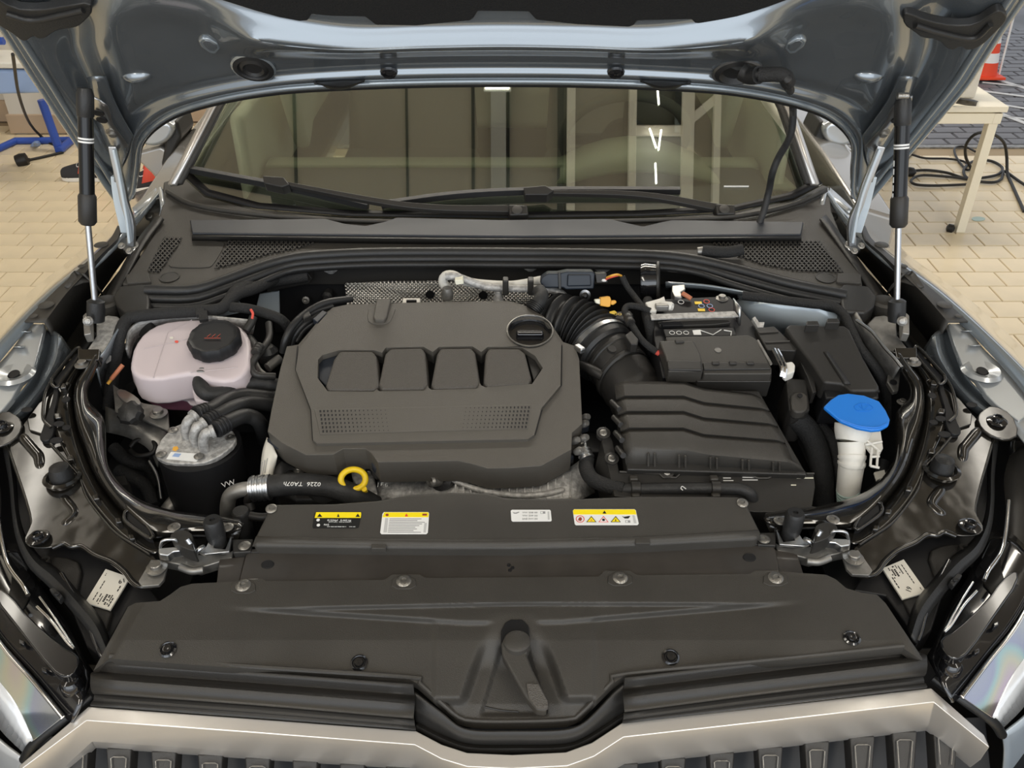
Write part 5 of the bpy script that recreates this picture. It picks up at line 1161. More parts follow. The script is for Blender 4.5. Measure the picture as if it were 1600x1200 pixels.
# ---- engine cover
ec = thing('engine_cover', 'large charcoal engine cover with four raised lobes and perforated stripe', 'engine cover', D((660, 610), -.1))
ES = three((660, 480, .0), (450, 690, .0), (880, 680, .0))
RECESS = [(497, 562), (503, 555), (530, 547), (584, 547), (597, 551), (603, 543), (662, 542), (676, 550), (686, 542), (738, 541), (752, 550), (762, 542), (814, 542), (836, 556), (848, 575), (831, 600), (758, 605), (750, 601), (747, 607), (675, 609), (668, 605), (664, 610), (593, 611), (588, 608), (584, 612), (512, 611), (496, 590)]
def fc_(dz, r): q = ES((828, 519), dz); a_, b_, _ = frame(ES.n); return [q + a_ * math.cos(k * math.pi / 16) * r + b_ * math.sin(k * math.pi / 16) * r for k in range(32)]
P1 = [(448, 541), (466, 538), (503, 494), (520, 480), (545, 475), (700, 471), (795, 470), (818, 476), (850, 494), (864, 510), (880, 534), (898, 540), (905, 560), (908, 620), (910, 662), (894, 676), (893, 702), (845, 728), (800, 731), (762, 732), (735, 724), (715, 720), (590, 722), (580, 708), (571, 701), (536, 701), (521, 710), (478, 711), (440, 692), (418, 674), (424, 640), (438, 575)]
plate('shell', P1, 'cover', ec, f=ES, th=.055, bevel=.005, seg=3, holes=[RECESS, fc_(0, .042)], taper=0)
P2 = [(467, 543), (505, 496), (522, 482), (547, 478), (700, 474), (794, 473), (815, 479), (846, 496), (860, 512), (877, 538), (876, 602), (846, 638), (835, 679), (825, 686), (495, 693), (489, 688), (486, 640), (462, 578)]
plate('centre_panel', P2, 'cover', ec, f=ES, dz=.007, th=.012, bevel=.0025, holes=[RECESS, fc_(.007, .042)])
plate('recess_floor', [(490, 540), (850, 536), (855, 610), (490, 620)], 'plastic_dark', ec, f=ES, dz=-.030, th=.01, bevel=0)
LB = [[(531, 548), (582, 548), (588, 556), (592, 600), (586, 609), (513, 609), (509, 602), (522, 560)],
      [(610, 544), (659, 543), (664, 550), (668, 598), (663, 607), (596, 608), (592, 600), (602, 552)],
      [(688, 544), (736, 543), (742, 550), (749, 596), (745, 605), (678, 607), (674, 600), (683, 552)],
      [(764, 544), (811, 544), (820, 551), (830, 590), (826, 600), (761, 604), (756, 597), (759, 552)]]
for q in LB: plate('lobe', q, 'cover_lobe', ec, f=ES, dz=.008, th=.032, bevel=.005, taper=.10, rnd=0)
for q in ([(586, 600), (592, 612), (582, 612)], [(667, 598), (672, 610), (662, 610)], [(749, 596), (755, 608), (744, 608)]):
    plate('valley_ramp', q, 'cover', ec, f=ES, dz=.004, th=.02, bevel=.001)
plate('left_bevel', [(497, 562), (530, 549), (512, 606), (498, 592)], 'plastic_blue', ec, f=ES, dz=-.006, th=.02, bevel=.002)
plate('right_bevel', [(820, 546), (840, 560), (848, 575), (834, 596)], 'plastic_dark', ec, f=ES, dz=-.006, th=.02, bevel=.002)
plate('stripe_panel', [(491, 640), (560, 638), (830, 632), (825, 670), (560, 677), (500, 679)], 'cover', ec, f=ES, dz=.0078, th=.003, bevel=.0008)
V, F = [], []
def dot(x, y, w, h):
    b0 = len(V)
    for dx, dy in ((-w, -h), (w, -h), (w, h), (-w, h)): V.append(ES((x + dx, y + dy), .0083))
    F.append([b0, b0 + 1, b0 + 2, b0 + 3])
for r_ in range(6):
    for c_ in range(17):
        k = 1 - c_ / 20
        dot(500.5 + r_ * .9 + c_ * (5.7 + c_ * .04), 642.5 + r_ * 6.3 - c_ * .1, 1.1 * k + .25, 1.6 * k + .3)
        dot(826.5 - r_ * 1.0 - c_ * (5.5 + c_ * .04), 636.5 + r_ * 6.1 + c_ * .05, 1.1 * k + .25, 1.6 * k + .3)
o = mesh('perforation_dots', V, F, 'plastic_black', ec, smooth=False); o['kind'] = 'stuff'  # flat dark dots on the surface stand for the shade inside the holes
tube('seam_groove', [(465, 541), (462, 577), (486, 641), (489, 688), (496, 694), (825, 687), (836, 679), (847, 639), (877, 602), (878, 540)], .0012, 'plastic_black', ec, f=ES, dz=.0005, straight=True, seg=6)
plate('tab_recess', [(576, 478), (620, 477), (612, 500), (604, 506), (582, 506), (573, 500)], 'cover', ec, f=ES, dz=.0085, th=.003, bevel=.0012, rnd=1)
plate('raised_tab', [(588, 466), (611, 466), (604, 495), (600, 500), (586, 500), (583, 495)], 'cover', ec, f=ES, dz=.016, th=.02, bevel=.003)
# front skirt of the cover
loft('front_skirt', [[ES(p, -.028) for p in [(420, 684), (440, 700), (478, 718), (522, 718), (537, 708), (571, 708), (581, 716), (591, 730), (715, 728), (762, 739), (800, 738), (845, 735), (894, 710)]],
                     [ES(p, -.075) for p in [(424, 705), (442, 718), (476, 731), (528, 732), (541, 722), (571, 722), (580, 732), (591, 747), (700, 747), (762, 757), (800, 756), (845, 751), (894, 727)]]], 'plastic_blue', ec, n=60, solid=.004)
c = ES((828, 519), .004)
lathe('oil_filler_ring', c, [(.043, -.006), (.0435, .004), (.041, .0055), (.0385, -.004), (.036, -.020), (.0001, -.022)], 'gloss', ec, axis=ES.n, seg=40)
lathe('filler_rim', c, [(.0440, .003), (.0440, .0052), (.0415, .0062), (.0405, .004)], 'screwhead', ec, axis=ES.n, seg=40)
of = lathe('oil_filler_cap', c, [(.030, -.020), (.031, -.014), (.027, -.010), (.0001, -.008)], 'plastic_dark', ec, axis=ES.n, seg=32)
box('cap_grip', c + Vector((0, -.002, -.004)), (.052, .015, .014), 'gloss', of, bevel=.005)
# ---- engine block, alternator and pipes seen round the cover
en = thing('engine_block', 'bare cast engine block with ribbed sump rail below the cover', 'engine', D((700, 700), -.4))
box('block', D((680, 640), -.26), (.50, .44, .30), 'plastic_black', en, bevel=.02)
loft('ribbed_casting', [[(590, 738, -.085), (640, 744, -.085), (700, 742, -.06), (760, 755, -.055), (845, 750, -.05), (905, 720, -.05), (922, 700, -.07)], [(588, 785, -.10), (640, 786, -.10), (700, 782, -.065), (760, 784, -.06), (845, 784, -.055), (905, 780, -.06), (930, 770, -.08)]], 'cast', en, n=40, solid=.006)
for k in range(16):
    x_ = 712 + k * 12; tube('rib', [(x_, 757 - max(0, x_ - 850) * .45, -.050), (x_ - 1, 778, -.056)], .0018, 'cast', en, seg=6)
tube('casting_edge', [(700, 745, -.045), (722, 756, -.05), (760, 768, -.05), (810, 774, -.05), (850, 772, -.05), (880, 765, -.05)], .005, 'cast', en)
plate('bright_lug', [(545, 722), (578, 722), (586, 750), (590, 772), (565, 772), (550, 745)], 'cast', en, dz=-.07, th=.02, bevel=.004)
for q in ((578, 738), (894, 748), (468, 735), (905, 690)): put('bolt', screw_mesh('hex'), D(q, -.062), en, sc=.8)
plate('alternator', [(425, 722), (520, 732), (560, 745), (556, 778), (430, 782)], 'plastic_dark', en, dz=-.10, th=.06, bevel=.01, rnd=1)
for q in ((455, 745), (480, 752), (505, 758)): lathe('pulley', D(q, -.09), [(.03, -.02), (.032, 0), (.026, .004), (.012, .004), (.01, .01), (.0001, .01)], 'plastic_dark', en, axis=(0, -.8, .6), seg=24)
text('print', '| F (;', (598, 757), .010, 'white', en, dz=-.055)
# plug + sensor under the cover nose
t = thing('coil_sensor', 'grey sensor plug with black ring just below the cover nose', 'sensor', D((684, 752), -.06))
lathe('ring', D((690, 748), -.05), [(.012, -.01), (.020, -.008), (.021, .004), (.012, .008), (.0001, .004)], 'rubber', t, axis=(-.4, -.7, .6), seg=22)
lathe('plug', D((680, 752), -.045), [(.009, -.01), (.010, .01), (.007, .014), (.006, .006), (.0001, .006)], 'dullsteel', t, axis=(-.6, -.6, .5), seg=18)
t = thing('dipstick', 'bright yellow ring handle of the oil dipstick', 'dipstick', D((552, 760), -.05))
cc = D((552, 749), -.03); nx_ = Vector((.35, -.75, .55)).normalized(); a_, b_, _ = frame(nx_)
tube('ring_handle', [cc + (a_ * math.cos(k * math.pi / 8) * .0205 + b_ * math.sin(k * math.pi / 8) * .0165) for k in range(16)], .0052, 'yellow', t, closed=True, seg=14)
tube('stem', [D((569, 764), -.04), D((573, 774), -.07), D((575, 785), -.12)], .0045, 'yellow', t)
# ---- coolant hoses front left
def hose(name, pts, r, m_, lab, cat='hose', n=None, group=None, **k):
    o = tube(name, pts, r, m_, n=n, **k); return tag(o, lab, cat, group)
t = thing('coolant_hose', 'grey ribbed coolant hose with white lettering and crimped silver ferrule', 'hose', D((480, 760), -.08))
tube('rubber_hose', [(420, 760, -.035), (450, 757, -.03), (485, 757, -.032), (520, 762, -.038), (550, 772, -.05), (585, 790, -.08)], .0185, 'hose', t, n=30, seg=20)
c0, c1 = D((392, 764), -.037), D((424, 761), -.035)
rings('ferrule', c0, c1, .022, 4, 'steel', t, amp=.08)
tube('metal_pipe', [(394, 764, -.037), (378, 765, -.038), (362, 772, -.045), (356, 786, -.06), (355, 815, -.11)], .0125, 'dullsteel', t, n=24, seg=18)
tx = text('print', '0226  TA07h', (472, 756), .0115, 'white', t, dz=-.0115, rot=R(179))
for k in range(40): pass
hose('small_coolant_hose', [(392, 797, -.06), (388, 782, -.05), (392, 775, -.04), (400, 770, -.055)], .008, 'cable', 'short black hose looping under the silver ferrule')
hose('lower_pipe', [(250, 812, -.14), (262, 795, -.12), (278, 775, -.12), (288, 760, -.13)], .012, 'dullsteel', 'dull metal pipe below the left canister', 'pipe')
hose('radiator_pipe', [(380, 800, -.03), (392, 806, -.03), (415, 808, -.03), (430, 800, -.03)], .007, 'cable', 'thin black pipe beside the duct left corner', 'pipe')
lathe_o = thing('hose_stub', 'black upright rubber stub beside the duct left corner', 'hose', D((381, 815), -.06))
lathe('stub', D((381, 822), -.05), [(.014, -.03), (.015, .03), (.012, .034), (.0001, .034)], 'rubber', lathe_o, seg=20)
t = thing('paper_tag', 'crinkled white paper tag hanging left of the engine cover', 'tag', D((415, 740), -.06))
loft('paper', [[(403, 776, -.055), (406, 745, -.045), (410, 705, -.035), (417, 683, -.03)], [(415, 775, -.05), (418, 748, -.04), (422, 718, -.03), (426, 696, -.028)], [(424, 756, -.05), (428, 738, -.045), (432, 720, -.035), (433, 712, -.03)]], 'paper', t, cross=3, n=12, solid=.001, smooth=True)
for k in range(5): tube('printed_line', [(406 + k * 4.0, 745 - k * 3, -.038), (410 + k * 4.0, 722 - k * 3, -.030)], .0007, 'labelgrey', t, seg=4)
# ---- coolant tank
tk = thing('coolant_tank', 'milky pink translucent coolant tank with a black screw cap', 'tank', D((300, 570), -.15))
TO = [(204, 562), (209, 540), (225, 518), (252, 503), (290, 498), (345, 498), (372, 506), (388, 522), (392, 548), (388, 578), (372, 592), (340, 596), (300, 584), (290, 584), (240, 594), (212, 588), (203, 576)]
plate('upper_shell', TO, 'tank', tk, dz=-.005, th=.066, bevel=.008, seg=4, rnd=1, taper=.045)
for a, b in (((240, 590), (262, 520)), ((262, 520), (300, 500)), ((225, 545), (300, 528)), ((298, 582), (372, 574))): tube('mould_line', [a, b], .0011, 'tank', tk, dz=-.0055, seg=6, straight=True)
for q in ((268, 528), (276, 534)): plate('rust_spot', [(q[0] - 3, q[1] - 2), (q[0] + 3, q[1] - 2), (q[0] + 2, q[1] + 2), (q[0] - 3, q[1] + 1)], 'coral' if q[0] > 270 else 'paper', tk, dz=-.0044, th=.0004, bevel=0, rnd=1)
TB = [(206, 590), (204, 560), (225, 525), (300, 510), (380, 515), (394, 550), (392, 600), (380, 622), (345, 636), (300, 634), (288, 622), (240, 620), (215, 608)]
plate('flange_seam', TB, 'tank', tk, dz=-.062, th=.006, bevel=.002, rnd=1)
plate('lower_shell', [(215, 600), (212, 570), (250, 540), (380, 540), (388, 590), (372, 620), (342, 630), (302, 628), (290, 616), (242, 614), (222, 606)], 'tank_low', tk, dz=-.064, th=.055, bevel=.01, rnd=1, taper=-.06)
plate('sight_box', [(302, 588), (340, 598), (342, 612), (338, 628), (304, 626), (299, 610)], 'tank', tk, dz=-.03, th=.04, bevel=.006)
CP = D((338, 540), -.003); cn = nrm(D, (338, 540))
cap = lathe('screw_cap', CP, [(.040, -.004), (.047, .002), (.048, .018), (.043, .026), (.040, .024), (.036, .0235), (.0001, .024)], 'plastic_black', tk, axis=cn, seg=88, wob=11, wamp=.016)
for k in range(3): tube('cap_glyph', [CP + cn * .0245 + Vector((-.010 + k * .009, -.004, 0)), CP + cn * .0245 + Vector((-.006 + k * .009, .006, 0))], .0009, 'redcap', cap, seg=4)
tube('cap_glyph', [CP + cn * .0245 + Vector((-.014, -.008, 0)), CP + cn * .0245 + Vector((.016, -.008, 0))], .0008, 'redcap', cap, seg=4)
tube('cap_glyph', [CP + cn * .0245 + Vector((-.012, .010, 0)), CP + cn * .0245 + Vector((0, .014, 0)), CP + cn * .0245 + Vector((.014, .009, 0))], .0009, 'redcap', cap, seg=4)
for q in ((290, 500), (250, 596)): pass
t = thing('tank_hose', 'thick black hose curling out of the front of the coolant tank', 'hose', D((330, 600), -.05))
tube('hose', [(318, 586, -.02), (313, 600, -.018), (322, 614, -.02), (345, 616, -.025), (370, 606, -.03), (400, 598, -.035), (440, 604, -.05)], .014, 'hose', t, n=36, seg=18)
rings('spring_clip', D((319, 584), -.018), D((315, 592), -.016), .0165, 2, 'dullsteel', t, amp=.15)
for k, pts in enumerate(([(306, 648, .0), (330, 640, -.01), (350, 628, -.02), (380, 618, -.03), (430, 622, -.05)], [(322, 661, .0), (345, 648, -.006), (368, 636, -.014), (395, 630, -.03), (430, 634, -.05)], [(336, 672, .0), (360, 658, -.008), (385, 650, -.02), (405, 660, -.04), (415, 690, -.10)])):
    t = thing('vapour_hose', ['rearmost', 'middle', 'foremost'][k] + ' of three ribbed black hoses leaving the silver canister lid', 'hose', D(pts[0][:2], pts[0][2]), group='canister hoses')
    tube('hose', pts, .0135, 'rubber', t, n=40, seg=16)
    rings('cuff', D(pts[0]), D(pts[0]).lerp(D(pts[1]), .8), .0155, 4, 'plastic_black', t, amp=.1)
hose('bundle_hose', [(360, 622, -.06), (390, 606, -.05), (430, 612, -.06)], .010, 'rubber', 'thin black hose under the tank hose')
# ---- canister
cn_ = thing('purge_canister', 'black cylindrical canister with dull cast metal lid and three bent pipes', 'canister', D((310, 760), -.2))
CL = [(241, 709), (247, 692), (262, 674), (275, 664), (300, 657), (330, 656), (355, 664), (368, 678), (368, 692), (350, 708), (333, 718), (312, 725), (262, 724), (246, 716)]
plate('metal_lid', CL, 'cast', cn_, dz=-.03, th=.012, bevel=.003, rnd=1)
cyl = D((312, 697), -.045)
lathe('body', cyl, [(.058, -.24), (.066, -.22), (.070, -.1), (.071, 0)], 'plastic_black', cn_, seg=40)
for q in ((270, 672), (252, 710), (311, 713), (360, 684)): put('screw', screw_mesh('torx'), D(q, -.028), cn_, sc=.9)
for pts in ([(292, 682, -.03), (290, 670, -.012), (294, 658, .0), (303, 650, .0)], [(306, 694, -.03), (303, 680, -.012), (308, 668, .0), (318, 662, .0)], [(320, 704, -.03), (317, 690, -.012), (321, 678, .0), (332, 674, .0)]):
    tube('elbow_pipe', pts, .0085, 'cast', cn_, n=14, seg=16)
    lathe('collar', D(pts[-1]), [(.0085, -.004), (.0115, -.003), (.0115, .003), (.0085, .004)], 'cast', cn_, axis=D(pts[-1]) - D(pts[-2]), seg=16)
CS = deck(700, 725, -.03)
pl_ = plate('lid_sticker', [(267, 706), (315, 709), (307, 721), (260, 717)], 'white', cn_, f=CS, dz=.001, th=.001, bevel=0)
plate('blue_print', [(273, 708), (283, 709), (279, 714), (269, 713)], 'lightblue', pl_, f=CS, dz=.0016, th=.0004, bevel=0)
plate('orange_mark', [(271, 698), (277, 697), (279, 701), (274, 705), (269, 703)], 'orange', cn_, f=CS, dz=.001, th=.0006, bevel=0)
text('print', 'VW', (357, 756), .014, 'white', cn_, f=Surf(cyl + Vector((0, -.0715, 0)), (.4, -.85, .2)), dz=.003, rot=R(25))
# dirty metal behind and brackets below the tank
iw = thing('inner_structure_left', 'dull galvanised left inner wing metal around the coolant tank', 'body panel', D((190, 600), -.1)); iw.name = 'inner_wing_metal'
plate('rail', [(150, 500), (168, 492), (184, 494), (192, 502), (180, 520), (168, 545), (158, 552), (132, 552), (150, 525)], 'cast', iw, dz=-.005, th=.03, bevel=.003)
loft('wing_flange', [[(190, 504, .01), (176, 525, .008), (162, 548, .006), (148, 565, .0), (150, 578, -.005)], [(198, 506, -.01), (186, 530, -.02), (176, 556, -.03), (160, 590, -.05), (160, 620, -.08)]], 'paint', iw, n=20, cross=2, solid=.003)
loft('arched_panel', [[(196, 545, -.02), (200, 515, -.01), (230, 496, .0), (290, 490, .0), (360, 496, .0), (400, 500, -.01)], [(200, 560, -.05), (210, 530, -.04), (245, 512, -.04), (300, 508, -.04), (360, 512, -.04), (396, 520, -.04)]], 'cast', iw, n=24, solid=.004)
plate('tower_top', [(240, 468), (320, 458), (365, 455), (378, 476), (330, 486), (230, 486)], 'bluesilver', iw, dz=-.06, th=.02)
loft('lower_rail', [[(170, 636, -.07), (200, 648, -.07), (235, 662, -.075), (262, 676, -.08)], [(170, 676, -.09), (205, 684, -.09), (235, 702, -.095), (250, 730, -.11)]], 'dullsteel', iw, n=14, cross=2, solid=.01)
plate('bracket_plate', [(176, 600), (205, 622), (225, 630), (250, 634), (262, 642), (265, 674), (225, 656), (180, 644)], 'dullsteel', iw, dz=-.05, th=.006, bevel=.001)
put('bolt', screw_mesh('hex'), D((248, 647), -.047), iw, sc=1.3)
lathe('rubber_mount', D((202, 645), -.03), [(.018, -.02), (.022, 0), (.018, .006), (.006, .010), (.0001, .010)], 'rubber', iw, axis=(-.1, -.6, .8), seg=20, wob=9, wamp=.06)
plate('curved_tab', [(180, 612), (190, 606), (215, 620), (222, 632), (204, 632), (190, 626)], 'steel', iw, dz=-.045, th=.006, bevel=.001, rnd=1)
hose('ring_strap', [(204, 698, -.09), (214, 688, -.085), (234, 686, -.085), (243, 696, -.085), (238, 708, -.09), (216, 712, -.09), (204, 704, -.09)], .0045, 'cable', 'thin black cable loop around a metal lug left of the canister', 'cable')
t = thing('headlight_wiring', 'dark tangled wiring and corrugated sleeve below the coolant tank', 'wiring', D((210, 740), -.15))
for pts in ([(178, 700, -.12), (200, 720, -.12), (230, 730, -.13), (250, 760, -.14)], [(185, 735, -.12), (205, 745, -.12), (228, 760, -.13), (240, 790, -.14)], [(240, 712, -.12), (258, 730, -.13), (262, 755, -.14), (272, 790, -.15)]): tube('corrugated_sleeve', pts, .012, 'tape', t, n=20)
tube('brake_line', [(233, 720, -.10), (246, 745, -.11), (252, 780, -.12)], .003, 'steel', t)
plate('connector', [(180, 744), (196, 742), (200, 756), (184, 758)], 'plastic_dark', t, dz=-.09, th=.03)
# harness along the left wing
t = thing('wiring_harness', 'black taped wiring harness running over the top of the coolant tank', 'wiring', D((300, 490)))
tube('trunk', [(170, 640, -.10), (176, 590, -.06), (182, 550, -.02), (188, 520, .0), (198, 500, .006), (215, 494, .006), (260, 489, .004), (310, 486, .004), (345, 482, .004), (360, 468, .004), (375, 458, .0), (400, 450, -.01), (440, 430, -.03)], .0115, 'tape', t, n=60, seg=14)
for q in ((317, 492), (312, 484)): plate('tape_flag', [(q[0] - 8, q[1] - 6), (q[0] + 6, q[1] - 8), (q[0] + 8, q[1] + 6), (q[0] - 6, q[1] + 8)], 'tape', t, dz=.012, th=.008, bevel=.001)
tube('branch', [(360, 480, .0), (385, 482, .0), (410, 488, -.01), (440, 500, -.02), (455, 520, -.05)], .010, 'tape', t, n=24)
tube('branch', [(360, 470, .0), (372, 455, .0), (400, 446, -.02), (430, 438, -.03), (480, 430, -.03)], .014, 'tape', t, n=24)
tube('copper_lead', [(174, 592, -.03), (184, 580, -.02), (192, 570, -.015)], .004, 'copper', t)
tube('copper_lead', [(168, 600, -.04), (176, 590, -.035), (190, 574, -.02)], .003, 'orange', t)
t = thing('pipe_cluster', 'cluster of black plastic pipes and quick connectors right of the coolant tank', 'pipe', D((405, 540), -.05))
tube('pipe', [(420, 505, -.01), (421, 525, -.012), (414, 540, -.01), (402, 555, -.01), (394, 570, -.015), (400, 585, -.02), (430, 588, -.03)], .0065, 'plastic_dark', t, n=40)
tube('pipe', [(388, 530, -.02), (396, 540, -.02), (402, 550, -.02)], .011, 'plastic_dark', t)
rings('connector', D((399, 552), -.005), D((406, 540), -.005), .0095, 3, 'plastic_dark', t)
tube('pipe', [(398, 563, -.03), (408, 580, -.03), (425, 590, -.04)], .004, 'dullsteel', t)
tube('pipe', [(384, 517, -.01), (392, 505, -.005), (396, 495, .0)], .008, 'plastic_dark', t)
tube('white_lead', [(394, 498, .004), (395, 490, .01), (392, 484, .01)], .0025, 'coral', t, seg=6)
lathe('sensor', D((418, 548), -.04), [(.018, -.02), (.02, 0), (.012, .01), (.0001, .01)], 'rubber', t, seg=20)
tube('bronze_pipe', [(418, 575, -.04), (428, 567, -.04), (438, 560, -.04)], .009, 'dullsteel', t)
t = thing('coil_harness', 'bundle of thin black cables curving along the left edge of the engine cover', 'wiring', D((470, 520), -.02))
for k, pts in enumerate(([(442, 550, -.03), (446, 530, -.01), (458, 508, .0), (480, 488, .0), (510, 473, .0), (550, 467, -.01)], [(448, 545, -.03), (452, 525, -.012), (466, 506, -.004), (490, 488, -.004), (520, 478, -.006)], [(456, 538, -.03), (462, 522, -.016), (476, 506, -.008), (500, 490, -.008)], [(462, 534, -.03), (474, 516, -.02), (492, 502, -.014), (512, 486, -.012)])):
    tube('cable', pts, .0055 if k else .007, 'rubber', t, n=26)
plate('plug', [(488, 498), (504, 484), (512, 488), (496, 504)], 'plastic_blue', t, dz=.0, th=.014)
plate('cable_clip', [(470, 488), (482, 484), (486, 492), (474, 498)], 'plastic_dark', t, dz=.004, th=.02)
# ---- firewall things
t = thing('heat_shield', 'embossed aluminium heat shield on the black firewall behind the engine', 'heat shield', HY(700, 460, 1.70))
HS = Surf((0, 1.700, 0), (0, -1, 0)); 
SHP = [(538, 443), (600, 440), (680, 439), (760, 441), (860, 446), (862, 500), (545, 500), (540, 464)]
plate('sheet', SHP, 'foil', t, f=HS, th=.003, bevel=.0008)
V, F = [], []   # the embossed grid as real bumps
y_ = 444
row = 0
while y_ < 476:
    x_ = 543 + (row % 2) * 3.2
    while x_ < 858:
        c = HS((x_, y_)); b0 = len(V); a = .0032; 
        V += [c + Vector((-a, 0, 0)), c + Vector((0, 0, -a)), c + Vector((a, 0, 0)), c + Vector((0, 0, a)), c + Vector((0, -.0022, 0))]
        F += [[b0, b0 + 1, b0 + 4], [b0 + 1, b0 + 2, b0 + 4], [b0 + 2, b0 + 3, b0 + 4], [b0 + 3, b0, b0 + 4]]
        x_ += 6.4
    y_ += 3.2; row += 1
o = mesh('embossing', V, F, 'alu', t, smooth=False); o['kind'] = 'stuff'
for q in ((672, 460), (755, 461)): lathe('round_hole', HS(q, .001), [(.0095, 0), (.0095, .002), (.0001, .002)], 'plastic_black', t, axis=(0, -1, 0), seg=20)
FS = Surf((0, 1.735, 0), (0, -1, 0))
t = thing('insulation_clip', 'flat black insulation panel with metal spring washers on the firewall', 'insulation', HY(640, 430, 1.73)); t.name = 'firewall_insulation'
plate('panel', [(420, 432), (450, 424), (1000, 424), (1000, 520), (430, 520)], 'plastic_black', t, f=Surf((0, 1.728, 0), (0, -1, 0)), th=.01)
for q in ((515, 418.5), (829, 415), (942, 417.5)):
    lathe('spring_washer', HY(q[0], q[1], 1.70), [(.017, 0), (.0175, .0015), (.012, .003), (.006, .002), (.005, .004), (.0001, .004)], 'cast', t, axis=(0, -.9, -.4), seg=24, wob=4, wamp=.06)
lathe('black_knob', HY(512, 460, 1.71), [(.010, -.01), (.011, .01), (.006, .016), (.0001, .016)], 'rubber', t, axis=(0, -1, 0), seg=18)
lathe('grey_stud', HY(479, 468, 1.71), [(.007, 0), (.008, .008), (.004, .009), (.0001, .006)], 'dullsteel', t, axis=(0, -1, .3), seg=18)
plate('grey_panel', [(405, 460), (436, 455), (437, 492), (412, 486), (400, 480)], 'bluesilver', t, f=Surf((0, 1.715, 0), (0, -1, 0)), th=.006)
plate('dark_bracket', [(415, 440), (480, 426), (488, 436), (482, 444), (440, 452), (418, 458)], 'plastic_dark', t, f=Surf((0, 1.69, 0), (0, -1, 0)), th=.03)
lathe('round_eyelet', HY(914, 461, 1.69), [(.011, -.004), (.012, .003), (.007, .004), (.003, .010), (.0001, .010)], 'steel', t, axis=(0, -1, .3), seg=20)
# silver hose loop
BY = 1.62
def b_(x, y, yy=BY): return HY(x, y, yy)
t = thing('wrapped_lines', 'pale foil wrapped lines looping over the heat shield towards the control box', 'pipe', b_(760, 440))
tube('wrapped_line', [b_(702, 468), b_(698, 452), b_(692, 440), b_(696, 431), b_(708, 430), b_(722, 437), b_(745, 443), b_(790, 446), b_(815, 444), b_(846, 438)], .0095, 'white_plastic', t, n=50, seg=14)
tube('wrapped_line', [b_(696, 432, 1.60), b_(712, 432, 1.60), b_(735, 440, 1.60), b_(760, 448, 1.60), b_(800, 451, 1.60), b_(850, 452, 1.60), b_(872, 456, 1.60), b_(885, 466, 1.60), b_(896, 476, 1.60)], .0078, 'cast', t, n=50, seg=14)
lathe('joint', b_(699, 458, 1.60), [(.012, -.012), (.013, .0), (.009, .012)], 'dullsteel', t, seg=16)
plate('cream_connector', [(710, 438), (723, 437), (725, 444), (712, 446)], 'cream', t, f=Surf((0, 1.60, 0), (0, -1, 0)), dz=.02, th=.02)
for q in (790, 829): box('black_clip', b_(q, 447, 1.59), (.012, .02, .034), 'plastic_dark', t)
t = thing('silver_fitting', 'small pale metal fitting standing behind the engine cover', 'pipe', b_(779, 470, 1.6))
lathe('fitting', b_(779, 474, 1.6), [(.011, -.02), (.011, .01), (.008, .018), (.007, .028), (.003, .032)], 'cast', t, seg=18)
t = thing('sensor_plug', 'white edged sensor clip at the rear edge of the engine cover', 'sensor', b_(643, 472, 1.58))
box('body', b_(643, 473, 1.58), (.036, .02, .012), 'white_plastic', t); box('mark', b_(643, 471, 1.568), (.02, .004, .006), 'plastic_black', t, bevel=0)
cu = thing('control_box', 'slate black control box with raised lid on the firewall', 'control unit', b_(903, 438, 1.64))
CB = Surf((0, 1.58, 1.10), (0, -1, .35))
plate('case', [(846, 434), (856, 427), (872, 427), (886, 424), (926, 424), (930, 428), (928, 452), (884, 453), (880, 450), (850, 450), (844, 442)], 'box_blue', cu, f=CB, th=.04, bevel=.004)
plate('lid', [(887, 429), (923, 429), (924, 447), (886, 448)], 'box_blue', cu, f=CB, dz=.006, th=.008, bevel=.003)
plate('rib', [(872, 426), (876, 425), (877, 452), (873, 452)], 'plastic_dark', cu, f=CB, dz=.005, th=.01, bevel=.001)
plate('end_socket', [(930, 428), (948, 427), (950, 442), (932, 443)], 'plastic_dark', cu, f=CB, th=.03, bevel=.002)
t = thing('colour_leads', 'thin orange, red and white leads on the firewall', 'wiring', b_(955, 432, 1.58))
tube('orange_lead', [b_(948, 434, 1.58), b_(955, 431, 1.57), b_(964, 429, 1.57), b_(971, 431, 1.58)], .0022, 'orange', t, seg=6)
tube('red_lead', [b_(946, 437, 1.58), b_(956, 433, 1.57), b_(968, 430, 1.575)], .0016, 'coral', t, seg=6)
box('white_end', b_(944, 438, 1.58), (.010, .006, .006), 'white', t)
tube('black_sleeve', [b_(972, 432, 1.58), b_(980, 448, 1.57), b_(992, 464, 1.55), b_(1004, 480, 1.5)], .006, 'tape', t)
t = thing('vacuum_canister', 'round glossy black canister on the firewall right of centre', 'canister', b_(1016, 440, 1.62))
c0 = b_(1002, 440, 1.62)
lathe('drum', c0, [(.030, -.002), (.036, .0), (.038, .008), (.036, .02), (.034, .034), (.030, .036), (.0001, .036)], 'gloss', t, axis=(1, -.15, .1), seg=36, sx=1, sy=1)
lathe('rim', c0 + Vector((.03, 0, 0)), [(.038, 0), (.041, .002), (.041, .006), (.036, .008)], 'plastic_dark', t, axis=(1, -.15, .1), seg=36)
t = thing('orange_connector', 'amber plastic connector behind the corrugated intake hose', 'connector', b_(945, 472, 1.55))
OC = Surf((0, 1.47, 1.03), (0, -1, .5))
plate('body', [(938, 465), (953, 463), (955, 468), (954, 479), (950, 480), (938, 478)], 'orange', t, f=OC, th=.03, bevel=.002)
plate('pale_end', [(929, 468), (939, 467), (939, 476), (931, 474)], 'cream', t, f=OC, dz=-.004, th=.02, bevel=.002)
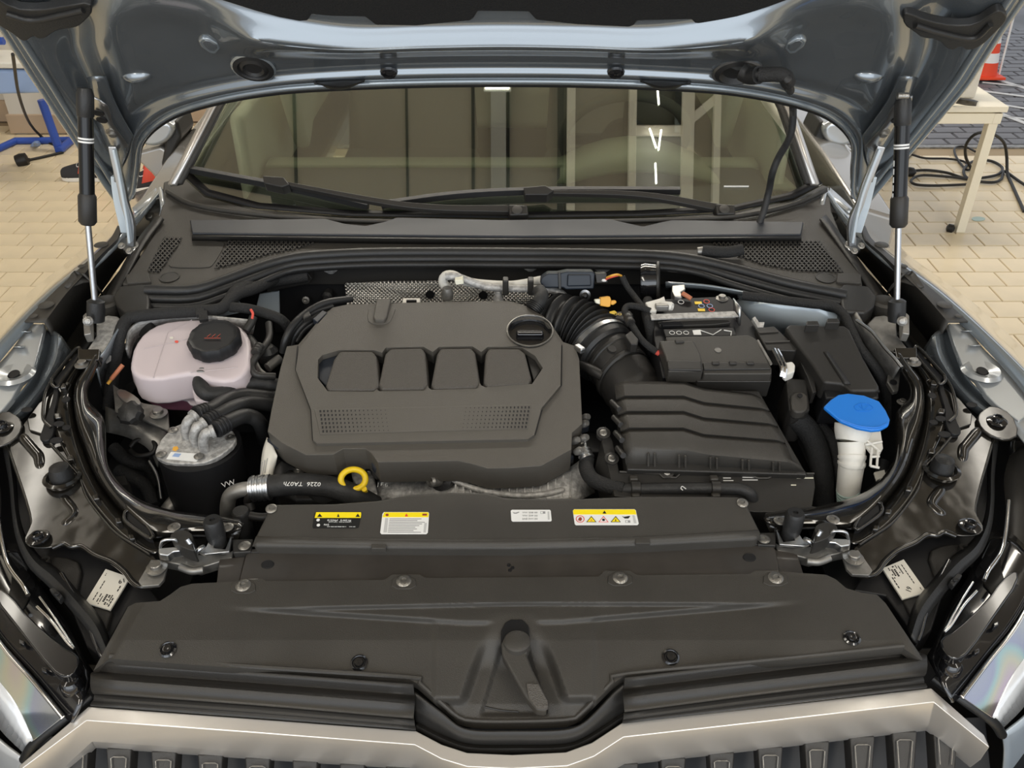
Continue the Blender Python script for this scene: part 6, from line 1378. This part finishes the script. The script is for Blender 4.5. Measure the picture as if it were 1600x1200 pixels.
plate('latch', [(954, 470), (962, 469), (964, 473), (958, 477), (954, 476)], 'orange', t, f=OC, dz=-.004, th=.015, bevel=.002)
# reservoir with green writing
t = thing('brake_reservoir', 'low black reservoir top with yellow green writing behind the intake hose', 'reservoir', D((968, 492), -.02))
plate('top', [(946, 488), (985, 484), (992, 492), (978, 500), (952, 498)], 'plastic_black', t, dz=-.01, th=.05, bevel=.004)
plate('green_mark', [(952, 487), (960, 485), (964, 488), (960, 491), (953, 490)], 'yellow', t, dz=-.008, th=.001, bevel=0)
text('print', 'DOT 4', (971, 491), .010, 'yellow', t, dz=-.008)
# small corrugated elbow rear of cover
t = thing('breather_elbow', 'short ribbed black breather elbow at the rear right of the engine cover', 'hose', D((838, 470), .0))
tube('elbow', [(842, 454, .01), (846, 462, .01), (842, 472, .008), (834, 482, .0)], .014, 'hose', t, n=14, seg=18)
rings('bellows', D((840, 474), .006), D((833, 484), .0), .0165, 4, 'rubber', t, amp=.12)
# ---- intake hose
ih = thing('intake_hose', 'big corrugated black intake hose with bright clamp leading to the air filter', 'hose', D((930, 530), -.05))
pc = [D((885, 512), -.045), D((915, 525), -.05), D((940, 545), -.05), D((962, 572), -.05), D((985, 605), -.06)]
tube('bellows', [D((868, 510), -.05), D((885, 513), -.045), D((905, 521), -.045), D((925, 533), -.045), D((938, 546), -.045)], lambda t: .062 + .0055 * math.sin(t * 2 * math.pi * 9), 'rubber', ih, n=144, seg=48)
ax_ = (pc[3] - pc[1]).normalized(); cl_ = D((934, 541), -.045)
lathe('bright_clamp', cl_ + ax_ * .006, [(.064, -.006), (.066, -.006), (.066, .006), (.064, .006)], 'steel', ih, axis=ax_, seg=48)
lathe('cuff', cl_ + ax_ * .006, [(.0635, -.014), (.0635, .022), (.058, .028)], 'rubber', ih, axis=ax_, seg=48)
box('clamp_screw', D((906, 545), .0), (.012, .022, .012), 'steel', ih, rot=(0, 0, .6)); 
tube('smooth_pipe', [cl_ + ax_ * .02, D((955, 560), -.045), D((970, 580), -.048), D((990, 612), -.055), D((1008, 640), -.07)], lambda t: .055 - .002 * (math.sin(t * 19) > .9), 'plastic_dark', ih, n=40, seg=44)
for k, q in enumerate(((958, 564), (972, 584))):
    lathe('raised_ring', D(q, -.046), [(.0545, -.006), (.0575, -.003), (.0575, .003), (.0545, .006)], 'plastic_dark', ih, axis=ax_, seg=44)
lathe('sensor_port', D((955, 548), .010), [(.008, 0), (.008, .006), (.0001, .006)], 'plastic_dark', ih, axis=(.2, -.3, 1), seg=14)
tube('side_nozzle', [D((908, 570), -.04), D((925, 578), -.03), D((942, 588), -.03)], .010, 'plastic_dark', ih)
# harness with connector right of it
t = thing('sensor_harness', 'taped cable and square black connector hanging beside the intake hose', 'wiring', D((985, 500)))
tube('cable', [(1016, 486, .01), (1000, 480, .012), (982, 478, .012), (976, 486, .012), (982, 498, .01), (990, 512, .01), (1000, 528, .01), (1012, 540, .008), (1026, 550, .004)], .0062, 'tape', t, n=50)
plate('connector', [(976, 524), (986, 516), (998, 530), (996, 538), (986, 538)], 'plastic_dark', t, dz=.016, th=.02, bevel=.002)
rings('collar', D((980, 494), .012), D((986, 506), .012), .009, 2, 'plastic_dark', t)
tube('red_tip', [(1024, 549, .004), (1030, 552, .002)], .0055, 'coral', t, seg=10)
tube('sleeve', [(1012, 470, -.01), (1010, 488, .0), (1014, 505, .0), (1018, 530, -.02), (1014, 560, -.06)], .010, 'tape', t, n=24)
# ---- battery
bt = thing('battery', 'black car battery with printed pictograms behind the air filter', 'battery', D((1100, 540), -.15))
BS = deck(480, 560, .005)
plate('case', [(1018, 468), (1140, 462), (1185, 512), (1200, 580), (1035, 590), (1022, 530)], 'plastic_black', bt, f=BS, dz=-.006, th=.15, bevel=.003)
plate('top_rib', [(1026, 500), (1138, 497), (1144, 506), (1032, 510)], 'plastic_dark', bt, f=BS, dz=.002, th=.008, bevel=.002, rnd=1)
plate('top_rib', [(1030, 503), (1064, 502), (1068, 508), (1036, 509)], 'plastic_black', bt, f=BS, dz=.004, th=.006, bevel=.001)
plate('label_field', [(1036, 514), (1146, 511), (1152, 524), (1040, 526)], 'plastic_black', bt, f=BS, dz=.003, th=.006, bevel=.002, rnd=0)
for x_ in (1050, 1061, 1072): lathe('round_symbol', BS((x_, 520), .0035), [(.0052, 0), (.0052, .0004), (.0042, .0004), (.0042, 0)], 'white', bt, axis=BS.n, seg=18)
plate('white_square', [(1082, 516), (1094, 515), (1096, 523), (1084, 523)], 'white', bt, f=BS, dz=.0036, th=.0005, bevel=0)
tube('white_stroke', [(1094, 516), (1114, 523), (1127, 515)], .0009, 'white', bt, f=BS, dz=.0036, straight=True, seg=4)
tube('white_stroke', [(1131, 516), (1143, 518), (1142, 524)], .0011, 'white', bt, f=BS, dz=.0036, straight=True, seg=4)
for q, m_ in (((1104, 471), 'coral'), ((1096, 478), 'lightblue'), ((1109, 478), 'lightblue'), ((1112, 484), 'coral'), ((1064, 472), 'white')):
    lathe('pictogram', BS(q, -.004), [(.006, 0), (.006, .0004), (.0048, .0004), (.0048, 0)], m_, bt, axis=BS.n, seg=18)
for q in ((1091, 473), (1096, 484)): plate('yellow_patch', [(q[0] - 6, q[1] - 2), (q[0] + 5, q[1] - 2), (q[0] + 6, q[1] + 2), (q[0] - 5, q[1] + 2)], 'yellow', bt, f=BS, dz=-.005, th=.0005, bevel=0)
t = thing('battery_clamp_bar', 'flat brushed metal bar with upright end plate across the battery', 'bracket', BS((1085, 493)))
plate('bar', [(1016, 491), (1060, 489), (1148, 486), (1154, 494), (1140, 495), (1060, 497), (1018, 499)], 'cast', t, f=BS, dz=.012, th=.003, bevel=.0006)
loft('end_plate', [[BS((1147, 466), .02), BS((1158, 480), .02)], [BS((1148, 488), .0), BS((1157, 512), -.01)]], 'steel', t, solid=.003)
bc = thing('battery_cover', 'two part dark plastic cover with clipped lid over the battery front', 'cover', D((1110, 560)))
BC = deck(525, 600, .014)
plate('cover_plate', [(1040, 526), (1170, 523), (1182, 529), (1196, 556), (1206, 575), (1206, 584), (1100, 584), (1094, 570), (1060, 572), (1044, 550)], 'plastic', bc, f=BC, dz=.004, th=.03, bevel=.003)
plate('left_lid', [(1030, 532), (1084, 532), (1094, 552), (1099, 574), (1098, 580), (1044, 580), (1040, 558)], 'plastic', bc, f=BC, dz=.010, th=.03, bevel=.003)
plate('lid_step', [(1042, 562), (1096, 563), (1098, 578), (1044, 577)], 'plastic_dark', bc, f=BC, dz=.013, th=.02, bevel=.003)
plate('front_step', [(1098, 566), (1200, 566), (1205, 576), (1100, 577)], 'plastic_dark', bc, f=BC, dz=.008, th=.02, bevel=.002)
plate('front_wall', [(1042, 583), (1205, 580), (1206, 586), (1205, 596), (1090, 596), (1080, 585), (1045, 590)], 'plastic_dark', bc, f=BC, dz=-.012, th=.04, bevel=.002)
hole('dimple', (1122, 547), .006, bc, f=BC, dz=.0048, m='dullsteel')
plate('clip', [(1054, 530), (1068, 530), (1070, 534), (1056, 535)], 'plastic_dark', bc, f=BC, dz=.013, th=.006)
for x_ in (1118, 1145, 1172): plate('clip', [(x_ - 6, 563), (x_ + 6, 563), (x_ + 7, 568), (x_ - 5, 568)], 'plastic_dark', bc, f=BC, dz=.011, th=.01)
plate('bright_strip', [(1182, 530), (1186, 530), (1208, 568), (1204, 570)], 'dullsteel', bc, f=BC, dz=.004, th=.004)
t = thing('white_cable_plugs', 'pale plug ends and wrapped connectors behind the battery', 'connector', D((1045, 475)))
plate('wrapped_plug', [(1008, 472), (1030, 466), (1038, 462), (1040, 470), (1026, 478), (1026, 486), (1016, 486)], 'white_plastic', t, dz=.012, th=.012, bevel=.002)
lathe('round_plug', D((1048, 479), .012), [(.008, -.02), (.009, 0), (.007, .004), (.004, .004), (.0001, .0)], 'white_plastic', t, axis=(.8, -.5, .1), seg=16)
box('grey_plug', D((1034, 480), .012), (.026, .014, .014), 'dullsteel', t)
plate('foil_connector', [(1050, 446), (1070, 444), (1071, 452), (1064, 456), (1066, 464), (1054, 463), (1050, 455)], 'alu', t, dz=.008, th=.02, bevel=.002)
tube('brass_tube', [(1066, 458, .01), (1074, 463, .008), (1080, 467, .006)], .0045, 'copper', t)
# terminal clamps
t = thing('terminal_clamp', 'shiny bent battery terminal clamp with a clear end block', 'clamp', D((1220, 570)))
bar_ = lambda pts, r, m_: tube('clamp_bar', pts, r, m_, t, n=12, seg=8)
bar_([(1209, 546, .02), (1216, 560, .02), (1222, 575, .018), (1220, 588, .01)], .004, 'chrome'); bar_([(1214, 547, .02), (1222, 562, .02), (1227, 576, .018), (1225, 590, .01)], .004, 'chrome')
plate('bent_plate', [(1208, 544), (1214, 544), (1228, 566), (1224, 582), (1216, 566)], 'steel', t, dz=.012, th=.006)
plate('clear_block', [(1226, 566), (1238, 564), (1243, 570), (1242, 580), (1230, 585), (1225, 580)], 'white_plastic', t, dz=.014, th=.02, bevel=.003)
t = thing('strut_clip', 'small pale metal clip beside the blue silver strut tower', 'clip', D((1180, 505)))
plate('clip', [(1175, 497), (1180, 494), (1186, 503), (1195, 503), (1193, 511), (1184, 511)], 'cast', t, dz=.01, th=.008, bevel=.001)
t = thing('cable_duct', 'ribbed black cable duct box between battery and fuse box', 'connector', D((1210, 530)))
plate('duct', [(1180, 512), (1210, 509), (1222, 520), (1248, 545), (1243, 548), (1198, 546), (1188, 528)], 'plastic_dark', t, dz=.010, th=.04, bevel=.003)
for a, b in (((1186, 520), (1216, 518)), ((1196, 535), (1234, 533))): tube('rib', [a, b], .0015, 'plastic', t, dz=.011, straight=True, seg=6)
plate('lower_box', [(1228, 590), (1262, 592), (1266, 640), (1258, 646), (1240, 646), (1232, 638)], 'plastic_dark', t, dz=-.01, th=.08, bevel=.004)
plate('cap', [(1235, 612), (1262, 612), (1264, 636), (1256, 644), (1242, 644), (1236, 636)], 'plastic', t, dz=-.004, th=.02, bevel=.004, rnd=1)
hole('cap_hole', (1250, 618), .004, t, dz=-.001)
plate('side_rail', [(1250, 546), (1262, 560), (1272, 585), (1276, 612), (1270, 614), (1262, 590), (1246, 556)], 'plastic_dark', t, dz=.0, th=.03)
# ---- fuse box
fb = thing('fuse_box', 'large smooth black fuse box lid behind the blue washer cap', 'fuse box', D((1300, 560), -.05))
FBS = deck(506, 612, .018)
plate('lid', [(1227, 512), (1233, 506), (1262, 507), (1320, 508), (1328, 514), (1350, 560), (1375, 604), (1372, 610), (1330, 611), (1318, 600), (1288, 597), (1272, 572), (1250, 544), (1238, 528)], 'plastic_dark', fb, f=FBS, th=.045, bevel=.006, seg=3)
plate('front_drop', [(1286, 594), (1318, 598), (1330, 609), (1372, 609), (1374, 622), (1290, 622)], 'plastic_black', fb, f=FBS, dz=-.018, th=.07, bevel=.004)
loft('crease', [[FBS((1286, 550), .0005), FBS((1302, 575), .0008), FBS((1318, 600), .0005)], [FBS((1289, 549), .003), FBS((1306, 575), .004), FBS((1323, 600), .003)], [FBS((1294, 549), .0005), FBS((1312, 574), .0008), FBS((1330, 600), .0005)]], 'plastic_dark', fb, n=10, solid=.001)
for q in ((1270, 505), (1302, 501)): plate('hinge_tab', [(q[0] - 9, q[1] - 4), (q[0] + 8, q[1] - 4), (q[0] + 11, q[1] + 3), (q[0] - 11, q[1] + 3)], 'plastic_dark', fb, dz=.03, th=.02)
plate('lower_case', [(1228, 520), (1330, 520), (1376, 612), (1290, 612)], 'plastic_black', fb, f=FBS, dz=-.045, th=.10)
# right inner structure
t = thing('strut_tower', 'light blue silver painted right strut tower behind the fuse box', 'body panel', D((1250, 490), -.06))
loft('dome', [[(1150, 470, -.05), (1170, 458, -.03), (1230, 462, -.02), (1300, 472, -.02), (1335, 480, -.03)], [(1152, 490, -.06), (1175, 476, -.02), (1230, 478, -.01), (1300, 486, -.01), (1340, 498, -.03)], [(1160, 515, -.09), (1185, 500, -.05), (1235, 505, -.04), (1305, 515, -.04), (1350, 530, -.05)], [(1165, 540, -.14), (1190, 530, -.12), (1240, 530, -.12), (1310, 540, -.12), (1360, 560, -.12)]], 'bluesilver', t, n=24, cross=4, solid=.004)
loft('bulkhead_edge', [[(1040, 440, .0), (1100, 444, .0), (1150, 452, .0), (1200, 462, -.01)], [(1040, 452, -.03), (1100, 454, -.03), (1150, 462, -.03), (1200, 476, -.03)]], 'paint', t, n=12, solid=.004)
put('bolt', screw_mesh('hex'), D((1128, 467), .0), t, sc=1.0)
t = thing('inner_wing_metal', 'scuffed grey right inner wing rail with bright folded edge', 'body panel', D((1370, 540), -.05))
plate('rail', side([(150, 500), (168, 492), (184, 494), (196, 506), (188, 520), (170, 545), (158, 552), (132, 552), (150, 525)], 1), 'dullsteel', t, dz=-.005, th=.03, bevel=.003)
loft('folded_flange', [[(1340, 488, .008), (1352, 508, .01), (1374, 530, .01), (1392, 552, .01), (1408, 572, .008)], [(1325, 500, -.01), (1342, 530, -.02), (1362, 560, -.03), (1378, 590, -.05), (1384, 615, -.08)]], 'dullsteel', t, n=20, cross=2, solid=.003)
tube('bright_edge', [(1338, 500, .010), (1362, 518, .012), (1382, 543, .012), (1398, 560, .012), (1409, 574, .010)], .003, 'steel', t)
plate('top_lug', [(1325, 488), (1342, 488), (1350, 512), (1338, 514)], 'cast', t, dz=-.01, th=.02, bevel=.002)
plate('hanging_tab', [(1390, 570), (1408, 575), (1404, 610), (1396, 612), (1386, 596)], 'dullsteel', t, dz=-.03, th=.01, bevel=.002); hole('tab_hole', (1396, 597), .006, t, dz=-.028)
put('white_clip', screw_mesh('hex'), D((1410, 629), -.03), t, sc=.8)
hose('fuse_cable', [(1160, 462, .0), (1230, 470, .004), (1270, 475, .006), (1300, 478, .006), (1318, 492, .004), (1330, 515, .0), (1345, 545, -.01), (1372, 580, -.03), (1384, 610, -.06), (1385, 660, -.12)], .009, 'tape', 'black taped cable running round the right side of the fuse box', 'wiring', n=60)
# ---- air filter
af = thing('air_filter_box', 'wide black air filter box with ridged lid in front of the battery', 'air filter', D((1100, 670), -.1))
AF = three((1075, 600, .015), (975, 728, .015), (1250, 736, .0))
ystep = [(601, 602), (626, 629), (650, 654), (676, 681), (703, 709), (728, 736)]
rows = []
def arow(y, z, xl, xr):
    return [AF((xl, y), z - .012), AF((xl + 14, y - 5), z), AF((1068, y - 5), z), AF((1100, y + 5), z), AF((xr - 14, y + 14), z), AF((xr, y + 18), z - .012)]
edge = [(601, 960, 1188), (626, 963, 1204), (650, 966, 1216), (676, 970, 1228), (704, 975, 1240)]
for i, (y, xl, xr) in enumerate(edge[:-1]):
    y2, xl2, xr2 = edge[i + 1]
    rows.append(arow(y, -.006 if i else -.02, xl, xr)); rows.append(arow(y + 5, .004, xl + .6, xr + 2)); rows.append(arow(y2 - 3, .003, xl2 - .5, xr2 - 2))
rows.append([AF((976, 712), -.012), AF((996, 702), .001), AF((1075, 704), .001), AF((1104, 710), .001), AF((1232, 722), .001), AF((1250, 728), -.012)])
rows.append([AF((979, 733), -.030), AF((990, 733), -.030), AF((1075, 733), -.030), AF((1104, 735), -.030), AF((1244, 741), -.030), AF((1262, 742), -.030)])
loft('ridged_lid', rows, 'plastic', af, solid=.004)
plate('lid_body', [(962, 606), (1186, 610), (1262, 742), (980, 734)], 'plastic_dark', af, f=AF, dz=-.022, th=.03, bevel=.003)
for x_ in (1013, 1023, 1061, 1071, 1110, 1120, 1160, 1170, 1208, 1218): tube('rib', [AF((x_, 708 + (x_ - 1013) * .07), .0), AF((x_, 731 + (x_ - 1013) * .035), -.026)], .0020, 'plastic', af, seg=6, straight=True)
plate('base', [(946, 664), (958, 690), (968, 738), (1030, 741), (1036, 747), (1056, 747), (1064, 740), (1170, 742), (1186, 748), (1200, 748), (1212, 741), (1272, 741), (1274, 760), (1268, 800), (1180, 800), (960, 775), (950, 730), (940, 690)], 'plastic_dark', af, f=AF, dz=-.034, th=.10, bevel=.002)
tube('rim_edge', [(968, 737), (1030, 740), (1036, 746), (1056, 746), (1064, 739), (1168, 741), (1184, 747), (1200, 747), (1214, 740), (1272, 740)], .0018, 'plastic', af, f=AF, dz=-.032, straight=True, seg=6)
for k in range(4):
    tube('side_rib', [AF((956 + k * 3, 628 + k * 24), -.02), AF((968 + k * 2, 640 + k * 24), -.004)], .005, 'plastic_dark', af)
for q in ((943, 676), (956, 716), (1042, 737), (1196, 735)):
    lathe('screw_lug', AF(q, -.03), [(.011, -.01), (.012, 0), (.008, .001), (.007, -.002), (.0001, -.002)], 'plastic_dark', af, axis=AF.n, seg=20); put('screw', screw_mesh('torx'), AF(q, -.031), af, rot=AF.n, sc=.75)
wf = Surf(AF((1160, 748), -.036), (0, -.9, .45))
for (x_, y_, w_) in ((1130, 742, 10), (1130, 746, 12), (1130, 750, 16), (1160, 741, 24), (1160, 745, 22), (1160, 749, 24), (1240, 742, 16), (1245, 746, 26), (1236, 757, 8)):
    plate('moulded_print', [(x_, y_), (x_ + w_, y_), (x_ + w_, y_ + 1.6), (x_, y_ + 1.6)], 'cream' if x_ > 1200 else 'labelpale', af, f=AF, dz=-.0332, th=.0005, bevel=0)
t = thing('filter_snorkel', 'dark cloth wrapped duct running down right of the air filter', 'hose', D((1270, 690), -.1))
tube('duct', [(1240, 650, -.03), (1262, 672, -.05), (1276, 700, -.07), (1284, 740, -.09), (1285, 790, -.12)], .020, 'tape', t, n=24, seg=18)
# pipe across the front of the filter
t = thing('crossover_pipe', 'dark brown black pipe with two clips running along the duct right side', 'pipe', D((1060, 762), -.02))
tube('pipe', [(972, 765, -.018), (1000, 764, -.014), (1080, 763, -.014), (1140, 763, -.014), (1160, 765, -.014), (1174, 774, -.02), (1178, 795, -.05)], .0095, 'hose', t, n=50, seg=16)
tube('braided_hose', [(917, 716, -.03), (916, 732, -.026), (925, 748, -.022), (945, 758, -.020), (974, 765, -.018)], .0125, 'tape', t, n=34, seg=16)
rings('crimp', D((911, 702), -.02), D((918, 718), -.024), .013, 3, 'steel', t, amp=.12)
for x_ in (993, 1118):
    lathe('clip_ring', D((x_, 763), -.014), [(.010, -.008), (.0125, -.007), (.0125, .007), (.010, .008)], 'plastic_dark', t, axis=(1, 0, 0), seg=20)
    box('clip_block', D((x_ - 3, 750), -.012), (.014, .012, .014), 'plastic', t); box('clip_block', D((x_, 775), -.016), (.014, .012, .012), 'plastic', t)
tube('printed_c', [(1072, 764, -.003), (1066, 760, -.003), (1064, 763, -.003), (1067, 766, -.003)], .0008, 'white', t, seg=5)
t = thing('fuel_fittings', 'small bolts and plug ends on the right edge of the engine cover', 'connector', D((905, 670), -.03))
plate('plug_block', [(902, 652), (912, 648), (922, 654), (920, 664), (906, 668)], 'plastic_blue', t, dz=-.02, th=.02)
for q in ((916, 652), (914, 662), (900, 688), (914, 684), (906, 704)): lathe('stud', D(q, -.012), [(.006, -.01), (.007, 0), (.005, .006), (.0001, .006)], 'dullsteel', t, axis=(.6, -.4, .6), seg=14)
tube('wire', [(908, 680, -.02), (914, 690, -.018), (914, 702, -.02)], .003, 'steel', t)
# ---- washer filler
wn = thing('washer_filler', 'white washer filler neck with a bright blue flip cap', 'filler neck', D((1330, 760), -.12))
WC = three((1288, 635, .03), (1390, 655, .03), (1340, 614, .03))
plate('blue_cap', [(1287, 635), (1298, 624), (1310, 616), (1325, 614), (1350, 617), (1374, 626), (1384, 640), (1391, 655), (1389, 664), (1376, 671), (1362, 672), (1340, 668), (1315, 658), (1300, 646)], 'blue', wn, f=WC, th=.008, bevel=.003, seg=3)
tube('cap_rim', [(1312, 655), (1340, 665), (1362, 668), (1374, 667), (1386, 661)], .0012, 'blue', wn, f=WC, dz=.0005, seg=5)
for pts in ([(1335, 634), (1345, 630), (1358, 632), (1364, 638), (1352, 642), (1338, 640), (1335, 634)], [(1342, 634), (1350, 639), (1357, 634)], [(1346, 631), (1349, 640)]): tube('embossed_symbol', pts, .0007, 'blue', wn, f=WC, dz=.0005, seg=4)
tube('neck', [D((1334, 664), .0), D((1332, 678), -.008), D((1330, 690), -.014)], lambda t: .031 - .006 * t * t, 'white_plastic', wn, n=10, seg=28)
tube('throat', [D((1330, 690), -.012), D((1331, 705), -.02), D((1331, 720), -.028), D((1329, 735), -.04), D((1327, 752), -.055), D((1325, 768), -.07)], lambda t: .0225 - .003 * t + (.0015 if .25 < t < .32 or .38 < t < .45 else 0), 'white_plastic', wn, n=60, seg=28)
rings('green_bellows', D((1326, 784), -.09), D((1325, 764), -.064), .0195, 4, 'green_white', wn, amp=.15)
tube('green_tube', [D((1326, 784), -.09), D((1328, 800), -.14)], .016, 'green_white', wn, straight=True)
plate('wing_bracket', [(1345, 668), (1376, 672), (1380, 700), (1374, 712), (1362, 708), (1352, 695), (1336, 690)], 'white_plastic', wn, dz=-.008, th=.006, bevel=.001)
for pts in ([(1345, 680), (1376, 706)], [(1352, 695), (1378, 690)], [(1362, 700), (1360, 728)], [(1372, 700), (1370, 730)], [(1360, 728), (1374, 731)], [(1361, 714), (1374, 713)]): tube('lattice_rib', pts, .0022, 'white_plastic', wn, dz=-.004, straight=True, seg=6)
t = thing('washer_lines', 'dark hoses and taped loom in the gap left of the washer neck', 'hose', D((1300, 740), -.1))
tube('loom', [(1276, 660, -.06), (1296, 690, -.08), (1308, 730, -.10), (1316, 790, -.14)], .014, 'tape', t, n=20)
tube('hose', [(1380, 720, -.05), (1376, 745, -.06), (1372, 760, -.08), (1350, 775, -.1)], .010, 'rubber', t, n=20)
plate('white_tag', [(1366, 738), (1382, 734), (1384, 744), (1370, 750)], 'paper', t, dz=-.04, th=.004, bevel=0)
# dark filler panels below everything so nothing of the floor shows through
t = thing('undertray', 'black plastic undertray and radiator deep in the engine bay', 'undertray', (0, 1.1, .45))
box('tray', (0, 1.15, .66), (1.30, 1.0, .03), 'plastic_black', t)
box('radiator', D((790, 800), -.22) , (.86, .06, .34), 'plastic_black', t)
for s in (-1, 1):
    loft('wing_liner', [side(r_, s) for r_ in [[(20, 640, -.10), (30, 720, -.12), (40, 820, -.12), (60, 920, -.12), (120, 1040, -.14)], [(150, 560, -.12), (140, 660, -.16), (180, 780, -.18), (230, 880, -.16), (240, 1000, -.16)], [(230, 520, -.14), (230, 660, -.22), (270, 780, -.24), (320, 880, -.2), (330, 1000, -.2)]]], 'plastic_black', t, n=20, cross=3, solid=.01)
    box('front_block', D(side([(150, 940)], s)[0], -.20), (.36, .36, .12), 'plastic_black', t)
